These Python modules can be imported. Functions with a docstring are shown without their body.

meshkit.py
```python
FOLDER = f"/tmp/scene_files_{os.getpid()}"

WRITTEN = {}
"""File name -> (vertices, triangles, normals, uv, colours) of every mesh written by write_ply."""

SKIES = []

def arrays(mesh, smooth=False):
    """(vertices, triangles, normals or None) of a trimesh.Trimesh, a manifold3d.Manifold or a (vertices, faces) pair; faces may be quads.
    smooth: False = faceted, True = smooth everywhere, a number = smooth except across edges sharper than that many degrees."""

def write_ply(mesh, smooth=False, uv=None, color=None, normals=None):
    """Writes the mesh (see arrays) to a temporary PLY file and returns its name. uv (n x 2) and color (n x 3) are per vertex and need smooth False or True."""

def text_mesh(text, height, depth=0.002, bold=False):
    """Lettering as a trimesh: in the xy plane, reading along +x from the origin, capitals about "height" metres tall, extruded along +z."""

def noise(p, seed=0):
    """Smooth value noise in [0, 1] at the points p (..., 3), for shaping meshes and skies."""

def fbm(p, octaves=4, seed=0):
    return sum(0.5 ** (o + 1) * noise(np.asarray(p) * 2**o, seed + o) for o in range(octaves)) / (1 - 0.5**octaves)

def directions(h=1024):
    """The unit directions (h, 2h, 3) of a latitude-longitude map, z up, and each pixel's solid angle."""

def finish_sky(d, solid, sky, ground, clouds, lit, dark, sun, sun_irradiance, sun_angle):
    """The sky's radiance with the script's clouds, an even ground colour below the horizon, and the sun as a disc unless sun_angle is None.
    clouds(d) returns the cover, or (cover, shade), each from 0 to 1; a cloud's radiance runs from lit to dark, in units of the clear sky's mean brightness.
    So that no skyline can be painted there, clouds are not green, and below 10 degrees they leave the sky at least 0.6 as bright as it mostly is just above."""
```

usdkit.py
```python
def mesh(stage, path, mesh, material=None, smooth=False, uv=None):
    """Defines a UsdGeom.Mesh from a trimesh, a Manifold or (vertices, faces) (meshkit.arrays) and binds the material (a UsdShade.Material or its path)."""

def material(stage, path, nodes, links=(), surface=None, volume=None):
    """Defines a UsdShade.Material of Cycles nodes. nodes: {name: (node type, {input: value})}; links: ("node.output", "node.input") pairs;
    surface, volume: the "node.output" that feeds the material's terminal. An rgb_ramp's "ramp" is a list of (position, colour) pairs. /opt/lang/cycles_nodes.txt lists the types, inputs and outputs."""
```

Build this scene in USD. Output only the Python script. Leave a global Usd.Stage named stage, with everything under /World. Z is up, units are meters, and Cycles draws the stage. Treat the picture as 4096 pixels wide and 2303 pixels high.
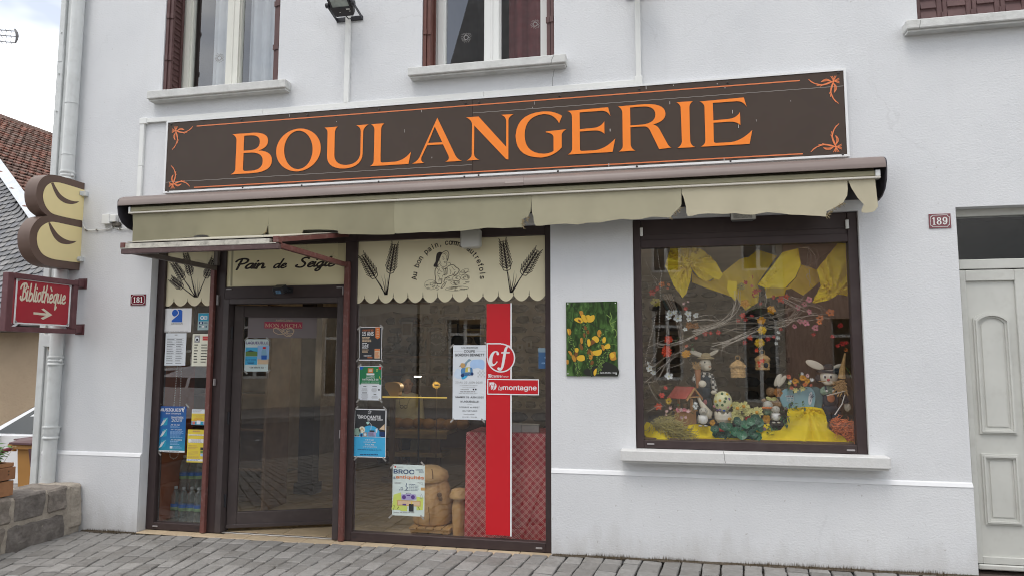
import math, random
import numpy as np, trimesh, shapely, meshkit, usdkit
from shapely.geometry import Polygon, LineString, Point, MultiPolygon, box as sbox
from shapely import affinity
from shapely.ops import unary_union
from scipy.spatial import Delaunay
from pxr import Usd, UsdGeom, UsdLux, UsdShade, Gf, Sdf

stage = Usd.Stage.CreateInMemory()
UsdGeom.SetStageUpAxis(stage, 'Z')
UsdGeom.SetStageMetersPerUnit(stage, 1.0)
UsdGeom.Xform.Define(stage, '/World')

# ------------------------------------------------------------------ camera
EYE = np.array([0.0,-5.65,1.56])
YAW, PITCH, ROLL = np.radians([-12.0048,5.5766,0.0556])
FPX = 2810.0                                   # focal length in pixels of the 4096 wide photograph
EXPOSURE = 0.60
_f = np.array([math.sin(YAW) * math.cos(PITCH), math.cos(YAW) * math.cos(PITCH), math.sin(PITCH)])
_r = np.array([math.cos(YAW),-math.sin(YAW),0.0]); _u = np.cross(_r, _f)
RI = math.cos(ROLL) * _r + math.sin(ROLL) * _u; UP = -math.sin(ROLL) * _r + math.cos(ROLL) * _u; FW = _f
cam = UsdGeom.Camera.Define(stage, '/World/camera')
cam.CreateHorizontalApertureAttr(36.0); cam.CreateVerticalApertureAttr(36.0 * 575 / 1024)
cam.CreateFocalLengthAttr(36.0 * FPX / 4096)
cam.CreateClippingRangeAttr(Gf.Vec2f(0.05,1000))
cam.CreateExposureAttr(EXPOSURE)
cam.AddTransformOp().Set(Gf.Matrix4d(*[float(x) for x in (*RI, 0, *UP, 0, *(-FW),0, *EYE, 1)]))

# ------------------------------------------------------------------ sky and veiled sun
SUN_EL, SUN_AZ = math.radians(64), math.radians(196)      # azimuth = atan2(x, y) of the direction towards the sun
dome = UsdLux.DomeLight.Define(stage, '/World/sky')
dome.GetPrim().SetCustomDataByKey('kind', 'structure')
usdkit.material(stage, '/World/Looks/sky', {
    'tc': ('texture_coordinate', {}), 'map': ('mapping', {'scale': (1.0,1.0,1.8), 'location': (0.0,0.9,0.5)}),
    'n': ('noise_texture', {'scale': 1.15, 'detail': 6, 'roughness': 0.55}),
    'cover': ('rgb_ramp', {'ramp': [(0.42,(0.24,0.24,0.24)),(0.58,(1,1,1))]}),
    'n2': ('noise_texture', {'scale': 2.6, 'detail': 5}),
    'cloud': ('rgb_ramp', {'ramp': [(0.3,(14.6,14.3,13.8)),(0.7,(19.4,19.0,18.4))]}),
    'sky': ('sky_texture', {'sky_type': 'single_scattering', 'sun_disc': False, 'sun_elevation': SUN_EL, 'sun_rotation': SUN_AZ}),
    'mix': ('mix_color', {}), 'bg': ('background_shader', {'strength': 0.1})},
    [('tc.generated', 'map.vector'),('map.vector', 'n.vector'),('map.vector', 'n2.vector'),('n.fac', 'cover.fac'),('n2.fac', 'cloud.fac'),
     ('cover.color', 'mix.fac'),('sky.color', 'mix.a'),('cloud.color', 'mix.b'),('mix.result', 'bg.color')], surface='bg.background')
UsdShade.MaterialBindingAPI.Apply(dome.GetPrim()).Bind(UsdShade.Material.Get(stage, '/World/Looks/sky'))
sun = UsdLux.DistantLight.Define(stage, '/World/sun')
sun.CreateIntensityAttr(0.22); sun.CreateAngleAttr(24.0); sun.CreateColorAttr(Gf.Vec3f(1,0.965,0.92))
sun.CreateNormalizeAttr(True)
_d = np.array([math.cos(SUN_EL) * math.sin(SUN_AZ), math.cos(SUN_EL) * math.cos(SUN_AZ), math.sin(SUN_EL)])
sun.AddTransformOp().Set(Gf.Matrix4d().SetRotate(Gf.Rotation(Gf.Vec3d(0,0,1), Gf.Vec3d(*_d))))

# ------------------------------------------------------------------ where things stand: a sight line through a measured point meets a plane of the place
ZONES = dict(A=(0,0,1.8857),B=(1024,0,1.8857),C=(2048,0,1.8857),D=(3072,0,1.8857),E=(0,700,3.017),F=(0,1100,3.017),G=(0,1580,2.003),H=(560,900,4.023),
    I=(560,1180,2.0676),J=(560,1780,3.6206),K=(880,900,2.1942),L=(880,1560,2.2615),M=(1380,880,2.9953),N=(1380,1200,2.8966),O=(1380,1640,2.4128),P=(1760,1200,2.7854),
    Q=(2500,940,2.576),R=(2500,1300,2.632),S=(2980,1300,2.632),T=(2200,1150,3.5306),U=(3600,760,1.9577),X=(3600,1500,1.8024),Y=(400,2050,1.3558),W=(2200,1750,1.7173),
    V=(0,0,.62866),a=(440,780,3.903),b=(440,760,2.1467),c=(1600,700,2.576),d=(2600,640,2.576),e=(0,440,4.0222),g=(0,1620,2.3364),h=(1260,0,11.136),i=(3660,0,5.908))
def sight(zone, x, y):
    ox, oy, s = ZONES[zone]
    return RI * ((ox + x / s) - 2048) / FPX - UP * ((oy + y / s) - 1151.5) / FPX + FW
def at(zone, x, y, Y=0.0):
    d = sight(zone, x, y); return EYE + d * ((Y - EYE[1]) / d[1])
def atx(zone, x, y, X):
    d = sight(zone, x, y); return EYE + d * ((X - EYE[0]) / d[0])
def atz(zone, x, y, Z=0.0):
    d = sight(zone, x, y); return EYE + d * ((Z - EYE[2]) / d[2])

# ------------------------------------------------------------------ materials
LOOK = {}
def mat(name, col, rough=0.6, var=0.12, vs=6.0, bump=0.0, bs=60.0, spec=0.4, metal=0.0, rnd=0.0, dirt=None, ds=3.0, damt=0.5, coat=0.0, sheen=0.0, transl=0.0, obj=False):
    if name in LOOK: return LOOK[name]
    col = np.array(col, float)
    nodes = {'p': ('principled_bsdf', {'roughness': rough, 'specular_ior_level': spec, 'metallic': metal, 'coat_weight': coat, 'sheen_weight': sheen}),
             'pos': ('texture_coordinate', {}) if obj else ('geometry', {}),
             'n': ('noise_texture', {'scale': vs, 'detail': 5, 'roughness': 0.6}),
             'r': ('rgb_ramp', {'ramp': [(0.28, tuple(col * (1 - var))),(0.72, tuple(np.minimum(col * (1 + var),0.95)))]})}
    src = 'pos.object' if obj else 'pos.position'
    links = [(src, 'n.vector'),('n.fac', 'r.fac')]
    out = 'r.color'
    if dirt is not None:
        nodes['dn'] = ('noise_texture', {'scale': ds, 'detail': 8, 'roughness': 0.7})
        nodes['dr'] = ('rgb_ramp', {'ramp': [(0.52,(0,0,0)),(0.72,(damt, damt, damt))]})
        nodes['dm'] = ('mix_color', {'b': tuple(dirt)})
        links += [(src, 'dn.vector'),('dn.fac', 'dr.fac'),('dr.color', 'dm.fac'),(out, 'dm.a')]; out = 'dm.result'
    if rnd:
        nodes['oi'] = ('object_info', {}); nodes['mr'] = ('map_range', {'to_min': 1 - rnd, 'to_max': 1 + rnd}); nodes['hs'] = ('hsv', {})
        links += [('oi.random', 'mr.value'),('mr.result', 'hs.value'),(out, 'hs.color')]; out = 'hs.color'
    links.append((out, 'p.base_color'))
    if bump:
        nodes['bn'] = ('noise_texture', {'scale': bs, 'detail': 4}); nodes['b'] = ('bump', {'strength': 1.0, 'distance': bump})
        links += [(src, 'bn.vector'),('bn.fac', 'b.height'),('b.normal', 'p.normal')]
    surf = 'p.BSDF'
    if transl:
        nodes['t'] = ('translucent_bsdf', {}); nodes['mx'] = ('mix_closure', {'fac': transl})
        links += [(out, 't.color'),('p.BSDF', 'mx.closure1'),('t.BSDF', 'mx.closure2')]; surf = 'mx.closure'
    LOOK[name] = usdkit.material(stage, '/World/Looks/' + name, nodes, links, surface=surf)
    return LOOK[name]
def glass(name, tint=(0.93,0.96,0.95), ior=1.75, rough=0.0, wob=0.00004):
    nodes = {'g': ('geometry', {}), 'n': ('noise_texture', {'scale': 1.3, 'detail': 2}), 'b': ('bump', {'strength': 1.0, 'distance': wob * 10}),
             'mf': ('mix_float', {'a': ior, 'b': 1.0 / ior}), 'f': ('fresnel', {}), 't': ('transparent_bsdf', {'color': tint}), 's': ('glossy_bsdf', {'color': (1,1,1), 'roughness': rough}), 'm': ('mix_closure', {})}
    LOOK[name] = usdkit.material(stage, '/World/Looks/' + name, nodes, [('g.position', 'n.vector'),('n.fac', 'b.height'),('b.normal', 's.normal'),('g.backfacing', 'mf.fac'),('mf.result', 'f.IOR'),
        ('f.fac', 'm.fac'),('t.BSDF', 'm.closure1'),('s.BSDF', 'm.closure2')], surface='m.closure')
    return LOOK[name]

# ------------------------------------------------------------------ prims
USED, LOC = {}, {}
def fresh(parent, name):
    n = USED.get((parent, name),-1) + 1; USED[(parent, name)] = n
    return f'{parent}/{name}' if n == 0 else f'{parent}/{name}_{n:03d}'
def tag(prim, label=None, cat=None, group=None, kind=None):
    for k, v in (('label', label),('category', cat),('group', group),('kind', kind)):
        if v: prim.SetCustomDataByKey(k, v)
class Node:
    """A thing, part or sub-part: its path, and the frame (place, turn) its meshes are given in world coordinates relative to."""
    def __init__(self, path, loc, rot): self.path, self.loc, self.rot = path, np.array(loc, float), rot
    @property
    def prim(self): return stage.GetPrimAtPath(self.path)
def thing(name, label=None, cat=None, loc=(0,0,0), group=None, kind=None, rot=0.0):
    path = fresh('/World', name); x = UsdGeom.Xform.Define(stage, path)
    x.AddTranslateOp().Set(Gf.Vec3d(*map(float, loc)))
    if rot: x.AddRotateZOp().Set(math.degrees(rot))
    tag(x.GetPrim(), label, cat, group, kind)
    return Node(path, loc, rot)
def tri(m):
    if isinstance(m, (list, tuple)) and len(m) and not isinstance(m[0], np.ndarray):
        m = trimesh.util.concatenate([tri(x) for x in m])
    if hasattr(m, 'to_mesh'):
        q = m.to_mesh(); m = trimesh.Trimesh(q.vert_properties[:, :3], q.tri_verts, process=False)
    if isinstance(m, tuple):
        v, f, _ = meshkit.arrays(m); m = trimesh.Trimesh(v, f, process=False)
    return m
def part(parent, name, mesh, material, label=None, smooth=False, local=False, kind=None):
    """One Mesh prim under parent; mesh in world coordinates, or in the thing's own frame if local."""
    m = tri(mesh).copy()
    if not local:
        v = m.vertices - parent.loc
        if parent.rot:
            c, s = math.cos(-parent.rot), math.sin(-parent.rot); v = v @ np.array([[c, s, 0],[-s, c, 0],[0,0,1]])
        m.vertices = v
    path = fresh(parent.path, name)
    g = usdkit.mesh(stage, path, m, material, smooth=smooth)
    if label: g.GetPrim().SetCustomDataByKey('label', label)
    if kind: g.GetPrim().SetCustomDataByKey('kind', kind)
    return Node(path, parent.loc, parent.rot)
def lone(name, mesh, material, label=None, cat=None, group=None, kind=None, smooth=False):
    path = fresh('/World', name); m = usdkit.mesh(stage, path, tri(mesh), material, smooth=smooth)
    tag(m.GetPrim(), label, cat, group, kind); return Node(path, (0,0,0),0.0)
def copies(src, name, loc, rot, label, cat, group):
    path = fresh('/World', name); x = UsdGeom.Xform.Define(stage, path)
    x.GetPrim().GetReferences().AddInternalReference(src.path)
    x.ClearXformOpOrder()
    x.AddTranslateOp().Set(Gf.Vec3d(*map(float, loc)))
    x.AddRotateZOp().Set(math.degrees(rot))
    x.SetXformOpOrder([o for o in x.GetOrderedXformOps()])
    x.GetPrim().SetInstanceable(True); tag(x.GetPrim(), label, cat, group)
    return Node(path, loc, rot)

# ------------------------------------------------------------------ shapes
def bx(x0, x1, y0, y1, z0, z1, ch=0.0):
    x0, x1 = sorted((x0, x1)); y0, y1 = sorted((y0, y1)); z0, z1 = sorted((z0, z1))
    if ch:
        c = min(ch, (x1 - x0) / 2.2,(y1 - y0) / 2.2,(z1 - z0) / 2.2)
        v = []
        for sx in (0,1):
            for sy in (0,1):
                for sz in (0,1):
                    X, Y, Z = (x0, x1)[sx],(y0, y1)[sy],(z0, z1)[sz]; dx, dy, dz = c * (1 - 2 * sx), c * (1 - 2 * sy), c * (1 - 2 * sz)
                    v += [(X, Y + dy, Z + dz),(X + dx, Y, Z + dz),(X + dx, Y + dy, Z)]
        return trimesh.Trimesh(v).convex_hull
    m = trimesh.creation.box((x1 - x0, y1 - y0, z1 - z0)); m.apply_translation(((x0 + x1) / 2,(y0 + y1) / 2,(z0 + z1) / 2)); return m
def bar(p, q, w, h, up=(0,0,1)):
    p, q = np.array(p, float), np.array(q, float); d = q - p; L = np.linalg.norm(d); d /= L
    a = np.cross(d, up); a /= np.linalg.norm(a); b = np.cross(a, d)
    m = trimesh.creation.box((w, L, h)); T = np.eye(4); T[:3,0], T[:3,1], T[:3,2], T[:3,3] = a, d, b, (p + q) / 2
    m.apply_transform(T); return m
def tube(pts, r, sides=6, caps=True):
    p = np.asarray(pts, float); n = len(p); r = np.broadcast_to(np.asarray(r, float),(n,))
    t = np.gradient(p, axis=0); t /= np.linalg.norm(t, axis=1, keepdims=True) + 1e-12
    ref = np.array([0,0,1.0]) if abs(t[:, 2]).mean() < 0.8 else np.array([1.0,0,0])
    a = np.cross(t, ref); a /= np.linalg.norm(a, axis=1, keepdims=True) + 1e-12; b = np.cross(t, a)
    ang = np.arange(sides) * 2 * np.pi / sides
    v = p[:, None] + r[:, None, None] * (np.cos(ang)[None, :, None] * a[:, None] + np.sin(ang)[None, :, None] * b[:, None])
    f = []
    for i in range(n - 1):
        for j in range(sides):
            k = (j + 1) % sides; f += [(i * sides + j, i * sides + k, (i + 1) * sides + k),(i * sides + j, (i + 1) * sides + k, (i + 1) * sides + j)]
    v = v.reshape(-1,3)
    if caps:
        v = np.vstack([v, p[0], p[-1]]); c0, c1 = n * sides, n * sides + 1
        for j in range(sides):
            k = (j + 1) % sides; f += [(c0, k, j),(c1,(n - 1) * sides + j, (n - 1) * sides + k)]
    m = trimesh.Trimesh(v, f, process=False); m.invert(); return m
def cyl(p, q, r, sides=16): return tube([p, q], r, sides)
def lathe(profile, center, sides=20):
    m = trimesh.creation.revolve(np.array(profile, float), sections=sides); m.apply_translation(center); return m
def ball(c, r, sub=2, s=(1,1,1), rot=0.0, tilt=0.0):
    m = trimesh.creation.icosphere(sub, r); m.apply_scale(s)
    if tilt: m.apply_transform(trimesh.transformations.rotation_matrix(tilt, (0,1,0)))
    if rot: m.apply_transform(trimesh.transformations.rotation_matrix(rot, (0,0,1)))
    m.apply_translation(c); return m
def geoms(s):
    if s.is_empty: return []
    return [g for g in getattr(s, 'geoms', [s]) if g.geom_type == 'Polygon' and g.area > 1e-9]
def slab(shape, y0, y1):
    """A flat outline drawn in x and z, extruded between two depths; it faces the street."""
    ms = []
    for g in geoms(shape):
        m = trimesh.creation.extrude_polygon(g, abs(y1 - y0), engine='earcut'); v = m.vertices
        m.vertices = np.stack([v[:, 0], max(y0, y1) - v[:, 2], v[:, 1]],1); ms.append(m)
    return trimesh.util.concatenate(ms)
def flatface(shape, y):
    ms = []
    for g in geoms(shape):
        v, f = trimesh.creation.triangulate_polygon(g, engine='earcut')
        ms.append(trimesh.Trimesh(np.stack([v[:, 0], np.full(len(v), y), v[:, 1]],1), f, process=False))
    m = trimesh.util.concatenate(ms)
    if len(m.faces) and m.face_normals[:, 1].sum() > 0: m.invert()
    return m
def bez(path, n=7):
    """SVG-like path (M L Q Z) to a list of rings."""
    tok = path.replace('Z', ' Z ').split(); rings, cur, i = [],[],0; cmd = None
    while i < len(tok):
        if tok[i][0] in 'MLQZ':
            cmd = tok[i][0]; rest = tok[i][1:]
            if cmd == 'Z':
                if cur: rings.append(cur)
                cur = []; i += 1; continue
            if rest: tok[i] = rest
            else: i += 1
        if cmd == 'M':
            if cur: rings.append(cur)
            cur = [(float(tok[i]), float(tok[i + 1]))]; i += 2; cmd = 'L'
        elif cmd == 'L':
            cur.append((float(tok[i]), float(tok[i + 1]))); i += 2
        elif cmd == 'Q':
            p0 = np.array(cur[-1]); c = np.array((float(tok[i]), float(tok[i + 1]))); p1 = np.array((float(tok[i + 2]), float(tok[i + 3]))); i += 4
            for t in np.linspace(0,1, n + 1)[1:]: cur.append(tuple((1 - t) ** 2 * p0 + 2 * t * (1 - t) * c + t * t * p1))
    if cur: rings.append(cur)
    return rings
def glyph(path):
    rings = bez(path); s = Polygon(rings[0]).buffer(0)
    for h in rings[1:]: s = s.difference(Polygon(h).buffer(0))
    return s
def strokes(paths, w):
    return unary_union([LineString(r).buffer(w, quad_segs=4) for p in paths for r in bez(p, 6)])
_TXT = {}
def lettering(text, bold=False):
    """Outline of a line of lettering, capitals about 1 tall, as a shapely shape."""
    if (text, bold) not in _TXT:
        m = meshkit.text_mesh(text, 1.0,0.1, bold)
        top = m.faces[np.abs(m.face_normals[:, 2] - 1) < 1e-3]
        _TXT[(text, bold)] = (m.vertices[:, :2].copy(), top)
    return _TXT[(text, bold)]

class Sheet:
    """Something flat and printed, upright at its real place: a sheet of paper, a sticker, a sign panel. Marks are laid on it in thin layers."""
    def __init__(self, name, label, cat, zone, px, Y=0.125, origin=None, angle=0.0, group=None, material=None, thick=0.0006, sheet='sheet', tilt=0.0, grow=None):
        self.o = np.array(origin if origin is not None else (0, Y, 0), float); self.ang = angle
        self.U = np.array([math.cos(angle), math.sin(angle),0]); self.Nn = np.array([-math.sin(angle), math.cos(angle),0])
        self.zone = zone; self.layers = {}; self.tilt = tilt
        x0, y0, x1, y1 = px
        a, b = self.loc(x0, y0), self.loc(x1, y1)
        self.x0, self.x1, self.z1, self.z0 = a[0], b[0], a[1], b[1]
        base = self.o + self.U * (a[0] + b[0]) / 2; base = (base[0], base[1], b[1])
        self.cx = (a[0] + b[0]) / 2
        self.node = thing(name, label, cat, base, group, rot=angle)
        if material is not None:
            self.sheet = part(self.node, sheet, self._l(slab(sbox(self.x0, self.z0, self.x1, self.z1),0, thick)), material, local=True)
    def loc(self, x, y, zone=None):
        d = sight(zone or self.zone, x, y); p = EYE + d * (((self.o - EYE) @ self.Nn) / (d @ self.Nn))
        return (p - self.o) @ self.U, p[2]
    def _l(self, m):
        m = m.copy(); m.vertices = m.vertices - np.array([self.cx, 0, self.z0])
        if self.tilt: m.apply_transform(trimesh.transformations.rotation_matrix(self.tilt, (0,1,0)))
        return m
    def add(self, m, material, level, name): self.layers.setdefault((name, material.GetPath().name),[material, []])[1].append((m, level))
    def shape(self, s, material, level=1, name='picture'):
        if not s.is_empty: self.add(flatface(s, -0.0004 * level - 0.0003), material, level, name)
    def rect(self, x0, y0, x1, y1, material, level=1, name='picture', zone=None):
        a, b = self.loc(x0, y0, zone), self.loc(x1, y1, zone); self.shape(sbox(min(a[0], b[0]), min(a[1], b[1]), max(a[0], b[0]), max(a[1], b[1])), material, level, name)
    def poly(self, pts, material, level=2, name='picture', zone=None):
        self.shape(Polygon([self.loc(x, y, zone) for x, y in pts]).buffer(0), material, level, name)
    def disc(self, x, y, r, material, level=2, name='picture', sy=1.0):
        c = self.loc(x, y); rr = abs(self.loc(x + r, y)[0] - c[0]); self.shape(affinity.scale(Point(*c).buffer(rr, quad_segs=6),1, sy), material, level, name)
    def path(self, pts, w, material, level=3, name='drawing', zone=None):
        q = [self.loc(x, y, zone) for x, y in pts]; ww = abs(self.loc(pts[0][0] + w, pts[0][1], zone)[0] - q[0][0]); self.shape(LineString(q).buffer(ww / 2, quad_segs=2), material, level, name)
    def fit(self, shape, x0, y0, x1, y1, material, level=3, name='lettering', zone=None):
        a, b = self.loc(x0, y0, zone), self.loc(x1, y1, zone); bb = shape.bounds
        s = affinity.translate(shape, -bb[0],-bb[1]); s = affinity.scale(s, (b[0] - a[0]) / (bb[2] - bb[0]),(a[1] - b[1]) / (bb[3] - bb[1]), origin=(0,0))
        self.shape(affinity.translate(s, a[0], b[1]), material, level, name)
    def text(self, t, x0, y0, x1, y1, material, bold=False, level=3, slant=0.0, name='lettering', zone=None):
        v, f = lettering(t, bold); a, b = self.loc(x0, y0, zone), self.loc(x1, y1, zone)
        v = v.copy(); v[:, 0] += slant * v[:, 1]; lo, hi = v.min(0), v.max(0)
        v = (v - lo) / (hi - lo) * np.array([b[0] - a[0], a[1] - b[1]]) + np.array([a[0], b[1]])
        m = trimesh.Trimesh(np.stack([v[:, 0], np.full(len(v),-0.0004 * level - 0.0003), v[:, 1]],1), f, process=False)
        self.add(m, material, level, name)
    def lines(self, x0, y0, x1, y1, n, material, seed=0, level=3, center=False, fill=0.45, name='lettering'):
        """Rows of print too small to read: each row a line of short words."""
        rng = random.Random(seed); out = []; h = (y1 - y0) / n
        for i in range(n):
            y = y0 + h * (i + 0.5); L = (x1 - x0) * rng.uniform(0.65,1.0); s = x0 + ((x1 - x0 - L) / 2 if center else 0); x = s
            while x < s + L:
                wd = min((x1 - x0) * rng.uniform(0.06,0.2), s + L - x)
                a, b = self.loc(x, y - h * fill / 2), self.loc(x + wd, y + h * fill / 2); out.append(sbox(a[0], b[1], b[0], a[1])); x += wd + (x1 - x0) * 0.025
        self.shape(MultiPolygon(out), material, level, name)
    def done(self):
        for (name, _),(material, ms) in self.layers.items():
            if name in ('lettering', 'motto', 'baker_drawing', 'small_leaves', 'ruled_line', 'drawing', 'scallop_line'): part(self.node, name, [self._l(m) for m, _ in ms], material, local=True, kind=None if name == 'lettering' else 'stuff')
            else:
                for m, _ in ms: part(self.node, name, self._l(m), material, local=True)
        return self.node
# ================================================================== materials of the place
def plaster():
    n = {'g': ('geometry', {}), 'n1': ('noise_texture', {'scale': 1.1, 'detail': 6, 'roughness': 0.6}), 'r1': ('rgb_ramp', {'ramp': [(0.3,(0.60,0.612,0.628)),(0.7,(0.665,0.676,0.688))]}),
         'sx': ('separate_xyz', {}), 'mp': ('mapping', {'scale': (7,7,2.2)}), 'n2': ('noise_texture', {'scale': 1.0, 'detail': 7, 'roughness': 0.7}),
         'ad': ('math', {'math_type': 'multiply_add', 'value2': -0.55, 'value3': 0.42}), 'su': ('math', {'math_type': 'add'}), 'mr': ('map_range', {'from_min': 0.02, 'from_max': 0.38, 'to_min': 0.5, 'to_max': 0.0, 'clamp': True}),
         'dm': ('mix_color', {'b': (0.30,0.275,0.24)}),
         'nw': ('noise_texture', {'scale': 2.2, 'detail': 4}), 'vm': ('vector_math', {'math_type': 'multiply_add', 'vector2': (0.5,0.5,0.5)}), 'vo': ('voronoi_texture', {'feature': 'distance_to_edge', 'scale': 0.55}),
         'cr': ('map_range', {'from_min': 0.0, 'from_max': 0.0035, 'to_min': 0.16, 'to_max': 0.0, 'clamp': True}), 'nm': ('noise_texture', {'scale': 0.8, 'detail': 3}), 'nr': ('map_range', {'from_min': 0.5, 'from_max': 0.6, 'to_min': 0, 'to_max': 1, 'clamp': True}),
         'cm': ('math', {'math_type': 'multiply'}), 'cx': ('mix_color', {'b': (0.32,0.32,0.32)}),
         'ns': ('noise_texture', {'scale': 34, 'detail': 2}), 'sr': ('map_range', {'from_min': 0.735, 'from_max': 0.76, 'to_min': 0, 'to_max': 0.5, 'clamp': True}), 'sm': ('mix_color', {'b': (0.33,0.31,0.29)}),
         'ms': ('mapping', {'scale': (9,9,0.55)}), 'nt': ('noise_texture', {'scale': 1.0, 'detail': 6, 'roughness': 0.65}), 'tr': ('map_range', {'from_min': 0.52, 'from_max': 0.74, 'to_min': 0, 'to_max': 0.07, 'clamp': True}), 'tm': ('mix_color', {'b': (0.43,0.42,0.40)}), 'mb': ('mapping', {'scale': (55,55,80)}), 'nb': ('noise_texture', {'scale': 1.0, 'detail': 5, 'roughness': 0.62}), 'bp': ('bump', {'strength': 1.0, 'distance': 0.0030}),
         'p': ('principled_bsdf', {'roughness': 0.88, 'specular_ior_level': 0.25})}
    l = [('g.position', 'n1.vector'),('n1.fac', 'r1.fac'),('g.position', 'sx.vector'),('g.position', 'mp.vector'),('mp.vector', 'n2.vector'),('n2.fac', 'ad.value1'),('ad.value', 'su.value1'),('sx.z', 'su.value2'),
         ('su.value', 'mr.value'),('mr.result', 'dm.fac'),('r1.color', 'dm.a'),
         ('g.position', 'nw.vector'),('nw.color', 'vm.vector1'),('g.position', 'vm.vector3'),('vm.vector', 'vo.vector'),('vo.distance', 'cr.value'),('g.position', 'nm.vector'),('nm.fac', 'nr.value'),('cr.result', 'cm.value1'),('nr.result', 'cm.value2'),
         ('cm.value', 'cx.fac'),('dm.result', 'cx.a'),('g.position', 'ns.vector'),('ns.fac', 'sr.value'),('sr.result', 'sm.fac'),('cx.result', 'sm.a'),('g.position', 'ms.vector'),('ms.vector', 'nt.vector'),('nt.fac', 'tr.value'),('tr.result', 'tm.fac'),('sm.result', 'tm.a'),('tm.result', 'p.base_color'),
         ('g.position', 'mb.vector'),('mb.vector', 'nb.vector'),('nb.fac', 'bp.height'),('bp.normal', 'p.normal')]
    return usdkit.material(stage, '/World/Looks/plaster', n, l, surface='p.BSDF')
PLASTER = plaster()
SILL = mat('sill_stone', (0.56,0.565,0.55),0.85,0.1,9, bump=0.003, bs=45, dirt=(0.25,0.25,0.22), ds=7, damt=0.35)
BROWN = mat('brown_frame', (0.047,0.033,0.033),0.45,0.12,5, spec=0.28, dirt=(0.085,0.068,0.064), ds=6, damt=0.3)
DOORBROWN = mat('door_frame', (0.062,0.050,0.050),0.45,0.1,4, spec=0.3, dirt=(0.14,0.12,0.11), ds=7, damt=0.25)
REDBROWN = mat('red_brown_paint', (0.135,0.050,0.042),0.5,0.14,7, dirt=(0.42,0.36,0.33), ds=22, damt=0.22)
SHUT = mat('shutter_paint', (0.098,0.050,0.048),0.55,0.14,8, dirt=(0.16,0.10,0.09), ds=6, damt=0.4)
SHUTRED = mat('shutter_paint_red', (0.12,0.046,0.036),0.55,0.14,8, dirt=(0.18,0.10,0.08), ds=6, damt=0.4)
PVC = mat('white_plastic', (0.70,0.71,0.69),0.35,0.04,3, spec=0.5)
CREAMPVC = mat('cream_frame', (0.62,0.62,0.56),0.4,0.05,3)
DOORWHITE = mat('door_white', (0.53,0.535,0.50),0.45,0.06,4, dirt=(0.33,0.31,0.27), ds=9, damt=0.22)
ZINC = mat('pipe_paint', (0.56,0.58,0.575),0.5,0.07,6, dirt=(0.36,0.36,0.34), ds=8, damt=0.35)
GLASS = glass('window_glass', (0.97,0.97,0.96),2.0); GLASSUP = glass('upper_window_glass', (0.94,0.96,0.96),2.2)
CURTAIN = mat('net_curtain', (0.66,0.68,0.70),0.9,0.08,6, transl=0.4)
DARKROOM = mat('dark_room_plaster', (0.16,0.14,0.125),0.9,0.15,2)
CEIL = mat('ceiling_paint', (0.62,0.54,0.44),0.9,0.1,2)
BLACK = mat('black_plastic', (0.022,0.023,0.028),0.4,0.15,20)
CREAM = mat('cream_film', (0.72,0.66,0.46),0.5,0.03,2); CREAM2 = mat('cream_film_olive', (0.80,0.735,0.48),0.5,0.03,2)
INK = mat('dark_ink', (0.03,0.022,0.018),0.6,0.05)

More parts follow.
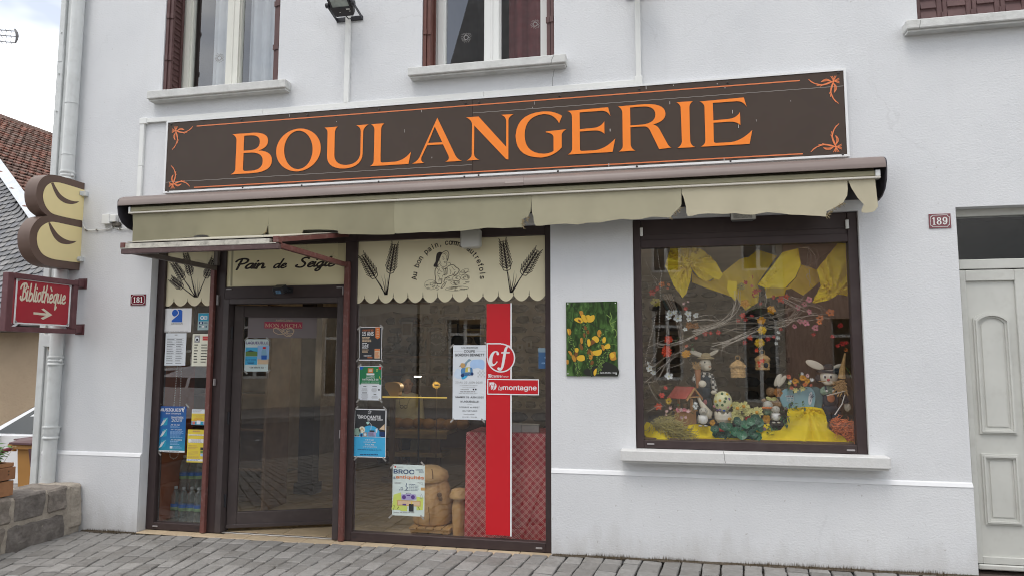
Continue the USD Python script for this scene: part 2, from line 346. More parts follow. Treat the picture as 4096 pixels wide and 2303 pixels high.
# ================================================================== ground
def gz(x): return 0.008 * (x + 1.0) - 0.005
def ground_sheet(x0, x1, y0, y1, dz, n=6):
    xs, ys = np.linspace(x0, x1, n + 1), np.linspace(y0, y1, n + 1); v = [(x, y, gz(np.clip(x, -8,6)) + dz) for y in ys for x in xs]; w = n + 1
    f = [(j * w + i, j * w + i + 1,(j + 1) * w + i + 1,(j + 1) * w + i) for j in range(n) for i in range(n)]
    return tri((np.array(v), np.array(f)))
ASPH = mat('asphalt', (0.11,0.11,0.115),0.85,0.2,4, bump=0.006, bs=120)
lone('ground', ground_sheet(-160,160,-160,160,-0.16,16), mat('earth', (0.16,0.14,0.11),0.95,0.25,0.6), kind='structure')
lone('road', ground_sheet(-60,60,-11.5,-4.2,-0.12), ASPH, kind='structure')
lone('yard', ground_sheet(-30,-5.3,-0.2,14,-0.06), mat('yard_gravel', (0.22,0.20,0.18),0.95,0.25,9, bump=0.01, bs=90), kind='structure')
JOINT = mat('joint_sand', (0.06,0.052,0.042),0.95,0.35,30, bump=0.006, bs=90)
pav = lone('pavement', ground_sheet(-9,7,-4.2,0.25,-0.020), JOINT, kind='structure')
SETTS = [mat(f'granite_{k}', c, 0.8,0.13,26, bump=0.0035, bs=130, rnd=0.12, dirt=(0.10,0.085,0.066), ds=4, damt=0.45, spec=0.35) for k, c in enumerate([(0.235,0.228,0.217),(0.205,0.197,0.186),(0.262,0.253,0.241)])]
def slope(x): return float(np.interp(x, [-5.3,-2.2,-1.2],[-0.36,0.04,0.10]))
def sett(x, y, w, l, rng, far=False):
    """One slightly uneven granite sett, its top edges rounded."""
    h = 0.036 + rng.uniform(-0.003,0.003); c = 0.006; m = []
    def ring(d, z): return [(-w / 2 + d + j[0],-l / 2 + d + j[1], z + t[0]),(w / 2 - d + j[2],-l / 2 + d + j[3], z + t[1]),(w / 2 - d + j[4], l / 2 - d + j[5], z + t[2]),(-w / 2 + d + j[6], l / 2 - d + j[7], z + t[3])]
    j = [rng.uniform(-0.006,0.006) for _ in range(8)]; t = [0] * 4; b = ring(0,-0.01); a = ring(0, h - 0.006 - 0.016); t = [rng.uniform(-0.0025,0.0025) for _ in range(4)]; e = ring(c, h - 0.016)
    v = np.array(b + a + e); f = []
    for k in range(4):
        n = (k + 1) % 4; f += [(k, n, 4 + n, 4 + k),(4 + k, 4 + n, 8 + n, 8 + k)]
    f.append((8,9,10,11)); m = tri((v, np.array(f)))
    an = rng.uniform(-0.02,0.02) - math.atan(slope(x)); m.apply_transform(trimesh.transformations.rotation_matrix(an, (0,0,1)))
    m.apply_translation((x, y, gz(x))); return m
rng = random.Random(11); near, far = [],[]
x = -6.3; col = 0
while x < 3.2:
    w = rng.choice([0.135,0.15,0.16]); y = -0.012 - rng.uniform(0,0.025)
    sl = slope(x + w / 2)                 # the courses fan out a little towards the left
    first = True
    while y > -4.1:
        l = rng.uniform(0.13,0.215) if not (first and rng.random() < 0.6) else rng.uniform(0.07,0.16); first = False
        yc = y - l / 2; xc = x + w / 2 + sl * yc; we = w * (1 + (0.129 if x < -2.2 else 0.06 if x < -1.2 else 0) * yc)
        vis = yc > -1.75 + 0.22 * (xc + 5)
        if not (xc < -5.25 and yc > -1.6): (near if vis else far).append((xc, yc, max(we, 0.08) - 0.014, l - 0.014))
        y -= l
    x += w; col += 1
near.sort(key=lambda s: (s[0]) ** 2 + (s[1] + 5.65) ** 2)
for s in near[:295]: part(pav, 'sett', sett(*s, rng), SETTS[rng.randrange(3)])
part(pav, 'setts_beyond', [sett(*s, rng) for s in near[295:] + far], SETTS[0], kind='stuff')

# ================================================================== the bakery building
SF = dict(x0=-4.63, x1=-0.88, z1=2.655, y=0.085)      # shopfront opening
bakery = thing('bakery_building', 'white rendered two storey bakery building with brown framed shop windows', 'building', (0,0,0))
w2l, w2r, w2b = at('B', 1250,490)[0], at('C', 318,412)[0],4.045
w1l, w1r = -4.62,-3.402
w3l = at('D', 1122,60)[0]
holes = [sbox(SF['x0'],-1, SF['x1'], SF['z1']), sbox(-0.214,0.845,1.469,2.657), sbox(2.131,-1,3.092,2.654), sbox(w1l, 4.045, w1r, 5.75), sbox(w2l, w2b, w2r, 5.75), sbox(w3l, 4.075, w3l + 0.79,5.75)]
facade = sbox(-5.78,-0.2,4.6,7.4)
for h_ in holes: facade = facade.difference(h_)
wall = part(bakery, 'facade_wall', slab(facade, 0.0,0.30), PLASTER)
for pl in (sbox(-5.70,-0.2,-4.632,0.655), sbox(-0.878,-0.2,2.129,0.645)): part(wall, 'plinth', slab(pl, -0.020,0.0), PLASTER)
for a0, a1, zz in ((-5.70,-4.632,0.655),(-0.878,2.129,0.645)):
    pr = Polygon([(-0.020, zz),(-0.024, zz + 0.002),(-0.012, zz + 0.026),(0.0, zz + 0.034),(0.0, zz)])
    v = [(q, p[0], p[1]) for q in (a0, a1) for p in list(pr.exterior.coords)[:-1]]
    part(wall, 'plinth_ledge', trimesh.Trimesh(v).convex_hull, mat('ledge_paint', (0.70,0.71,0.72),0.8,0.05,5))
part(wall, 'side_wall', [bx(-5.78,-5.5,0.302,9,-0.2,7.4), bx(4.3,4.6,0.302,9,-0.2,7.4), bx(-5.5,4.3,8.7,9,-0.2,7.4)], PLASTER)
part(bakery, 'roof', [bx(-6.2,5.0,0.305,9.4,7.402,7.6)], mat('roof_board', (0.2,0.17,0.15)))
# window sills of painted stone: bottom drip groove, small chips
def sill(x0, x1, y0, y1, z0, z1, seed):
    m = tri([bx(x0, x1, y0, y1, z0 + 0.012, z1,0.006), bx(x0 + 0.012, x1 - 0.012, y0 + 0.022, y1, z0 - 0.004, z0 + 0.0118)]); return m
part(bakery, 'window_sill', sill(-4.70,-3.265,-0.10,0.16,3.955,4.043,1), SILL, 'cracked grey sill under the left upper window')
part(bakery, 'window_sill', sill(-2.106,-0.728,-0.10,0.16,3.962,4.046,2), SILL)
part(bakery, 'window_sill', sill(1.842,2.86,-0.10,0.16,3.99,4.072,3), SILL)
part(bakery, 'window_sill', sill(-0.325,1.578,-0.12,0.03,0.757,0.850,4), mat('sill_white', (0.60,0.60,0.59),0.8,0.07,6, bump=0.002, bs=60, dirt=(0.36,0.35,0.32), ds=6, damt=0.3))
CRACK = mat('crack', (0.12,0.12,0.11),0.9)
def crack(zone, pts, Y):
    q = [at(zone, x, y, Y) for x, y in pts]; return flatface(LineString([(p[0], p[2]) for p in q]).buffer(0.0015, quad_segs=1), Y - 0.0012)
part(wall, 'crack', [crack('C', [(315,420),(300,452),(293,488)],-0.1), crack('C', [(313,500),(320,520),(313,560),(306,600),(304,660)],0), crack('W', [(1190,92),(1196,110),(1198,140),(1205,172)],-0.12),
    crack('D', [(1150,155),(1148,175),(1142,215)],-0.1)], CRACK)
# white corner board and rainwater pipe
part(bakery, 'corner_board', [bx(-5.80,-5.73,-0.032,0.02,0.30,4.62,0.004), bx(-5.795,-5.735,-0.036,0.02,4.45,7.4,0.004), bx(-5.725,-5.66,-0.012,0.0,0.3,7.4)] + [cyl((-5.765,-0.045, z),(-5.765,-0.03, z),0.008,8) for z in (3.2,3.95,4.33,4.75)], ZINC)
dp = thing('rain_pipe', 'white painted rainwater downpipe at the left corner of the facade', 'downpipe', (-5.55,-0.075,0.3))
PX, PY = -5.553,-0.072
part(dp, 'pipe', [cyl((PX, PY, 0.25),(PX, PY, 7.4),0.057,20)], ZINC, smooth=40)
for zz in (3.48,3.99,1.80): part(dp, 'joint', [lathe([(0.056,0),(0.0605,0),(0.0605,0.006 if zz != 1.8 else 0.004),(0.056,0.008)],(PX, PY, zz),20)], ZINC, smooth=40)
for zz in (3.235,1.475):
    part(dp, 'collar', [lathe([(0.05,0),(0.064,0.002),(0.068,0.012),(0.064,0.022),(0.059,0.026),(0.061,0.034),(0.065,0.044),(0.061,0.054),(0.059,0.062),(0.065,0.068),(0.068,0.078),(0.064,0.088),(0.05,0.09)],(PX, PY, zz),20), ball((PX + 0.066, PY - 0.01, zz + 0.045),0.016,1)], ZINC, smooth=40)
part(dp, 'collar', lathe([(0.055,0),(0.066,0.003),(0.07,0.012),(0.066,0.022),(0.058,0.026),(0.062,0.04),(0.068,0.06),(0.070,0.10),(0.074,0.104),(0.074,0.116),(0.05,0.118)],(PX, PY, 0.80),20), ZINC, smooth=40)

# ------------------------------------------------------------------ upper windows
def upper_window(xl, xr, zb, kind):
    Yw = 0.20; z1 = 5.75
    fx0, fx1 = xl + 0.03, xr - 0.03
    wn = part(bakery, 'window', [bx(fx0, fx0 + 0.055, Yw, Yw + 0.06, zb, z1), bx(fx1 - 0.055, fx1, Yw, Yw + 0.06, zb, z1), bx(fx0 + 0.055, fx1 - 0.055, Yw + 0.001, Yw + 0.06, zb, zb + 0.05), bx(fx0 + 0.055, fx1 - 0.055, Yw + 0.001, Yw + 0.06, z1 - 0.05, z1)], CREAMPVC if kind == 1 else PVC)
    mid = (fx0 + fx1) / 2
    for a, b in ((fx0 + 0.056, mid - 0.012),(mid + 0.012, fx1 - 0.056)):
        ring = sbox(a, zb + 0.051, b, z1 - 0.051).difference(sbox(a + 0.052, zb + 0.051 + 0.055, b - 0.052, z1 - 0.11)); bead = sbox(a + 0.052, zb + 0.106, b - 0.052, z1 - 0.11).difference(sbox(a + 0.064, zb + 0.118, b - 0.064, z1 - 0.122))
        part(wn, 'sash', [slab(ring, Yw - 0.016, Yw + 0.05), slab(bead, Yw + 0.004, Yw + 0.05)], CREAMPVC if kind == 1 else PVC)
        part(wn, 'glass_pane', flatface(sbox(a + 0.06, zb + 0.112, b - 0.06, z1 - 0.118), Yw + 0.03), GLASSUP)
    part(wn, 'sash_cover', bx(mid - 0.0118, mid + 0.0118, Yw - 0.022, Yw + 0.05, zb + 0.052, z1 - 0.052,0.005), CREAMPVC if kind == 1 else PVC)
    # dim room behind
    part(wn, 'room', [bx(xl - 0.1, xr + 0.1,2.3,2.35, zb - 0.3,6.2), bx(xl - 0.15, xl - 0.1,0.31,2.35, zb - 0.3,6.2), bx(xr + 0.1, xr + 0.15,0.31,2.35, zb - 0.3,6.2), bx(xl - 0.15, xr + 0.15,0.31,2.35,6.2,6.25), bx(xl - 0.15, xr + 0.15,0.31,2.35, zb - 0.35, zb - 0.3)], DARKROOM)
    return wn, mid, fx0, fx1
def pleat(x0, x1, z0, z1, y, amp, wl, seed):
    n = int((x1 - x0) / 0.012); xs = np.linspace(x0, x1, n); rr = np.random.RandomState(seed); ph = np.cumsum(rr.uniform(0.6,1.4, n)) * (x1 - x0) / n / wl * 2 * np.pi
    v = []; zs = np.linspace(z0, z1,4)
    for z in zs: v += [(x, y + amp * math.sin(p), z) for x, p in zip(xs, ph)]
    f = [(j * n + i, j * n + i + 1,(j + 1) * n + i + 1,(j + 1) * n + i) for j in range(3) for i in range(n - 1)]
    return tri((np.array(v), np.array(f)))
def side_shutter(wn, x, dirn, zb, m, slats):
    """Steel leaves folded against the reveal, seen edge on."""
    y0, y1 = 0.012,0.185
    for k in range(2):
        xx = x + dirn * 0.034 * k; yo = 0.012 * k
        s = part(wn, 'shutter', [bx(xx, xx + dirn * 0.012, y0 + yo, y1, zb + 0.004,5.75), bx(xx + dirn * 0.0121, xx + dirn * 0.028, y0 + yo, y0 + yo + 0.03, zb + 0.004,5.75), bx(xx + dirn * 0.0121, xx + dirn * 0.028, y1 - 0.028, y1 - 0.0005, zb + 0.004,5.75)]
            + [bx(xx + dirn * 0.005, xx + dirn * 0.034, y0 + yo - 0.008, y0 + yo + 0.012, z, z + 0.05) for z in (zb + 0.33, zb + 0.75)], m)
    if slats:
        for k in range(26):
            z = zb + 0.09 + k * 0.058; v = [(x + dirn * 0.0465, y0 + 0.055, z),(x + dirn * 0.0465, y1 - 0.035, z),(x + dirn * 0.0465, y1 - 0.035, z + 0.03),(x + dirn * 0.0465, y0 + 0.055, z + 0.03),(x + dirn * 0.062, y0 + 0.06, z + 0.006),(x + dirn * 0.062, y1 - 0.04, z + 0.006)]
            part(wn, 'slat', trimesh.Trimesh(v).convex_hull, m)
wn1, mid1, f0, f1 = upper_window(w1l, w1r, 4.052,1)
side_shutter(wn1, w1l + 0.004,1,4.052, SHUT, True); side_shutter(wn1, w1r - 0.004,-1,4.052, SHUT, False)
part(wn1, 'curtain', [pleat(f0 + 0.28, mid1 - 0.1,4.0,5.8,0.31,0.02,0.11,3), pleat(mid1 + 0.1, f1 - 0.02,4.0,5.8,0.31,0.02,0.12,4)], CURTAIN)
wn2, mid2, f0, f1 = upper_window(w2l, w2r, 4.055,2)
side_shutter(wn2, w2l + 0.004,1,4.055, SHUTRED, False); side_shutter(wn2, w2r - 0.004,-1,4.055, SHUT, True)
part(wn2, 'curtain', [pleat(mid2 + 0.12, f1 - 0.02,4.0,5.8,0.34,0.03,0.16,5)], mat('red_curtain', (0.13,0.032,0.036),0.9,0.2,9), 'dark red curtain')
STARS = mat('sticker_white', (0.27,0.26,0.25),0.6)
def sunburst(zone, cx, cy, r, Y):
    c = at(zone, cx, cy, Y); R_ = abs(at(zone, cx + r, cy, Y)[0] - c[0]); s = [Point(c[0], c[2]).buffer(R_ * 0.42).difference(Point(c[0], c[2]).buffer(R_ * 0.32))]; rr = random.Random(cx)
    for k in range(16):
        a = k * math.pi / 8; pts = [(c[0] + R_ * t * math.cos(a + 0.18 * math.sin(t * 9 + k)), c[2] + R_ * t * math.sin(a + 0.18 * math.sin(t * 9 + k))) for t in np.linspace(0.45, rr.uniform(0.8,1),6)]; s.append(LineString(pts).buffer(R_ * 0.025))
    return flatface(unary_union(s), Y)
part(wn2, 'sun_sticker', sunburst('B', 1585,285,42,0.228), STARS); part(wn2, 'sun_sticker', sunburst('C', 175,185,40,0.228), STARS); part(wn1, 'sun_sticker', sunburst('A', 1655,440,38,0.228), STARS)
# closed folding shutters of the right upper window
xs0 = w3l + 0.01
sh3 = part(bakery, 'window', bx(xs0 - 0.004, w3l + 0.787,0.10,0.12,4.08,5.75), SHUT, 'upper window closed with brown folding steel shutters')
for k in range(4):
    a = at('i', [30,665,1365,2045][k],250,0.05)[0]; b = at('i', [665,1365,2045,2700][k],250,0.05)[0]; z0 = 4.082; s0, s1 = a + 0.033, b - 0.040
    p_ = part(sh3, 'shutter', [bx(a + 0.002, s0,0.062,0.098, z0,5.74,0.004), bx(s1, b - 0.002,0.062,0.098, z0,5.74,0.004), bx(s0 + 0.0005, s1 - 0.0005,0.075,0.098, z0,5.74)], SHUT)
    for q in range(12):
        z = z0 + 0.055 + q * 0.082
        v = [(s0 + 0.003,0.0745, z),(s1 - 0.003,0.0745, z),(s0 + 0.003,0.060, z + 0.004),(s1 - 0.003,0.060, z + 0.004),(s0 + 0.003,0.0745, z + 0.072),(s1 - 0.003,0.0745, z + 0.072)]
        part(sh3, 'slat', trimesh.Trimesh(v).convex_hull, SHUT)
    if k: part(sh3, 'hinge', [bx(a - 0.010, a + 0.004,0.054,0.0615, z0 + 0.03, z0 + 0.10,0.003)], SHUT)

# ------------------------------------------------------------------ shopfront frame, panes, door
Y0, YG = 0.085,0.115
def fr(x0, x1, z0, z1, y0=Y0, y1=0.165): return bx(x0, x1, y0, y1, z0, z1,0.003)
sfr = part(bakery, 'shopfront_frame', [fr(-4.63,-4.552,0.0,2.655), fr(-0.939,-0.88,0.0,2.655), fr(-4.5515,-4.0,2.575,2.655), fr(-3.9985,-2.6205,2.575,2.655,0.087), fr(-2.62,-0.9395,2.575,2.655),
    fr(-4.5515,-4.05,0.0,0.062), fr(-2.62,-0.9395,0.0,0.075), fr(-4.0495,-3.917,0.0,2.5745,0.09), fr(-2.733,-2.6205,0.0,2.5745,0.09), fr(-3.9165,-2.7335,2.085,2.195,0.088), fr(-3.9165,-2.7335,2.565,2.5745,0.089)], BROWN)
part(sfr, 'glass_pane', flatface(sbox(-4.554,0.06,-4.048,2.577), YG), GLASS, 'narrow left shop window pane')
part(sfr, 'glass_pane', flatface(sbox(-2.622,0.073,-0.937,2.577), YG), GLASS, 'large shop window pane right of the door')
part(sfr, 'drain_cap', [bx(*sorted((at('J', 185,1150, Y0)[0], at('J', 258,1150, Y0)[0])),0.078,0.0845,0.024,0.036,0.002), bx(*sorted((at('O', 1842,1305, Y0)[0], at('O', 1905,1305, Y0)[0])),0.078,0.0845,0.026,0.040,0.002)], mat('grey_cap', (0.3,0.28,0.28)))
for zn_, q0, q1 in (('O', 72,110),('J', 800,860)): part(sfr, 'drain_slot', flatface(sbox(at(zn_, q0,1195, Y0)[0],0.033, at(zn_, q1,1195, Y0)[0],0.040), Y0 - 0.001), BLACK)
part(sfr, 'clip', [bx(at('K', 58,565, Y0)[0], at('K', 102,565, Y0)[0],0.08,0.0875,2.168,2.178), bx(at('K', 1025,545, Y0)[0], at('K', 1070,545, Y0)[0],0.08,0.0875,2.165,2.174)], mat('grey_cap', (0.3,0.28,0.28)))
# door lining and leaf: hinged on the left, standing a little open into the shop
door = part(bakery, 'entrance_door', [bx(-3.917 + 0.0005,-3.862,0.075,0.20,0.006,2.084,0.003), bx(-2.792,-2.7335,0.075,0.20,0.006,2.084,0.003), bx(-3.8615,-2.7925,0.077,0.20,2.036,2.084,0.003)], DOORBROWN)
HX, HY, TH, LW = -3.856,0.150, math.radians(23.0),1.045
ct, st = math.cos(TH), math.sin(TH)
def leaf(m):
    m = tri(m).copy(); m.apply_transform(trimesh.transformations.rotation_matrix(TH, (0,0,1))); m.apply_translation((HX, HY, 0)); return m
part(door, 'leaf', leaf([bx(0.004,0.088,0,0.05,0.035,2.03,0.004), bx(LW - 0.085, LW, 0,0.05,0.035,2.03,0.004), bx(0.0885, LW - 0.0855,0.001,0.05,0.035,0.165,0.004), bx(0.0885, LW - 0.0855,0.001,0.05,1.925,2.03,0.004), bx(0.0, LW, -0.012,-0.0005,0.03,0.062,0.003)]), DOORBROWN)
part(door, 'glass_pane', leaf(flatface(sbox(0.086,0.162, LW - 0.083,1.928),0.024)), GLASS)
for z in (0.22,0.95,1.72): part(door, 'hinge', cyl((HX - 0.004, HY - 0.02, z),(HX - 0.004, HY - 0.02, z + 0.11),0.011,10), BLACK)
part(door, 'door_stop_clip', [bx(-2.742,-2.732,0.066,0.0745,0.86,0.93), bx(-3.985,-3.972,0.066,0.0895,1.30,1.36), bx(-3.985,-3.972,0.066,0.0895,2.03,2.12), bx(-2.745,-2.735,0.066,0.0745,2.10,2.17)], mat('grey_cap', (0.3,0.28,0.28)))
part(door, 'push_bar', leaf([cyl((0.93,0.09,0.75),(0.93,0.09,1.45),0.012,10), cyl((0.93,0.05,0.78),(0.93,0.09,0.78),0.008,8), cyl((0.93,0.05,1.42),(0.93,0.09,1.42),0.008,8)]), mat('steel', (0.5,0.5,0.5),0.35,0.05, metal=1))
# tiled threshold along the whole front, each tile on its bed
TILE = [mat(f'threshold_tile_{k}', c, 0.55,0.08,12, dirt=(0.25,0.20,0.14), ds=9, damt=0.4, rnd=0.06) for k, c in enumerate([(0.50,0.40,0.27),(0.47,0.37,0.25)])]
th = part(bakery, 'threshold', bx(-4.632,-0.879,-0.02,0.30,-0.10,-0.012), mat('threshold_bed', (0.15,0.125,0.1),0.95,0.2,20))
xx = -4.63; k = 0; rng = random.Random(4)
while xx < -0.9:
    b_ = min(xx + 0.268,-0.881)
    part(th, 'tile', bx(xx + 0.002, b_ - 0.002,-0.034 + rng.uniform(-0.002,0.002),0.086 if not (-3.95 < xx < -2.85) else 0.19,-0.0118,0.004 + rng.uniform(-0.001,0.001) - 0.006,0.003), TILE[k % 2]); xx = b_; k += 1
part(th, 'sill_strip', bx(-3.862,-2.79,0.10,0.13,-0.0015,0.008,0.002), mat('steel', (0.5,0.5,0.5)))

# ------------------------------------------------------------------ display window (right) frame and pane
YD = 0.028
dw = part(bakery, 'display_window_frame', [bx(-0.211,-0.150, YD, 0.11,0.852,2.655,0.003), bx(1.396,1.466, YD, 0.11,0.852,2.655,0.003), bx(-0.1495,1.3955, YD, 0.11,0.852,0.915,0.003), bx(-0.1495,1.3955, YD, 0.11,2.428,2.49,0.003), bx(-0.1495,1.3955, YD + 0.012,0.11,2.4905,2.655,0.002), bx(-0.1495,1.3955, YD + 0.004, YD + 0.0115,2.535,2.545)], BROWN, 'brown frame of the flower display window')
part(dw, 'glass_pane', flatface(sbox(-0.153,0.913,1.399,2.430),0.062), GLASS)
part(dw, 'drain_cap', [bx(at('R', 232,1228, YD)[0], at('R', 308,1228, YD)[0], YD - 0.006, YD - 0.0005,0.880,0.892,0.002), bx(at('S', 1070,1298, YD)[0], at('S', 1158,1298, YD)[0], YD - 0.006, YD - 0.0005,0.872,0.884,0.002)], mat('grey_cap', (0.3,0.28,0.28)))
part(dw, 'clip', [bx(at('d', 2013,650, YD)[0], at('d', 2048,650, YD)[0], YD - 0.008, YD + 0.0115, at('d', 2030,710, YD)[2], at('d', 2030,617, YD)[2],0.003), bx(at('c', 2472,590, YD)[0], at('c', 2503,590, YD)[0], YD - 0.008, YD + 0.0115, at('c', 2490,632, YD)[2], at('c', 2490,545, YD)[2],0.003)], PVC)
part(dw, 'rendered_edge', [bx(1.4665,1.469,0.002,0.06,0.85,2.655), bx(-0.2138,-0.2115,0.002,0.06,0.85,2.655)], PVC)

# ------------------------------------------------------------------ white house door at the right
YH = 0.10
hd = part(bakery, 'house_door', [bx(2.134,2.168, YH - 0.004,0.18,0.03,2.65), bx(3.057,3.091, YH - 0.004,0.18,0.03,2.65), bx(2.1685,3.0565, YH - 0.001,0.18,2.60,2.653), bx(2.1685,3.0565, YH - 0.002,0.18,2.205,2.277,0.004)], DOORWHITE, 'white panelled house door under a dark fanlight')
part(hd, 'glass_pane', flatface(sbox(2.165,2.275,3.06,2.602), YH + 0.03), glass('fanlight_glass', (0.9,0.92,0.95),1.33), 'dark fanlight pane')
rl, rr_ = 2.168,2.62
part(hd, 'door_leaf', [bx(2.1685,2.208, YH, 0.16,0.10,2.198,0.003), bx(2.53,2.605, YH, 0.16,0.10,2.198,0.003), bx(2.2085,2.5295, YH + 0.0005,0.16,2.118,2.198,0.003), bx(2.2085,2.5295, YH + 0.0005,0.16,0.10,0.15,0.003), bx(2.2085,2.5295, YH + 0.018,0.15,0.1505,2.1175), bx(2.172,2.605, YH - 0.018, YH - 0.0005,0.062,0.10,0.008)], DOORWHITE)
part(hd, 'door_leaf', [bx(2.612,2.69, YH, 0.16,0.10,2.198,0.003), bx(2.6905,3.016, YH + 0.018,0.15,0.10,2.198), bx(3.0165,3.055, YH, 0.16,0.10,2.198,0.003)], DOORWHITE)
def panel(x0, x1, z0, z1, arch, o):
    def sh(d):
        s = sbox(x0 + d, z0 + d, x1 - d, z1 - d)
        if arch:
            cx = (x0 + x1) / 2; w_ = (x1 - x0) / 2 - d; R_ = (w_ * w_ + arch * arch) / (2 * arch); s = s.union(Point(cx, z1 - d + arch - R_).buffer(R_, quad_segs=24).intersection(sbox(x0 + d, z1 - d - 0.002, x1 - d, z1 + 1)))
        return s
    return [slab(sh(0).difference(sh(0.012)), YH + 0.006, YH + 0.018), slab(sh(0.012).difference(sh(0.024)), YH - 0.004, YH + 0.018), slab(sh(0.024).difference(sh(0.036)), YH + 0.008, YH + 0.018), slab(sh(0.05).difference(sh(0.053)), YH + 0.0155, YH + 0.018), slab(sh(0.053), YH + 0.012, YH + 0.018)]
part(hd, 'door_panel', panel(2.733,2.974,1.010,1.845,0.042,0), DOORWHITE); part(hd, 'door_panel', panel(2.733,2.974,0.372,0.868,0,0), DOORWHITE)
part(hd, 'door_panel', panel(2.243,2.484,1.010,1.845,0.042,0), DOORWHITE); part(hd, 'door_panel', panel(2.242,2.482,0.372,0.868,0,0), DOORWHITE)
part(hd, 'hall', [bx(2.2,3.5,1.2,1.25,0,2.8), bx(2.2,3.5,0.31,1.2,2.75,2.8), bx(2.13,2.15,0.31,1.2,0,2.8), bx(3.5,3.55,0.31,1.2,0,2.8), bx(2.15,3.5,0.31,1.2,-0.05,0)], mat('hall_dark', (0.05,0.05,0.06)))
part(hd, 'doorstep', bx(2.131,3.092,-0.012,0.2,-0.05,0.03,0.004), mat('doorstep', (0.10,0.075,0.065),0.6,0.2,10))

# ------------------------------------------------------------------ inside: floor tiles, dark walls, stone wall at the back
floor = part(bakery, 'floor', bx(-5.45,2.1,0.301,6.6,-0.12,-0.008), mat('floor_grout', (0.16,0.13,0.09),0.9))
FT = mat('floor_tile', (0.42,0.33,0.21),0.45,0.12,7, rnd=0.08, spec=0.4)
for i_ in range(15):
    for j_ in range(8):
        x_, y_ = -5.0 + i_ * 0.42,0.19 + j_ * 0.42
        part(floor, 'floor_tile', bx(x_ + 0.003, x_ + 0.417, max(y_ + 0.003,0.191), y_ + 0.417,-0.0078,0.0), FT)
part(floor, 'floor_beyond', bx(-5.4,2.1,3.56,6.6,-0.0078,0.0), FT)
iw = part(bakery, 'interior_wall', [bx(-5.46,-5.40,0.301,6.6,0,2.95), bx(2.04,2.10,0.301,6.6,0,2.95), bx(-5.4,2.04,6.6,6.66,0,2.95)], mat('stone_mortar', (0.40,0.34,0.27),0.95,0.2,5, bump=0.01, bs=25))
part(bakery, 'ceiling', bx(-5.46,2.10,0.301,6.66,2.85,2.95), CEIL)
STN = mat('basalt_stone', (0.17,0.148,0.125),0.9,0.3,9, bump=0.012, bs=22, rnd=0.3)
rng = random.Random(21); zz = 0.25; nst = 0
while zz < 2.75:
    hh = rng.uniform(0.13,0.22); xx = -4.9 + rng.uniform(-0.2,0)
    while xx < 1.95:
        ww = rng.uniform(0.2,0.52); n_ = 8; pts = []
        for k in range(n_):
            a = 2 * math.pi * k / n_; rx, rz = ww * 0.44 * rng.uniform(0.85,1.1), hh * 0.42 * rng.uniform(0.8,1.12); e = 0.7
            pts.append((xx + ww / 2 + rx * math.copysign(abs(math.cos(a)) ** e, math.cos(a)), zz + hh / 2 + rz * math.copysign(abs(math.sin(a)) ** e, math.sin(a))))
        v = [(p[0],6.6, p[1]) for p in pts] + [(xx + ww / 2 + (p[0] - xx - ww / 2) * 0.82,6.6 - rng.uniform(0.03,0.055), zz + hh / 2 + (p[1] - zz - hh / 2) * 0.82) for p in pts]
        if nst < 290: part(iw, 'stone', trimesh.Trimesh(v).convex_hull, STN)
        nst += 1; xx += ww + 0.02
    zz += hh + 0.015
# ================================================================== BOULANGERIE sign
SIGNB = mat('sign_brown', (0.060,0.043,0.034),0.55,0.06,3, spec=0.22); ORANGE = mat('sign_orange', (0.86,0.225,0.022),0.45,0.03,3); ORANGE2 = mat('sign_orange_line', (0.72,0.20,0.07),0.45,0.03,3)
WHITEMETAL = mat('white_metal', (0.70,0.71,0.71),0.4,0.04,4)
SX0, SX1, SZ0, SZ1 = -4.523,1.421,3.070,3.762
def dz_at(x): return 0.0
sign = thing('shop_sign', 'long brown BOULANGERIE sign board with orange serif letters above the awning', 'sign', ((SX0 + SX1) / 2,-0.02, SZ0))
seam = at('B', 1632,1000,-0.03)[0]
part(sign, 'panel', bx(SX0 + 0.018, seam - 0.0015,-0.030,-0.008, SZ0 + 0.018, SZ1 - 0.018), SIGNB); part(sign, 'panel', bx(seam + 0.0015, SX1 - 0.018,-0.030,-0.008, SZ0 + 0.018, SZ1 - 0.018), SIGNB)
part(sign, 'frame', slab(sbox(SX0, SZ0, SX1, SZ1).difference(sbox(SX0 + 0.0175, SZ0 + 0.0175, SX1 - 0.0175, SZ1 - 0.0175)),-0.034,0.0), WHITEMETAL)
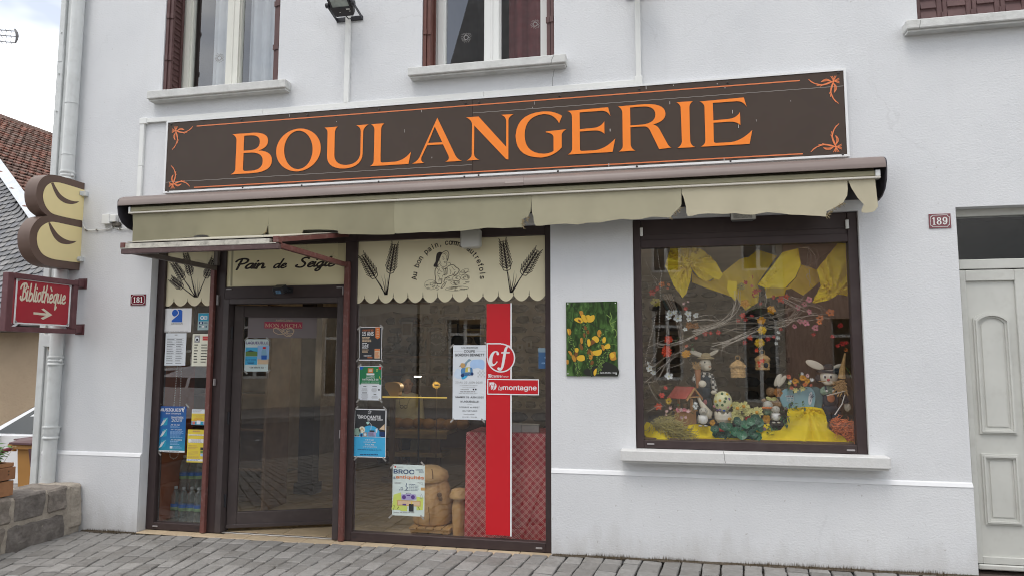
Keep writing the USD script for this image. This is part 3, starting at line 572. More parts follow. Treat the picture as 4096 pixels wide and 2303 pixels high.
GL = dict(B='M0 100 L42 100 Q72 99 72 77 Q72 60 53 55 Q81 52 81 28 Q81 0 42 0 L0 0 Q9 4 9 14 L9 84 Q9 94 0 100Z M24 94 L38 94 Q56 93 56 76 Q56 58 38 57 L24 57Z M24 51 L40 51 Q63 49 63 28 Q63 7 42 6 L30 6 Q24 6 24 12Z',
 U='M0 100 L29 100 Q23 95 23 86 L23 32 Q24 8 50 6 Q78 7 80 32 L80 84 Q80 94 70 100 L96 100 Q86 94 85 84 L85 32 Q84 -2 45 -2 Q7 0 7 32 L7 86 Q7 95 0 100Z',
 L='M0 100 L30 100 Q23 95 23 86 L23 12 Q23 7 28 7 L55 7 Q76 9 90 28 L85 0 L0 0 Q8 4 8 14 L8 86 Q8 95 0 100Z',
 A='M50 104 L87 13 Q92 3 100 0 L67 0 Q77 4 73 14 L62 41 L30 41 L19 14 Q16 4 25 0 L0 0 Q10 4 15 14Z M32 46 L60.5 46 L45 84Z',
 N='M0 100 L26 100 L83 26 L83 86 Q82 96 73 100 L98 100 Q88 95 87.5 86 L87.5 -3 L83 -2 L17 80 L17 14 Q18 4 28 0 L2 0 Q12 5 12.5 14 L12.5 84 Q11 94 0 100Z',
 G='M92 88 L86 72 Q76 95 54 95 Q18 92 18 50 Q18 8 56 5 Q68 5 75 10 L75 40 Q75 50 60 53 L60 55 L100 57 Q91 52 91 44 L91 17 Q75 -3 50 -3 Q0 0 0 50 Q2 100 54 101 Q76 101 92 88Z',
 E='M0 98 L73 100 L77 80 Q72 92 62 93 L22 93 L22 55 L48 56 Q60 57 66 69 L66 41 Q60 50 48 50 L22 50 L22 10 Q22 6 27 6 L50 6 Q68 8 85 29 L80 0 L0 0 Q8 4 8 14 L8 84 Q8 94 0 98Z',
 R='M0 100 L50 101 Q90 100 90 77 Q90 60 66 55 Q74 52 78 44 L92 12 Q95 4 100 2 L77 0 L62 38 Q58 52 48 52 L23 52 L23 14 Q24 4 32 0 L0 0 Q8 4 8 14 L8 84 Q8 95 0 100Z M23 96 L48 96 Q71 95 71 77 Q71 57 44 56 L23 56Z',
 I='M0 100 L32 100 Q25 95 25 86 L25 14 Q26 4 34 0 L0 0 Q8 5 9 14 L8 86 Q8 95 0 100Z')
oo = Point(50,50).buffer(1, quad_segs=24); OG = affinity.scale(oo, 50,52, origin=(50,50)).difference(affinity.rotate(affinity.scale(oo, 32,47, origin=(50,50)),4))
LET = [('B', 'V', 583,685),('O', 'B', 155,490),('U', 'B', 515,845),('L', 'B', 865,1170),('A', 'B', 1180,1555),('N', 'B', 1584, None),('G', 'C', 28,410),('E', 'C', 420,778),('R', 'C', 803,1200),('I', 'C', 1245,1377),('E', 'C', 1420,1812)]
LZ0, LZ1 = at('C', 1560,1100,-0.03)[2], at('C', 1540,752,-0.03)[2]; LZ0b = at('B', 1000,1250,-0.03)[2]; LZ1b = at('B', 925,938,-0.03)[2]
LZ0, LZ1 = (LZ0 + LZ0b) / 2,(LZ1 + LZ1b) / 2
for ch, zn, a, b in LET:
    yy = {'V': 380, 'B': 1100, 'C': 980}[zn]; x0 = at(zn, a, yy, -0.03)[0]; x1 = at(zn, b, yy, -0.03)[0] if b else at('C', 12,870,-0.03)[0]
    s = OG if ch == 'O' else glyph(GL[ch]); bb = s.bounds; s = affinity.translate(s, -bb[0],0); s = affinity.scale(s, (x1 - x0) / (bb[2] - bb[0]),(LZ1 - LZ0) / 100, origin=(0,0)); s = affinity.translate(s, x0, LZ0)
    part(sign, 'letter', slab(s, -0.0335,-0.0302), ORANGE)
zt, zb_ = at('B', 500,882,-0.03)[2], at('B', 500,1362,-0.03)[2]
x_l, x_r = at('A', 1485,943,-0.03)[0], at('D', 240,600,-0.03)[0]
for z in (zt, zb_): part(sign, 'border_line', [flatface(sbox(x_l, z - 0.0045, x_r, z + 0.0045),-0.0312)], ORANGE2)
THIN = mat('pale_line', (0.36,0.33,0.30),0.6)
part(sign, 'thin_line', flatface(sbox(SX0 + 0.02, zb_ + 0.062, seam - 0.003, zb_ + 0.065),-0.0310), THIN); part(sign, 'thin_line', flatface(sbox(seam + 0.003, zt - 0.070, SX1 - 0.02, zt - 0.067),-0.0310), THIN)
def spray(cx, cz, sx, sz):
    out = [Point(0,0).buffer(0.013)]
    for horiz in (0,1):
        L_ = []
        for k, (d, ln, cv) in enumerate([(0.30,0.26,0.25),(0.22,0.20,0.02),(0.36,0.28,0.45),(0.12,0.19,-0.20),(0.05,0.15,-0.30)]):
            pts = [(t * ln, 0.055 * math.sin(t * 2.6) * (d * 3) * (1 if k != 3 and k != 4 else 1) - cv * 0.16 * t * t) for t in np.linspace(0.08,1,9)]; L_.append(LineString(pts).buffer(0.0042))
        for k in range(3): L_.append(LineString([(0.03 + t * 0.11,-0.028 * math.sin(t * 3.1) * (0.3 + 0.4 * k)) for t in np.linspace(0,1,7)]).buffer(0.0035))
        for k in range(4): L_.append(LineString([(-0.018 - 0.014 * t * (3 - 0.0 * k),(k - 1.5) * 0.014 * (0.4 + t)) for t in (0,0.5,1)]).buffer(0.0038))
        s = unary_union(L_)
        if horiz: s = affinity.affine_transform(s, [0,1,1,0,0,0])
        out.append(s)
    s = unary_union(out); s = affinity.scale(s, sx * 0.64, sz * 0.64, origin=(0,0)); return affinity.translate(s, cx, cz)
for zn, px_, py_, sx, sz in (('A', 1326,988,1,-1),('A', 1304,1393,1,1),('D', 495,614,-1,-1),('D', 513,1111,-1,1)):
    c = at(zn, px_, py_, -0.03); part(sign, 'ornament', flatface(spray(c[0], c[2], sx, sz),-0.0318), ORANGE2)
for zn, px_, py_ in (('A', 1292,940),('A', 1822,904),('B', 389,868),('B', 929,828),('B', 1580,780),('B', 1682,774),('C', 358,725),('C', 960,674),('C', 1625,624),('D', 531,550),('D', 563,1168),('C', 1648,1217),('C', 942,1259),('C', 347,1294),('B', 1680,1324),('B', 1572,1336),('B', 926,1373),('B', 346,1400),('A', 1832,1416),('A', 1270,1445)):
    c = at(zn, px_, py_, -0.03); part(sign, 'screw', lathe([(0.009,-0.004),(0.009,0),(0.005,0.004),(0,0.0045)],(0,0,0),10).apply_transform(trimesh.transformations.rotation_matrix(math.pi / 2,(1,0,0))).apply_translation((c[0],-0.034, c[2])), mat('screw', (0.05,0.042,0.04),0.35))
rng = random.Random(5)
part(sign, 'paint_scratch', [flatface(sbox(c[0], c[2], c[0] + rng.uniform(0.003,0.006), c[2] + rng.uniform(0.006,0.03)),-0.0345) for c in [at(z_, x_, y_, -0.03) for z_, x_, y_ in (('C', 1188,790),('C', 1660,860),('C', 1705,970),('C', 1840,920),('C', 738,995),('B', 608,925),('B', 1326,1197),('B', 1246,850),('D', 170,770),('C', 1010,677),('C', 1215,652),('C', 1545,640),('C', 1604,670),('C', 168,793),('C', 155,820),('C', 728,1260),('C', 1598,1222),('B', 252,885),('B', 1118,1003))]], mat('scratch', (0.45,0.42,0.40),0.6), kind='stuff')

# ================================================================== white cable trunking
def zc(zn, x, y): return at(zn, x, y, -0.014)
tr = thing('cable_trunking', 'white cable trunking running over the top of the brown sign', 'cable trunking', (-4.6,0,2.95))
ztop = (zc('B', 60,853)[2] + zc('A', 1108,917)[2]) / 2; zr = zc('C', 700,648)[2]; xe = zc('C', 950,300)[0]; xf = zc('B', 690,500)[0]; xl_ = zc('A', 1080,960)[0]
zbk = SZ1 + 0.022
cuts = [xl_ - 0.026, zc('B', 57,850)[0], zc('B', 1718,730)[0], xe + 0.024]
for a, b in zip(cuts[:-1], cuts[1:]): part(tr, 'trunking', bx(a + 0.001, b - 0.001,-0.028,-0.0004, zbk - 0.020, zbk + 0.022,0.003), PVC)
zj = zc('A', 1060,1257)[2]
part(tr, 'trunking', bx(xl_ - 0.026, xl_ + 0.020,-0.0275,-0.0004, zj + 0.001, zbk - 0.0205,0.003), PVC); part(tr, 'trunking', bx(xl_ - 0.026, xl_ + 0.020,-0.0275,-0.0004,2.98, zj - 0.001,0.003), PVC)
part(tr, 'corner_cover', bx(xl_ - 0.032, xl_ + 0.05,-0.033,-0.0002, zbk - 0.03, zbk + 0.028,0.004), PVC); part(tr, 'corner_cover', bx(xe - 0.03, xe + 0.03,-0.033,-0.0002, zbk - 0.026, zbk + 0.05,0.004), PVC)
part(tr, 'trunking', bx(xf - 0.026, xf + 0.022,-0.0272,-0.0004, zbk + 0.0225,6.5,0.003), PVC); part(tr, 'trunking', bx(xe - 0.020, xe + 0.022,-0.0272,-0.0004, zbk + 0.0505,6.5,0.003), PVC)

# ================================================================== floodlights on the wall
def floodlight(x, z, label):
    t = thing('floodlight', label, 'floodlight', (x, -0.2, z), 'floodlights above the sign')
    R_ = trimesh.transformations.rotation_matrix(math.radians(-30),(1,0,0)) @ trimesh.transformations.rotation_matrix(math.pi, (0,0,1)); q = 0.78
    def pl(m): m = tri(m).copy(); m.apply_translation((0,0.205,0)); m.apply_scale(q); m.apply_transform(R_); m.apply_translation((x, -0.10, z)); return m
    body = Polygon([(-0.115,-0.19),(-0.10,-0.205),(0.10,-0.205),(0.115,-0.19),(0.135,-0.11),(0.135,0.16),(0.12,0.18),(-0.12,0.18),(-0.135,0.16),(-0.135,-0.11)])
    b = trimesh.creation.extrude_polygon(body, 0.06, engine='earcut')       # local: xy is the lamp face, +z its back
    part(t, 'housing', pl([b, bx(-0.10,0.10,-0.16,0.14,0.0605,0.10,0.01)] + [bx(-0.09 + 0.03 * k, -0.08 + 0.03 * k, -0.15,0.13,0.1005,0.118) for k in range(7)]), BLACK)
    part(t, 'bezel', pl(trimesh.creation.extrude_polygon(sbox(-0.12,-0.10,0.12,0.165).difference(sbox(-0.102,-0.082,0.102,0.148)),0.012, engine='earcut').apply_translation((0,0,-0.0122))), BLACK)
    part(t, 'lens', pl(bx(-0.1015,0.1015,-0.0815,0.1475,-0.006,-0.0005)), mat('lamp_lens', (0.33,0.38,0.36),0.12,0.25,14, spec=0.7))
    part(t, 'lamp_tube', pl([cyl((-0.07,0.03,-0.0075),(0.07,0.03,-0.0075),0.006,8)]), PVC)
    part(t, 'rating_label', pl(bx(-0.09,-0.045,-0.128,-0.113,-0.0015,-0.0003)), PVC)
    [part(t, 'rating_text', pl(bx(-0.09 + 0.03 * k, -0.07 + 0.03 * k, -0.150 - 0.002 * k, -0.144 - 0.002 * k, -0.001,-0.0003)), PVC) for k in (0,4)]
    part(t, 'bracket', [bar((x + 0.122,-0.20, z + 0.06),(x + 0.122,-0.012, z + 0.02),0.005,0.03), bar((x - 0.122,-0.20, z + 0.06),(x - 0.122,-0.012, z + 0.02),0.005,0.03), bx(x - 0.126, x + 0.126,-0.0115,-0.0005, z + 0.0, z + 0.04), cyl((x + 0.105,-0.2, z + 0.06),(x + 0.135,-0.2, z + 0.06),0.022,12), cyl((x - 0.135,-0.2, z + 0.06),(x - 0.105,-0.2, z + 0.06),0.022,12)], BLACK)
    part(t, 'cable', tube([(x + 0.0,-0.105, z + 0.01),(x + 0.02,-0.07, z - 0.012),(x + 0.03,-0.03, z + 0.01)],0.005), BLACK)
fl = at('h', 1340,740,-0.10)
floodlight(fl[0], fl[2], 'black floodlight between the two left upper windows')
fr_ = at('C', 975,4,-0.10)
floodlight(fr_[0], fr_[2] + 0.07, 'black floodlight at the top edge above the right trunking')

# ================================================================== awning
TAUPE = mat('awning_case', (0.185,0.145,0.130),0.42,0.07,3, spec=0.45); DARKCAP = mat('awning_cap', (0.045,0.042,0.050),0.5,0.1,5)
KHAKI = mat('khaki_fabric', (0.285,0.265,0.175),0.9,0.05,3, bump=0.001, bs=300, dirt=(0.20,0.17,0.11), ds=2.5, damt=0.15, transl=0.12); KHAKI_PALE = mat('khaki_fabric_pale', (0.52,0.475,0.345),0.9,0.06,3, bump=0.001, bs=300, transl=0.12); RAW = mat('frayed_edge', (0.30,0.24,0.14),0.95,0.2,40)
ALU = mat('lip_metal', (0.55,0.52,0.46),0.4,0.05,5)
AX0, AX1 = -4.80,1.60
aw = thing('awning', 'retracted awning with taupe case and torn khaki valance under the BOULANGERIE sign', 'awning', ((AX0 + AX1) / 2,-0.12,2.57))
prof = [(0.0,3.035)] + [(-0.26 * math.sin(t) ** 0.85,2.955 + 0.08 * math.cos(t)) for t in np.linspace(0.15, math.pi / 2,9)] + [(-0.268,2.938),(-0.268,2.915),(-0.255,2.915),(-0.252,2.945),(-0.15,2.99),(0.0,3.0)]
pv = Polygon(prof)
def along(poly, x0, x1):
    m = trimesh.creation.extrude_polygon(poly, x1 - x0, engine='earcut'); v = m.vertices; m.vertices = np.stack([x0 + v[:, 2], v[:, 0], v[:, 1]],1); m.fix_normals(); return m
seamx = at('c', 1275,100,-0.25)[0]
part(aw, 'case', along(pv, AX0, seamx - 0.001), TAUPE, smooth=35); part(aw, 'case', along(pv, seamx + 0.001, AX1), TAUPE, smooth=35)
part(aw, 'case_patch', along(Polygon([(-0.2695,2.913),(-0.2695,2.938),(-0.262,2.952),(-0.2615,2.94),(-0.2685,2.9385),(-0.2685,2.913)]), seamx - 0.15, seamx), TAUPE)
capp = Polygon([(0.0,3.03)] + [(-0.262 * math.sin(t) ** 0.85,2.953 + 0.08 * math.cos(t)) for t in np.linspace(0.15, math.pi / 2,8)] + [(-0.262,2.90),(-0.245,2.83),(-0.20,2.77),(-0.13,2.735),(-0.05,2.72),(0.0,2.72)])
part(aw, 'end_cap', along(capp, AX0 - 0.008, AX0), DARKCAP); part(aw, 'end_cap', along(capp, AX1, AX1 + 0.008), DARKCAP)
part(aw, 'back_plate', bx(AX0 + 0.0005, AX1 - 0.0005,-0.03,-0.0005,2.74,2.998), DARKCAP)
part(aw, 'fabric_roll', [cyl((AX0 + 0.05,-0.11,2.90),(AX1 - 0.05,-0.11,2.90),0.055,16)], KHAKI, smooth=40)
part(aw, 'folding_arm', [bx(AX0 + 0.3, seamx, -0.17,-0.13,2.80,2.84), bx(seamx + 0.1, AX1 - 0.3,-0.17,-0.13,2.80,2.84)], DARKCAP)
fb0, fb1 = at('E', 1560,420,-0.235)[0], at('D', 845,1310,-0.235)[0]
zf1, zf0 = 2.899,2.845
part(aw, 'front_bar', [bx(fb0 + 0.02, fb1 - 0.035,-0.245,-0.205, zf0 + 0.012, zf1,0.006)], KHAKI)
part(aw, 'bar_lip', [bx(fb0, fb1,-0.250,-0.20, zf0 - 0.004, zf0 + 0.0115,0.003)], ALU)
part(aw, 'bar_end', [bx(fb0, fb0 + 0.018,-0.248,-0.203, zf0 + 0.0125, zf1 + 0.004,0.003)], PVC); part(aw, 'bar_end', [bx(fb1 - 0.033, fb1,-0.248,-0.203, zf0 + 0.0125, zf1 + 0.004,0.003)], PVC)
def valance(zone, top, side_r, bottom, side_l, m, seed, rag=()):
    """One torn panel of the valance: its outline traced at the hem, hung with soft folds."""
    Yv = -0.232; ring = [at(zone, x, y, Yv)[[0,2]] for x, y in top + side_r + bottom + side_l]
    P = Polygon(ring).buffer(0); x0, z0, x1, z1 = P.bounds; g = 0.022; pts = []
    B = P.exterior.segmentize(0.02) if hasattr(P.exterior, 'segmentize') else P.exterior
    pts = [c for c in list(shapely.segmentize(P.exterior, 0.022).coords)[:-1]]
    for xx in np.arange(x0 + g / 2, x1, g):
        for z_ in np.arange(z0 + g / 2, z1, g):
            if P.buffer(-g * 0.4).contains(Point(xx, z_)): pts.append((xx, z_))
    pts = np.array(pts); t = Delaunay(pts).simplices; cen = pts[t].mean(1); keep = shapely.contains_xy(P, cen[:, 0], cen[:, 1]); t = t[keep]
    d = (z1 - pts[:, 1]) / (z1 - z0); rr = np.random.RandomState(seed); q = np.stack([pts[:, 0] * 2.2, pts[:, 1] * 1.2, np.full(len(pts), seed * 7.3)],1)
    y = Yv - 0.02 * d * (meshkit.fbm(q, 3, seed) - 0.45) - 0.005 * d * np.sin(pts[:, 0] * 21 + seed) - 0.004 * (meshkit.fbm(q * 7,2, seed + 3) - 0.5)
    return trimesh.Trimesh(np.stack([pts[:, 0], y, pts[:, 1]],1), t, process=False)
def wave(zone_pts, n=0): return zone_pts
part(aw, 'valance', valance('b', [(195,190),(780,168),(1362,140)],[(1366,200),(1358,300),(1350,330),(1330,372),(1300,386)],[(860,408),(840,392),(790,384),(730,392),(715,405),(450,432),(190,455)],[(187,440),(196,300)], KHAKI, 1), KHAKI, smooth=True)
part(aw, 'valance', valance('b', [(1368,140),(1900,118),(2444,100)],[(2446,240),(2450,375),(2440,382)],[(2250,384),(1990,380),(1962,375),(1955,350),(1900,345),(1780,340),(1662,345),(1650,378),(1500,388),(1370,392)],[(1364,370),(1360,300)], KHAKI, 2), KHAKI, smooth=True)
part(aw, 'valance', valance('c', [(-54,255),(0,250),(700,220),(1350,190)],[(1362,240),(1352,300),(1345,380),(1320,430),(1262,455),(1268,540)],[(1180,542),(1060,553),(900,545),(760,562),(640,578),(500,580),(350,592),(200,592),(20,603),(-30,606),(-52,600)],[(-58,500),(-60,400)], KHAKI, 3), mat('khaki_fabric_mid', (0.33,0.31,0.21),0.9,0.06,3, bump=0.001, bs=300, transl=0.12), smooth=True)
part(aw, 'valance', valance('c', [(1362,235),(1362,190),(2000,165),(2576,140),(2700,135),(2898,125)],[(2900,300),(2896,320),(2870,350),(2830,385),(2785,440)],[(2600,432),(2480,460),(2380,462),(2290,452),(2180,470),(2060,492),(1940,492),(1830,512),(1700,505),(1560,512),(1440,526),(1400,526),(1384,500)],[(1375,430),(1362,400),(1356,330)], KHAKI, 4), mat('khaki_fabric_light', (0.40,0.37,0.26),0.9,0.06,3, bump=0.001, bs=300, transl=0.12), smooth=True)
part(aw, 'valance', valance('d', [(325,285),(800,262),(1400,235),(2030,205)],[(2038,300),(2030,370),(1990,440),(1930,480),(1880,505),(1820,530),(1815,585)],[(1700,578),(1560,572),(1450,566),(1340,550),(1210,540),(1100,560),(1060,566),(960,562),(880,548),(760,560),(600,552),(500,560),(430,578),(390,580)],[(375,550),(370,480),(345,385),(328,350)], KHAKI_PALE, 5), KHAKI_PALE, smooth=True)
part(aw, 'valance', valance('d', [(2040,205),(2318,190)],[(2330,300),(2350,480),(2318,525)],[(2290,538),(2230,545),(2185,540)],[(2180,515),(2205,460),(2140,390),(2075,290)], KHAKI_PALE, 6), KHAKI_PALE, smooth=True)
def fray(zone, pts, seed, n=26, ln=0.03):
    r2 = random.Random(seed); q = [at(zone, x, y, -0.236) for x, y in pts]; out = []
    for k in range(n):
        s = r2.random() * (len(q) - 1); i_ = int(s); a = q[i_] + (q[i_ + 1] - q[i_]) * (s - i_); d = np.array([r2.uniform(-0.6,1), r2.uniform(-0.2,0.2), r2.uniform(-1,0.1)]); out.append(tube([a, a + d * ln * r2.uniform(0.4,1)],0.0018,3, False))
    return out
part(aw, 'frayed_threads', fray('c', [(1262,455),(1268,540)],1,30) + fray('c', [(1320,430),(1300,470)],2,16) + fray('d', [(1990,440),(1880,505),(1815,585)],3,60) + fray('d', [(325,490),(260,540),(205,610)],4,40) + fray('b', [(1350,330),(1330,372)],5,14), RAW, kind='stuff')

# ================================================================== canopy over the door on two red-brown posts
can = thing('door_canopy', 'rusty red-brown metal canopy frame with grey roof sheet over the entrance door', 'canopy', (-3.36,-0.5,0.0))
CL, CR, CY = -3.995,-2.715,-1.07
part(can, 'post', bx(-4.044,-4.002,0.045,0.0845,0.004,2.39,0.003), REDBROWN, 'left red-brown post beside the narrow window'); part(can, 'post', bx(-2.721,-2.676,0.045,0.0845,0.004,2.39,0.003), REDBROWN, 'right red-brown post beside the door')
part(can, 'lower_bar', bx(CL - 0.02, CR + 0.02, CY - 0.02, CY + 0.02,2.333,2.372,0.003), mat('red_brown_dark', (0.085,0.048,0.046),0.5,0.14,7, dirt=(0.3,0.26,0.24), ds=22, damt=0.25))
part(can, 'upper_channel', [bx(CL - 0.025, CR + 0.0, CY - 0.022, CY + 0.03,2.3725,2.379), bx(CL + 0.01, CR - 0.06, CY - 0.012, CY + 0.03,2.3795,2.412)], mat('weathered_white', (0.5,0.48,0.42),0.6,0.2,20, dirt=(0.10,0.09,0.08), ds=14, damt=0.7))
part(can, 'end_block', bx(CL - 0.027, CL + 0.008, CY - 0.024, CY + 0.03,2.3795,2.420,0.003), REDBROWN)
part(can, 'end_block', bx(CR - 0.025, CR + 0.02, CY - 0.024, CY + 0.03,2.3795,2.425,0.003), REDBROWN)
GREYARM = mat('grey_brown_arm', (0.14,0.12,0.11),0.6,0.2,9, dirt=(0.27,0.24,0.21), ds=9, damt=0.5)
part(can, 'side_arm', bx(CL - 0.018, CL + 0.018, CY + 0.0205,0.044,2.345,2.383), GREYARM, 'grey-brown left arm'); part(can, 'side_arm', bx(CR - 0.018, CR + 0.018, CY + 0.0205,0.044,2.345,2.383), REDBROWN)
part(can, 'rafter', bar((CL, CY + 0.03,2.408),(CL, 0.08,2.635),0.034,0.034), GREYARM); part(can, 'rafter', bar((CR, CY + 0.03,2.408),(CR, 0.08,2.635),0.036,0.036), REDBROWN)
part(can, 'upright', bx(CL - 0.0175, CL + 0.0175,0.046,0.0835,2.3905,2.612), GREYARM)
part(can, 'roof_sheet', bar(((CL + CR) / 2, CY + 0.01,2.428),((CL + CR) / 2,0.06,2.658), CR - CL - 0.02,0.006), mat('roof_sheet', (0.50,0.48,0.40),0.35,0.08,4, dirt=(0.28,0.25,0.18), ds=3, damt=0.4))
CLEAR = glass('clear_sheet', (0.80,0.79,0.75),1.45)
for xx in (CL, CR): part(can, 'side_sheet', trimesh.Trimesh([(xx, CY + 0.08,2.384),(xx, 0.045,2.384),(xx, 0.045,2.60)],[(0,1,2)], process=False), CLEAR)

# ================================================================== small lamps
lm = thing('door_spotlight', 'small black spotlight on the rail above the entrance door', 'spotlight', (-3.33,0.06,2.13))
sc = at('K', 525,570,0.0)
def spot(m):
    m = tri(m).copy(); m.apply_transform(trimesh.transformations.rotation_matrix(math.radians(28),(1,0,0))); m.apply_transform(trimesh.transformations.rotation_matrix(math.radians(-8),(0,0,1))); m.apply_translation((sc[0], sc[1] - 0.0, sc[2])); return m
part(lm, 'housing', spot([bx(-0.055,0.055,-0.035,0.045,-0.028,0.036,0.008)]), BLACK)
part(lm, 'lens', spot([bx(-0.018,0.034,-0.0375,-0.0355,-0.020,0.012)]), mat('lens_blue', (0.10,0.20,0.32),0.1,0.5,40))
part(lm, 'bracket', [cyl((sc[0] + 0.03, sc[1] + 0.02, sc[2]),(sc[0] + 0.05,0.0875, sc[2] + 0.005),0.012,10), bx(sc[0] + 0.02, sc[0] + 0.075,0.083,0.0878, sc[2] - 0.02, sc[2] + 0.03)], BLACK)
s0, s1 = at('M', 1388,140,0.0), at('M', 1635,335,0.0)
al = thing('alarm_box', 'grey-white box lamp hanging in front of the shop window film', 'box', ((s0[0] + s1[0]) / 2,0.03, s1[2]))
part(al, 'cover', bx(s0[0] + 0.005, s1[0] - 0.004,-0.055,0.05, s1[2], s0[2] + 0.02,0.02), mat('box_grey', (0.44,0.44,0.41),0.5,0.04,3), smooth=50)
part(al, 'mount', bx(s0[0] + 0.05, s1[0] - 0.05,0.0505,0.0845, s1[2] + 0.1, s0[2] + 0.06), PVC)
s0, s1 = at('d', 820,575,-0.03), at('d', 1085,640,-0.03)
l2 = thing('window_lamp', 'small grey and white strip lamp above the flower display window', 'lamp', ((s0[0] + s1[0]) / 2,-0.02, s1[2]))
part(l2, 'housing', trimesh.Trimesh([(s0[0],-0.09, s1[2] + 0.012),(s1[0],-0.09, s1[2] + 0.012),(s0[0] + 0.02,-0.005, s1[2] + 0.012),(s1[0] - 0.02,-0.005, s1[2] + 0.012),(s0[0],-0.085, s0[2] + 0.03),(s1[0],-0.085, s0[2] + 0.03),(s0[0],-0.005, s0[2] + 0.05),(s1[0],-0.005, s0[2] + 0.05)]).convex_hull, mat('lamp_grey', (0.12,0.12,0.12)))
part(l2, 'diffuser', slab(sbox(s0[0] + 0.004, s1[2] + 0.013, s1[0] - 0.004, s0[2] + 0.016).difference(sbox(s0[0] + 0.022, s1[2] + 0.02, s1[0] - 0.03, s0[2] + 0.008)),-0.096,-0.0905), PVC); part(l2, 'prism_plate', slab(sbox(s0[0] + 0.023, s1[2] + 0.021, s1[0] - 0.031, s0[2] + 0.007),-0.094,-0.0905), mat('prism', (0.42,0.42,0.41),0.3,0.3,60))

# ================================================================== junction boxes and cable
jb = thing('junction_box', 'pair of small grey-white junction boxes left of the awning with hanging cable', 'junction box', (-5.0,0,2.7))
a, b = at('E', 1270,485), at('E', 1360,600); part(jb, 'box', bx(a[0], b[0],-0.045,-0.0005, b[2], a[2],0.005), PVC); a, b = at('E', 1362,490), at('E', 1432,575); part(jb, 'box', bx(a[0] + 0.001, b[0],-0.04,-0.0005, b[2], a[2],0.005), PVC)
def wire(zone, pts, Y, r=0.005): 
    q = np.array([at(zone, x, y, Y) for x, y in pts]); t = np.linspace(0, len(q) - 1,4 * len(q)); from_ = np.stack([np.interp(t, range(len(q)), q[:, k]) for k in range(3)],1); return tube(from_, r, 6)
part(jb, 'cable', [wire('E', [(1000,555),(1003,610),(1030,655),(1090,672),(1180,665),(1300,658),(1345,645),(1360,610)],-0.012), wire('E', [(1365,605),(1390,640),(1450,655),(1560,645),(1640,640)],-0.012)], PVC)
part(jb, 'cable_clip', [bx(*sorted((at('E', x, y)[0] - 0.006, at('E', x, y)[0] + 0.006)),-0.02,-0.0005, at('E', x, y)[2] - 0.008, at('E', x, y)[2] + 0.008) for x, y in ((1050,668),(1180,668),(1460,652),(1565,645))], mat('clip_dark', (0.2,0.19,0.17)), kind='stuff')
part(jb, 'cobweb', [bx(at('E', 1375,590)[0], at('E', 1470,590)[0],-0.03,-0.0005, at('E', 1400,630)[2], at('E', 1400,578)[2],0.008)], mat('cobweb_dirt', (0.12,0.11,0.095),0.95,0.4,60))
j2 = thing('meter_box', 'grey box with loose cable beside the rain pipe under the library sign', 'junction box', (-5.72,-0.02,1.5))
a, b = at('F', 552,712,-0.03), at('F', 640,862,-0.03); part(j2, 'box', bx(a[0], b[0],-0.06,-0.001, b[2], a[2],0.006), ZINC)
part(j2, 'cable', [wire('F', [(555,600),(545,660),(538,740),(545,800),(570,870),(600,920)],-0.045,0.004)], mat('cable_beige', (0.45,0.40,0.33))); part(j2, 'cable', [wire('F', [(585,862),(600,890),(612,918)],-0.03,0.006), wire('F', [(600,862),(612,890),(620,918)],-0.03,0.005)], mat('cable_grey', (0.2,0.19,0.18)))

# ================================================================== bread shaped sign and library sign, both standing out from the wall
XB = -5.42
def on(zone, pts, X): return [(atx(zone, x, y, X)[1], atx(zone, x, y, X)[2]) for x, y in pts]
def across(shape, x0, x1):
    """An outline drawn in y and z, extruded along x."""
    ms = []
    for g_ in geoms(shape):
        m = trimesh.creation.extrude_polygon(g_, abs(x1 - x0), engine='earcut'); v = m.vertices; m.vertices = np.stack([min(x0, x1) + v[:, 2], v[:, 0], v[:, 1]],1); ms.append(m)
    m = trimesh.util.concatenate(ms); m.fix_normals(); return m
BREADB = mat('bread_sign_brown', (0.115,0.072,0.055),0.5,0.06,3, dirt=(0.16,0.11,0.09), ds=4, damt=0.3); BREADY = mat('bread_sign_yellow', (0.76,0.64,0.33),0.45,0.05,2.5)
def ring_smooth(pts, n=8):
    p = np.array(pts, float); out = []; N_ = len(p)
    for i_ in range(N_):
        p0, p1, p2, p3 = p[i_ - 1], p[i_], p[(i_ + 1) % N_], p[(i_ + 2) % N_]
        for t in np.linspace(0,1, n, endpoint=False): out.append(0.5 * (2 * p1 + (p2 - p0) * t + (2 * p0 - 5 * p1 + 4 * p2 - p3) * t * t + (3 * p1 - p0 - 3 * p2 + p3) * t ** 3))
    return out
def open_smooth(pts, n=8):
    p = np.array(pts, float); p = np.vstack([2 * p[0] - p[1], p, 2 * p[-1] - p[-2]]); out = []
    for i_ in range(1, len(p) - 2):
        for t in np.linspace(0,1, n, endpoint=False):
            p0, p1, p2, p3 = p[i_ - 1:i_ + 3]; out.append(tuple(0.5 * (2 * p1 + (p2 - p0) * t + (2 * p0 - 5 * p1 + 4 * p2 - p3) * t * t + (3 * p1 - p0 - 3 * p2 + p3) * t ** 3)))
    return out + [tuple(p[-2])]
bs_ = thing('bread_sign', 'brown and yellow double loaf shaped sign projecting from the left corner', 'sign', (XB, -0.3,2.42))
outl = [(1022,102)] + open_smooth([(1022,102),(800,35),(700,10),(600,0),(520,30),(460,110),(437,230),(455,350),(500,430),(575,493)])[1:] + open_smooth([(575,493),(480,520),(410,590),(365,680),(355,790),(375,900),(430,1000),(520,1075),(640,1110),(960,1148)])[1:]
part(bs_, 'body', across(Polygon(on('E', outl, XB)).buffer(0), XB - 0.128, XB), BREADB, smooth=30)
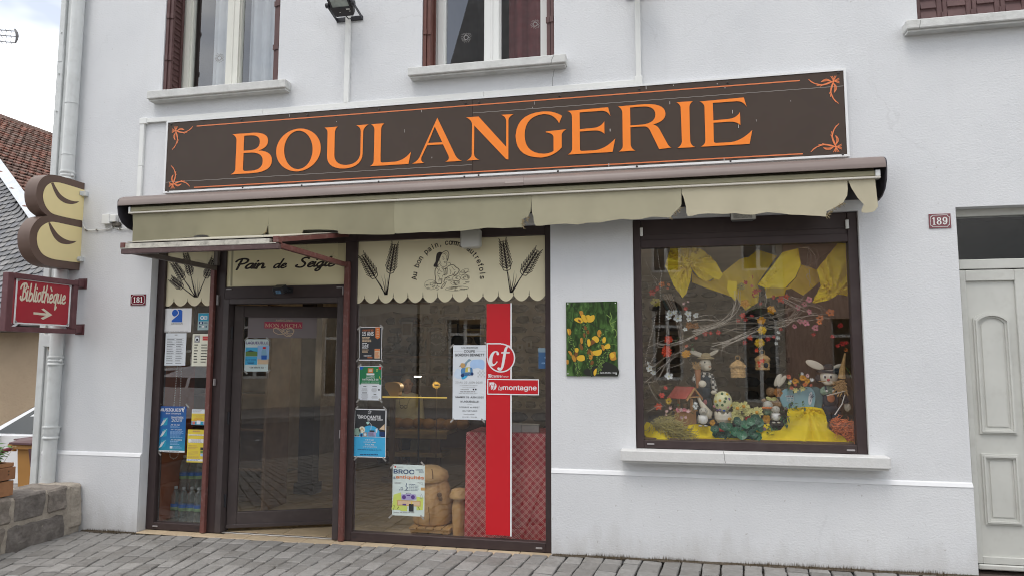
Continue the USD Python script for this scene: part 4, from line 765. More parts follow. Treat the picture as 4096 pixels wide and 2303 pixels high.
f1 = [(1018,185)] + open_smooth([(1018,185),(800,118),(690,92),(610,100),(550,150),(520,235),(525,310),(560,395),(620,460),(700,490),(850,525),(996,553)])[1:]
f2 = [(988,640)] + open_smooth([(988,640),(800,600),(650,570),(570,580),(500,625),(455,700),(445,790),(465,880),(520,960),(620,1010),(760,1035),(966,1060)])[1:]
c1 = open_smooth([(612,100),(650,200),(700,285),(780,340),(860,355),(920,342),(953,320)]) + open_smooth([(953,320),(880,318),(800,290),(730,240),(680,170),(640,94)])
c2 = open_smooth([(580,580),(610,680),(660,770),(730,825),(820,838),(885,822),(920,800)]) + open_smooth([(920,800),(850,798),(770,770),(700,720),(645,650),(597,572)])
for f_, c_ in ((f1, c1),(f2, c2)):
    P_, C_ = Polygon(on('E', f_, XB)).buffer(0), Polygon(on('E', c_, XB)).buffer(0); fc = part(bs_, 'loaf_face', across(P_.difference(C_), XB + 0.0003, XB + 0.003), BREADY); part(fc, 'crust_cut', across(C_.intersection(P_.buffer(0.01)), XB + 0.0003, XB + 0.0045), BREADB)
part(bs_, 'fixing', [bx(XB + 0.004, XB + 0.05,-0.035,-0.0005,3.085,3.135,0.003), bx(XB + 0.006, XB + 0.012,-0.06,-0.03,3.09,3.13)], ZINC); part(bs_, 'fixing', [bx(XB + 0.004, XB + 0.045,-0.04,-0.0005,2.455,2.50,0.003), cyl((XB + 0.02,-0.05,2.478),(XB + 0.02,-0.04,2.478),0.012,8)], ZINC)
XL = -5.375
MAROON = mat('maroon_frame', (0.115,0.045,0.050),0.45,0.12,8, dirt=(0.2,0.13,0.13), ds=8, damt=0.3); REDPANEL = mat('library_red', (0.335,0.018,0.030),0.4,0.07,4); CREAMINK = mat('cream_ink', (0.66,0.60,0.47),0.5,0.04,4)
ls = thing('library_sign', 'dark red Bibliothèque sign with cream arrow in maroon tube frame', 'sign', (XL, -0.4,1.79))
ya, yb = -0.775,-0.095; zt1, zb1 = 2.262,1.80
part(ls, 'frame', [bx(XL - 0.03, XL + 0.03, ya - 0.03, ya + 0.03, zb1 - 0.03, zt1 + 0.0,0.004), bx(XL - 0.029, XL + 0.029, ya + 0.0305, yb + 0.02, zt1 - 0.045, zt1 + 0.001,0.004), bx(XL - 0.029, XL + 0.029, ya + 0.0305, yb + 0.02, zb1 - 0.031, zb1 + 0.012,0.004), bx(XL - 0.0285, XL + 0.0285, yb - 0.03, yb + 0.021, zb1 + 0.0125, zt1 - 0.0455,0.004)], MAROON)
for z in (2.243,1.813): part(ls, 'wall_arm', [bx(XL - 0.026, XL + 0.032, yb + 0.0215,-0.006, z - 0.033, z + 0.033,0.004), bx(XL - 0.045, XL + 0.05,-0.0055,-0.0004, z - 0.05, z + 0.05)], MAROON)
def lp(x, y): q = atx('F', x, y, XL + 0.012); return q[1], q[2]
q0, q1, q2, q3 = lp(205,30), lp(862,118), lp(828,620), lp(152,577)
pyl, pyr, pzt, pzb = (q0[0] + q3[0]) / 2,(q1[0] + q2[0]) / 2,(q0[1] + q1[1]) / 2,(q2[1] + q3[1]) / 2
part(ls, 'panel', bx(XL - 0.01, XL + 0.012, pyl, pyr, pzb, pzt, 0.002), REDPANEL)
part(ls, 'border', across(sbox(pyl, pzb, pyr, pzt).difference(sbox(pyl + 0.015, pzb + 0.012, pyr - 0.015, pzt - 0.012)), XL + 0.0123, XL + 0.0145), WHITEMETAL)
for hg_ in [bar((XL, ya + 0.03, zt1 - 0.05),(XL, pyl + 0.02, pzt - 0.01),0.012,0.02), bar((XL, yb - 0.03, zt1 - 0.05),(XL, pyr - 0.02, pzt - 0.01),0.012,0.02), bar((XL, ya + 0.03, zb1 + 0.01),(XL, pyl + 0.02, pzb + 0.01),0.012,0.02), bar((XL, yb - 0.03, zb1 + 0.012),(XL, pyr - 0.02, pzb + 0.01),0.012,0.02)]: part(ls, 'hanger', hg_, MAROON)
for yy, z in ((pyl + 0.02, pzt - 0.018),(pyr - 0.02, pzt - 0.018),(pyl + 0.02, pzb + 0.018),(pyr - 0.02, pzb + 0.018)): part(ls, 'bolt', cyl((XL + 0.0122, yy, z),(XL + 0.019, yy, z),0.010,8), mat('bolt', (0.3,0.27,0.26),0.4, metal=0.5))
BIB = [('M14 0 L30 92', 'M-4 70 Q10 102 44 100 Q62 92 48 74 Q38 60 22 56 Q52 56 50 34 Q46 2 4 4 Q-6 10 0 22'),('M10 58 L2 8 Q4 -4 14 4', 'M13 78 L13.5 80'),('M20 100 L4 8 Q6 -4 22 2 Q40 16 36 40 Q28 56 12 36',),('M20 100 L4 10 Q6 -4 16 4',),('M10 58 L2 8 Q4 -4 14 4', 'M13 78 L13.5 80'),('M24 56 Q4 50 3 24 Q4 0 18 2 Q34 10 36 36 Q34 56 22 56',),('M20 92 L4 12 Q6 -6 20 6', 'M2 60 L32 62'),('M20 100 L0 0 M6 28 Q22 58 32 52 Q38 46 32 20 Q28 -4 42 6',),('M4 24 Q36 26 34 46 Q26 60 12 42 Q0 20 8 6 Q20 -4 38 12', 'M12 92 L24 74'),('M34 54 Q14 60 4 34 Q0 6 12 4 Q26 8 32 36 L38 58 M35 50 L20 -40 Q30 -34 34 -24',),('M8 56 L2 22 Q2 0 14 4 Q26 10 32 34 L36 56 M34 44 L30 10 Q30 -2 40 6',),('M4 24 Q36 26 34 46 Q26 60 12 42 Q0 20 8 6 Q20 -4 38 12',)]
xcur, shp = 0.0,[]
for gl, adv in zip(BIB, (54,20,44,22,20,42,30,46,44,44,46,40)):
    shp.append(affinity.translate(strokes(gl, 6.0), xcur, 0)); xcur += adv
shp = unary_union(shp); bb = shp.bounds; t0, t1 = lp(232,300), lp(795,300); zb2, zt2 = 1.965,2.160
shp = affinity.translate(shp, -bb[0],-bb[1]); shp = affinity.scale(shp, (t1[0] - t0[0]) / (bb[2] - bb[0]),(2.185 - 1.965) / (bb[3] - bb[1]), origin=(0,0)); shp = affinity.translate(shp, t0[0],1.972)
part(ls, 'lettering', across(shp, XL + 0.0123, XL + 0.0138), CREAMINK)
part(ls, 'arrow', across(Polygon([lp(*q_) for q_ in ((403,443),(560,458),(497,408),(525,400),(630,478),(518,535),(490,515),(552,485),(403,470))]).buffer(0), XL + 0.0123, XL + 0.0138), CREAMINK)

# ================================================================== house numbers
NUM = {'1': ('M0 88 L20 100 L32 100 L32 8 L46 6 L46 0 L2 0 L2 6 L14 8 L14 84 L0 80Z',), '8': None, '9': None}
e8 = lambda cx, cy, rx, ry: affinity.scale(Point(cx, cy).buffer(1, quad_segs=12), rx, ry)
NUM['8'] = e8(28,75,25,26).union(e8(28,27,29,28)).difference(e8(28,75,10,18)).difference(e8(28,27,12,20)); NUM['9'] = e8(28,68,29,33).difference(e8(28,68,11,24)).union(Polygon([(57,68),(55,30),(40,4),(20,-1),(4,6),(4,20),(16,22),(22,8),(34,14),(40,45)])).union(Point(11,16).buffer(10)); NUM['1'] = glyph(NUM['1'][0])
ENAM = mat('enamel_maroon', (0.125,0.010,0.022),0.18,0.05,5, spec=0.6)
def plate(txt, zone, px, label):
    s = Sheet('house_number_plate', label, 'number plate', zone, px, Y=-0.006, group=None, material=ENAM, thick=0.0055, sheet='plate')
    w_, h_ = s.x1 - s.x0, s.z1 - s.z0; r_ = sbox(s.x0 + w_ * 0.06, s.z0 + h_ * 0.08, s.x1 - w_ * 0.06, s.z1 - h_ * 0.08)
    for cx, cz in ((0,0),(0,1),(1,0),(1,1)): r_ = r_.difference(Point(s.x0 + w_ * (0.06 + 0.88 * cx), s.z0 + h_ * (0.08 + 0.84 * cz)).buffer(h_ * 0.12))
    s.shape(r_.difference(r_.buffer(-h_ * 0.028)), PVC, 1, 'border')
    xs_ = {'181': (0.19,0.36,0.64,0.22), '189': (0.18,0.38,0.67,0.22)}[txt]
    cw = [0.14 if c == '1' else 0.22 for c in txt]; tot = sum(cw) + 0.10; x = s.x0 + w_ * (0.5 - tot / 2)
    for c, k in zip(txt, cw):
        g_ = NUM[c]; bb = g_.bounds; g2 = affinity.translate(g_, -bb[0],-bb[1]); g2 = affinity.scale(g2, w_ * k / (bb[2] - bb[0]), h_ * 0.52 / (bb[3] - bb[1]), origin=(0,0)); s.shape(affinity.translate(g2, x, s.z0 + h_ * 0.24), PVC, 1, 'digit'); x += w_ * (k + 0.05)
    s.done()
plate('181', 'F', (1580,232,1752,360), 'dark red number plate 181 left of the narrow shop window'); plate('189', 'U', (224,191,402,297), 'dark red number plate 189 left of the white house door')
# ================================================================== low stone wall at the left
STONE = [mat(f'trachyte_{k}', c, 0.92,0.3,14, bump=0.014, bs=38, dirt=(0.28,0.26,0.23), ds=9, damt=0.45, spec=0.2) for k, c in enumerate([(0.20,0.175,0.152),(0.17,0.152,0.138),(0.22,0.192,0.165)])]
MORTAR = mat('wall_mortar', (0.34,0.30,0.25),0.95,0.22,16, bump=0.010, bs=45)
lw = thing('low_stone_wall', 'low wall of rough dark stone blocks running out from the left corner', 'wall', (-5.4,-0.6,0))
XW = -5.20
part(lw, 'mortar', [bx(-5.62, XW - 0.018,-3.0,-0.025,-0.5,0.405,0.02)], MORTAR)
def stone(y0, y1, z0, z1, x1, seed, x0=None):
    b = bx(x0 if x0 is not None else -5.60, x1, y0, y1, z0, z1,0.018); b = b.subdivide().subdivide().subdivide(); v = b.vertices
    n = meshkit.fbm(v * 9 + seed * 3.1,3, seed)[:, None] - 0.5; b.vertices = v + n * np.array([0.06,0.03,0.04]); return b
ys = [-0.19,-0.415,-0.735,-1.20,-1.62,-2.1,-2.6,-3.0]
for k, (a, b) in enumerate(zip(ys[:-1], ys[1:])): part(lw, 'stone', stone(b + 0.013, a - 0.013,0.205,0.415, XW, k), STONE[k % 3])
part(lw, 'stone', stone(-0.165,-0.03,0.02,0.41, XW - 0.006,20), MORTAR, 'rounded mortar end against the house')
ys = [-0.20,-0.79,-1.35,-1.9,-2.5,-3.0]
for k, (a, b) in enumerate(zip(ys[:-1], ys[1:])): part(lw, 'stone', stone(b + 0.012, a - 0.012,-0.12,0.178, XW - 0.003, k + 8), STONE[(k + 1) % 3])

# ================================================================== planter on the wall
WOOD = [mat(f'planter_wood_{k}', c, 0.75,0.22,7, bump=0.002, bs=60, dirt=(0.10,0.05,0.03), ds=8, damt=0.4) for k, c in enumerate([(0.32,0.155,0.072),(0.27,0.125,0.06)])]
pt = thing('wooden_planter', 'wooden slatted planter box with green leaves on the stone wall', 'planter', (-5.45,-1.0,0.42))
xa, xb, ya, yb = -5.58,-5.25,-1.5,-0.72
for k, (z0, z1, o) in enumerate(((0.425,0.545,0.0),(0.555,0.655,0.006),(0.658,0.69,-0.004))):
    part(pt, 'slat', bx(xb - 0.02 + o, xb + o, ya - 0.01, yb + 0.01 + o, z0, z1,0.004), WOOD[k % 2]); part(pt, 'slat', bx(xa, xb - 0.0205 + o, yb - 0.02 + o, yb + o + 0.006, z0, z1,0.004), WOOD[(k + 1) % 2]); part(pt, 'slat', bx(xa - 0.02, xa - 0.001, ya, yb, z0, z1,0.004), WOOD[k % 2])
part(pt, 'soil', bx(xa, xb - 0.021, ya, yb - 0.021,0.45,0.64), mat('soil', (0.05,0.035,0.025),0.95))
part(pt, 'knot', [cyl((xb - 0.005, yb - 0.05, z),(xb + 0.0065, yb - 0.05, z),0.008,8) for z in (0.60,0.625)], mat('knot', (0.10,0.045,0.02)))
LEAF = mat('leaf_green', (0.09,0.20,0.045),0.55,0.3,15, transl=0.25, rnd=0.15)
def leafmesh(c, d, l, w, rng, droop=0.3):
    d = np.array(d, float); d /= np.linalg.norm(d); s = np.cross(d, (0,0,1.0)); s /= np.linalg.norm(s) + 1e-9; n = np.cross(s, d); v = []
    for t in (0,0.3,0.65,1):
        p = np.array(c) + d * l * t - np.array([0,0,1]) * droop * l * t * t; ww = w * (0.05,0.9,0.75,0.02)[int(t * 3 + 0.2)] / 2; v += [p - s * ww + n * ww * 0.3, p, p + s * ww + n * ww * 0.3]
    f = []
    for k in range(3):
        for j in range(2): q = k * 3 + j; f += [(q, q + 1, q + 4),(q, q + 4, q + 3)]
    return trimesh.Trimesh(v, f, process=False)
rng = random.Random(8); ls_ = []; st_ = []
for k in range(80):
    b = np.array([rng.uniform(xa + 0.03, xb - 0.04), rng.uniform(yb - 0.4, yb - 0.02),0.64]); h_ = rng.uniform(0.07,0.2); a = rng.uniform(0,6.28); tip = b + np.array([math.cos(a) * 0.05, math.sin(a) * 0.07, h_]); st_.append(tube([b, (b + tip) / 2 + [0,0,0.01], tip],0.002,4, False))
    for q in range(4): aa = rng.uniform(0,6.28); ls_.append(leafmesh(tip - (tip - b) * 0.15 * q, (math.cos(aa), math.sin(aa), rng.uniform(-0.1,0.5)), rng.uniform(0.05,0.09), rng.uniform(0.04,0.06), rng))
part(pt, 'stem', st_, LEAF, kind='stuff'); part(pt, 'foliage', ls_, LEAF, kind='stuff')
fb = atx('g', 30,425,-5.45); part(pt, 'flower', [ball(fb + [0,0.03 * k, 0.004 * k],0.022,1,(1,1.4,0.8)) for k in range(3)], mat('dark_red_flower', (0.14,0.02,0.03)))
fd = atx('g', 130,385,-5.40); part(pt, 'dry_flower', [leafmesh(fd, (math.cos(k), math.sin(k),0.2),0.03,0.012, rng) for k in range(9)] + [tube([(fd[0], fd[1] - 0.1,0.66), fd],0.002,4)], mat('dry_stalk', (0.30,0.22,0.11)))

# ================================================================== wheelie bin
OCHRE = mat('bin_ochre', (0.40,0.20,0.055),0.55,0.08,4); BINLID = mat('bin_lid_brown', (0.10,0.05,0.055),0.5,0.08,4)
bn = thing('wheelie_bin', 'ochre wheeled rubbish bin with brown lid behind the stone wall', 'bin', (-6.33,0.72,-0.36))
b0, b1 = at('g', 160,450,0.5), at('g', 385,450,0.5); zr_ = at('g', 250,362,0.5)[2]; bx0, bx1 = b0[0], b0[0] + 0.52
part(bn, 'body', trimesh.Trimesh([(bx0 + s * (bx1 - bx0) + (0.5 - s) * 0.07 * (1 - t),0.5 + u * 0.55 + (0.5 - u) * 0.1 * (1 - t),(-0.30, zr_ - 0.05)[t]) for s in (0,1) for u in (0,1) for t in (0,1)]).convex_hull, OCHRE)
rimx = at('g', 70,400,0.48)[0]
part(bn, 'rim', [bx(bx0 - 0.03, bx1 + 0.03,0.46,1.1, zr_ - 0.05, zr_, 0.008), bx(rimx, bx0 - 0.028,0.5,0.52, zr_ - 0.075, zr_ - 0.002), bx(rimx, bx0 - 0.028,0.99,1.01, zr_ - 0.075, zr_ - 0.002), bx(rimx, rimx + 0.03,0.5,1.01, zr_ - 0.06, zr_ - 0.004), bx(rimx + 0.0, bx0 - 0.03,0.48,0.4995, zr_ - 0.07, zr_ - 0.05), bx(rimx, bx0 - 0.03,0.48,0.4995, zr_ - 0.018, zr_ - 0.0005)], OCHRE)
part(bn, 'lid', [trimesh.Trimesh([(bx0 - 0.05,0.44, zr_ + 0.001),(bx1 + 0.05,0.44, zr_ + 0.001),(bx0 - 0.05,1.12, zr_ + 0.001),(bx1 + 0.05,1.12, zr_ + 0.001),(bx0 + 0.06,0.5, zr_ + 0.06),(bx1,0.5, zr_ + 0.085),(bx0 + 0.06,1.05, zr_ + 0.06),(bx1,1.05, zr_ + 0.085),(bx0 - 0.045,0.44, zr_ + 0.02),(bx1 + 0.045,0.44, zr_ + 0.02)]).convex_hull, bx(bx0 - 0.06, bx0 + 0.1,0.5,1.04, zr_ + 0.036, zr_ + 0.05,0.004)], BINLID)
c0, c1 = at('g', 277,402,0.47), at('g', 385,578,0.47)
part(bn, 'chip_nest', [trimesh.Trimesh([(c0[0],0.455, c0[2]),(c1[0] + 0.03,0.455, c0[2]),(c0[0] + 0.02,0.47, c1[2]),(c1[0] + 0.03,0.47, c1[2]),(c0[0],0.53, c0[2]),(c1[0],0.53, c0[2]),(c0[0],0.55, c1[2]),(c1[0],0.55, c1[2])]).convex_hull], BINLID)
cc = at('g', 322,503,0.455); ring = trimesh.creation.torus(0.016,0.005,16,8); ring.apply_transform(trimesh.transformations.rotation_matrix(math.pi / 2,(1,0,0))); ring.apply_translation((cc[0],0.452, cc[2])); part(bn, 'lock_ring', ring, mat('lock_grey', (0.22,0.16,0.14)))
part(bn, 'wheel', cyl((bx0 - 0.04,0.98,-0.25),(bx0 + 0.02,0.98,-0.25),0.1,16), BLACK); part(bn, 'wheel', cyl((bx1 - 0.02,0.98,-0.25),(bx1 + 0.04,0.98,-0.25),0.1,16), BLACK)

# ================================================================== white cars: one in the yard, one across the street seen only in the panes
CARW = mat('car_white', (0.70,0.71,0.72),0.25,0.02,2, spec=0.5, coat=0.6); CARGL = mat('car_glass', (0.018,0.022,0.022),0.05,0.2,2, spec=0.8); TYRE = mat('tyre', (0.02,0.02,0.02),0.85); RIMM = mat('rim', (0.4,0.4,0.42),0.35, metal=0.8); LAMPR = mat('tail_red', (0.35,0.02,0.02),0.2); LAMPW = mat('head_clear', (0.6,0.62,0.65),0.15)
def car(label, loc, rot, group=None):
    t = thing('parked_car', label, 'car', loc, group, rot=rot); L2 = 2.0
    prof_ = [(-2.0,0.35),(-2.02,0.55),(-1.95,0.72),(-1.2,0.90),(-0.95,0.93),(1.95,0.98),(2.03,0.75),(2.0,0.35),(1.68,0.30),(1.60,0.52),(1.32,0.62),(1.04,0.52),(0.96,0.27),(-0.92,0.27),(-1.0,0.52),(-1.28,0.62),(-1.56,0.52),(-1.64,0.30)]
    b = trimesh.creation.extrude_polygon(Polygon(prof_),1.68, engine='earcut'); v = b.vertices; b.vertices = np.stack([v[:, 0],0.84 - v[:, 2], v[:, 1]],1); part(t, 'body', b, CARW, local=True, smooth=25)
    cab = trimesh.Trimesh([(x, s * w, z) for x, z, w in ((-1.02,0.92,0.80),(-0.18,1.42,0.60),(0.3,1.46,0.60),(1.2,1.40,0.58),(1.88,0.97,0.78)) for s in (-1,1)]).convex_hull; part(t, 'roof', cab, CARW, local=True, smooth=25)
    def gl(pts): return trimesh.Trimesh(pts + [(x * 0.98 + 0.005, y * 0.96, z) for x, y, z in pts]).convex_hull
    for s in (-1,1):
        def sp(x, z): u = (z - 0.93) / 0.49; return (x, s * (0.806 - 0.2 * u), z)
        part(t, 'side_window', gl([sp(-0.82,0.965), sp(-0.20,1.365), sp(0.28,1.39), sp(0.28,0.965)]), CARGL, local=True); part(t, 'side_window', gl([sp(0.36,0.965), sp(0.36,1.39), sp(1.05,1.35), sp(1.35,0.985)]), CARGL, local=True)
        part(t, 'mirror', ball((-0.72, s * 0.93,0.98),0.09,2,(0.7,1,0.75)), CARW, local=True)
        part(t, 'tail_lamp', bx(1.93,2.045, s * 0.62 - 0.14, s * 0.62 + 0.14,0.74,0.9,0.02), LAMPR, local=True); part(t, 'headlamp', bx(-2.045,-1.9, s * 0.58 - 0.16, s * 0.58 + 0.16,0.58,0.70,0.02), LAMPW, local=True)
        for x in (-1.28,1.32): w_ = part(t, 'wheel', cyl((x, s * 0.62,0.30),(x, s * 0.845,0.30),0.30,24), TYRE, local=True); part(w_, 'rim', cyl((x, s * 0.80,0.30),(x, s * 0.852,0.30),0.19,20), RIMM, local=True)
    part(t, 'windscreen', trimesh.Trimesh([(-0.99, s * 0.70,0.955) for s in (-1,1)] + [(-0.26, s * 0.55,1.39) for s in (-1,1)] + [(-0.95, s * 0.68,0.94) for s in (-1,1)] + [(-0.22, s * 0.53,1.375) for s in (-1,1)]).convex_hull.apply_translation((-0.02,0,0.012)), CARGL, local=True)
    part(t, 'rear_window', trimesh.Trimesh([(1.30, s * 0.52,1.36) for s in (-1,1)] + [(1.80, s * 0.68,1.04) for s in (-1,1)] + [(1.28, s * 0.5,1.34) for s in (-1,1)] + [(1.76, s * 0.66,1.03) for s in (-1,1)]).convex_hull.apply_translation((0.012,0,0.012)), CARGL, local=True)
    part(t, 'bumper', [bx(-2.06,-1.9,-0.8,0.8,0.32,0.48,0.04), bx(1.9,2.07,-0.8,0.8,0.34,0.5,0.04)], CARW, local=True)
    return t
ca = at('g', 30,330,2.3)
car('white car in the yard seen behind the ochre bin', (ca[0] + 0.62,3.15, ca[2] - 0.87),0.0)

# ================================================================== neighbouring house at the left
YN = 4.6
nh = thing('neighbour_house', 'old ochre rendered house with slate and red tile roofs at the left', 'building', (-9, YN, -1))
TAN = mat('tan_render', (0.37,0.285,0.195),0.92,0.14,1.5, bump=0.010, bs=22, dirt=(0.22,0.16,0.11), ds=3, damt=0.35)
eave = at('V', 30,818, YN - 0.35)
part(nh, 'wall', bx(-30,-5.9, YN, YN + 0.4,-1.6, eave[2] + 0.15), TAN)
pitch = math.radians(52); tp = math.tan(pitch); n_s = np.array([0,-math.sin(pitch), math.cos(pitch)]); p_s = np.array([0, YN - 0.35, eave[2]])
def hit(zone, x, y, p, n): d = sight(zone, x, y); return EYE + d * (((p - EYE) @ n) / (d @ n))
VA, VB = hit('e', -20,930, p_s, n_s), hit('e', 430,1560, p_s, n_s)
dv = VB - VA; dv /= np.linalg.norm(dv); n_t = np.cross(dv, (0,1.0,0)); n_t /= np.linalg.norm(n_t); n_t *= np.sign(n_t[2])
R0, R1 = hit('e', 0,140, VA, n_t), hit('e', 890,480, VA, n_t)
SL = [mat(f'slate_{k}', c, 0.62,0.2,12, bump=0.004, bs=60, rnd=0.2, dirt=(0.30,0.29,0.25), ds=8, damt=0.4) for k, c in enumerate([(0.155,0.158,0.165),(0.18,0.178,0.178),(0.135,0.138,0.15)])]
TL = [mat(f'roof_tile_{k}', c, 0.85,0.3,9, bump=0.006, bs=50, rnd=0.25, dirt=(0.40,0.36,0.31), ds=13, damt=0.75) for k, c in enumerate([(0.185,0.080,0.058),(0.15,0.075,0.057),(0.125,0.077,0.062)])]
ux = np.array([1.0,0,0]); us = np.array([0, math.cos(pitch), math.sin(pitch)])          # across and up the slate slope
top = VA + dv * -6; bot = VB + dv * 8
def below_valley(p): return ((p - VA) @ np.cross(n_s, dv)) 
sgn = np.sign(below_valley(p_s + us * 0.2 + ux * (VA[0] - 6)))
deck = Polygon([((q - p_s) @ ux, (q - p_s) @ us) for q in (VA - dv * 5, VB + dv * 6)] + [(((VB + dv * 6) - p_s) @ ux, 0),(-25,0),(-25,6)])
def on_slope(poly, p, a, b, n, th):
    m = trimesh.creation.extrude_polygon(poly, th, engine='earcut'); v = m.vertices; m.vertices = p + v[:, :1] * a + v[:, 1:2] * b + (v[:, 2:] - th) * n; m.fix_normals(); return m
roof_s = part(nh, 'slate_roof', on_slope(deck.buffer(0), p_s, ux, us, n_s, 0.06), mat('roof_underlay', (0.05,0.048,0.045)))
rng = random.Random(31); ang = math.radians(-38); ca_, sa_ = math.cos(ang), math.sin(ang); cand = []
xmid, umid = (at('V', 60,650, YN)[0]),0
for r_ in range(-30,60):
    for c_ in range(-60,60):
        px_, pu_ = c_ * 0.19 + (r_ % 2) * 0.095, r_ * 0.13
        X_, U_ = xmid + px_ * ca_ - pu_ * sa_, 1.4 + px_ * sa_ + pu_ * ca_
        q = p_s + ux * X_ + us * U_
        if U_ < 0.03 or below_valley(q) * sgn < 0.10: continue
        d = q - EYE; zc_ = d @ FW; sx_, sy_ = (d @ RI) / zc_ * FPX + 2048,1151.5 - (d @ UP) / zc_ * FPX
        if (sx_ > 175 and 730 < sy_ < 1060) or (sx_ > 90 and sy_ > 1130): continue      # behind the two signs
        if -60 < sx_ < 330 and 600 < sy_ < 1400: cand.append((U_, X_))
def scale_shape(w, l): return Polygon([(-w / 2, l * 0.5)] + [(-w / 2 * math.cos(t) , -l * 0.16 - l * 0.34 * math.sin(t)) for t in np.linspace(0, math.pi, 9)] + [(w / 2, l * 0.5)])
scb = scale_shape(0.205,0.31)
for k, (U_, X_) in enumerate(sorted(cand, key=lambda c: c[0])[:300] if len(cand) > 300 else cand):
    s = affinity.scale(scb, rng.uniform(0.92,1.05), rng.uniform(0.92,1.06)); s = affinity.rotate(s, math.degrees(ang) + 68 + rng.uniform(-7,7), origin=(0,0))
    m = trimesh.creation.extrude_polygon(s, 0.009, engine='earcut'); v = m.vertices
    tilt = 0.13; dz_ = -(v[:, 1] * math.cos(math.radians(30)) - v[:, 0] * 0.5) * tilt
    m.vertices = p_s + (v[:, :1] + X_) * ux + (v[:, 1:2] + U_) * us + (v[:, 2:] + 0.016 + dz_[:, None] + rng.uniform(0,0.004)) * n_s; m.fix_normals(); part(roof_s, 'slate', m, SL[rng.randrange(3)])
# tiled slope, ridge running away from the street
at_ = np.cross(n_t, (0,1.0,0)); at_ *= np.sign(at_[2]); uy = np.array([0,1.0,0])       # up the tile slope, along it
hr = (R0 - VA) @ at_
deck2 = Polygon([(((q - VA) @ uy),((q - VA) @ at_)) for q in (VA - dv * 6, VB + dv * 8)] + [(14,((VB + dv * 8 - VA) @ at_)),(14, hr),(((VA - dv * 6 - VA) @ uy), hr)])
roof_t = part(nh, 'tile_roof', on_slope(deck2.convex_hull.intersection(sbox(-20,-20,20, hr)).buffer(0), VA, uy, at_, n_t, 0.06), mat('roof_underlay', (0.05,0.048,0.045)))
nt = 0; beyond = []
for r_ in range(-3,40):
    h_ = hr - 0.16 - r_ * 0.235
    for c_ in range(-20,60):
        y_ = c_ * 0.20 + rng.uniform(-0.012,0.012)
        q = VA + uy * y_ + at_ * h_; d = q - EYE; zc_ = d @ FW; sx_, sy_ = (d @ RI) / zc_ * FPX + 2048,1151.5 - (d @ UP) / zc_ * FPX
        if not (-60 < sx_ < 300 and 430 < sy_ < 900) or h_ > hr - 0.05: continue
        vv = ((q - VA) @ np.cross(n_t, dv)); 
        if ((R0 - VA) @ np.cross(n_t, dv)) * vv < 0.02: continue
        w_, l_ = 0.19,0.30; prof2 = [(-w_ / 2,0.0),(-w_ / 2 + 0.03,0.022),(-w_ / 2 + 0.055,0.004),(0.0,0.0),(w_ / 2 - 0.03,0.006),(w_ / 2,0.02),(w_ / 2,0.0)]
        v = []; jz = rng.uniform(0,0.012)
        for t in (0,1):
            for a_, z_ in prof2: v.append(q + uy * a_ + at_ * (-l_ / 2 + t * l_ + rng.uniform(-0.012,0.012)) + n_t * (z_ * 1.3 + 0.075 * (1 - t) + 0.012 + jz))
            for a_, z_ in prof2[::-1]: v.append(q + uy * a_ + at_ * (-l_ / 2 + t * l_) + n_t * (z_ * 1.3 + 0.075 * (1 - t) - 0.016 + jz))
        N_ = 14; f = [(i_, (i_ + 1) % N_, N_ + (i_ + 1) % N_, N_ + i_) for i_ in range(N_)]; m = tri((np.array(v), np.array(f)))
        caps = [(i_, i_ + 1,12 - i_) for i_ in range(6)] + [(i_, 12 - i_, 13 - i_) for i_ in range(6)]
        m = trimesh.Trimesh(m.vertices, np.vstack([m.faces, caps, [(N_ + a, N_ + c, N_ + b) for a, b, c in caps]]), process=False); m.fix_normals()
        if nt < 300: part(roof_t, 'roof_tile', m, TL[rng.choice([0,0,1,1,2]) if h_ > hr - 1.4 else rng.choice([0,1,2,2])])
        else: beyond.append(m)
        nt += 1
if beyond: part(roof_t, 'roof_tiles_beyond', beyond, TL[1], kind='stuff')
for k in range(16):
    yk = (R0 - VA)[1] - 1.5 + k * 0.40; p0 = VA + at_ * (hr + 0.02) + uy * yk; p1 = p0 + uy * 0.43 + n_t * 0.03
    part(roof_t, 'ridge_tile', tube([p0 + n_t * 0.005, p1],[0.12,0.10],10), TL[2])
part(nh, 'valley_flashing', [bar(VA - dv * 3 + n_s * 0.07 + n_t * 0.03, VB + dv * 1.2 + n_s * 0.07 + n_t * 0.03,0.22,0.012, up=n_s * 0.7 + n_t * 0.3)], mat('zinc_flashing', (0.46,0.49,0.52),0.45,0.12,5, spec=0.5))
part(nh, 'eave_board', bx(-30, at('V', 62,830, YN - 0.36)[0], YN - 0.38, YN - 0.001, eave[2] - 0.10, eave[2] - 0.03), mat('eave_dark', (0.05,0.04,0.035)))
part(nh, 'gable', bx(-29,-8.9, YN + 0.41, YN + 8,-1.5, eave[2] + 0.1), TAN)

# ================================================================== television aerial
ae = thing('television_aerial', 'dark television aerial against the sky at the far left', 'aerial', at('A', 60,300,9.0))
AER = mat('aerial_grey', (0.09,0.09,0.095),0.5)
def wv(x, y, Y=9.0): return at('A', x, y, Y)
for y0_ in (230,270,315):
    bm = part(ae, 'boom', tube([wv(-260, y0_ - 22), wv(118, y0_ + (8 if y0_ < 300 else 10))],0.012,5), AER)
    for k in range(9): xk = -200 + 35 * k; part(bm, 'element', tube([wv(xk - 6, y0_ - 12 + k * 0.6), wv(xk + 8, y0_ + 14 + k * 0.6)],0.007,4), AER)
part(ae, 'reflector', tube([wv(112,222), wv(126,250), wv(130,275), wv(126,300), wv(116,328)],[0.02,0.035,0.038,0.03,0.016],6), AER)
part(ae, 'mast', tube([wv(-260,200), wv(-270,900)],0.03,6), AER)

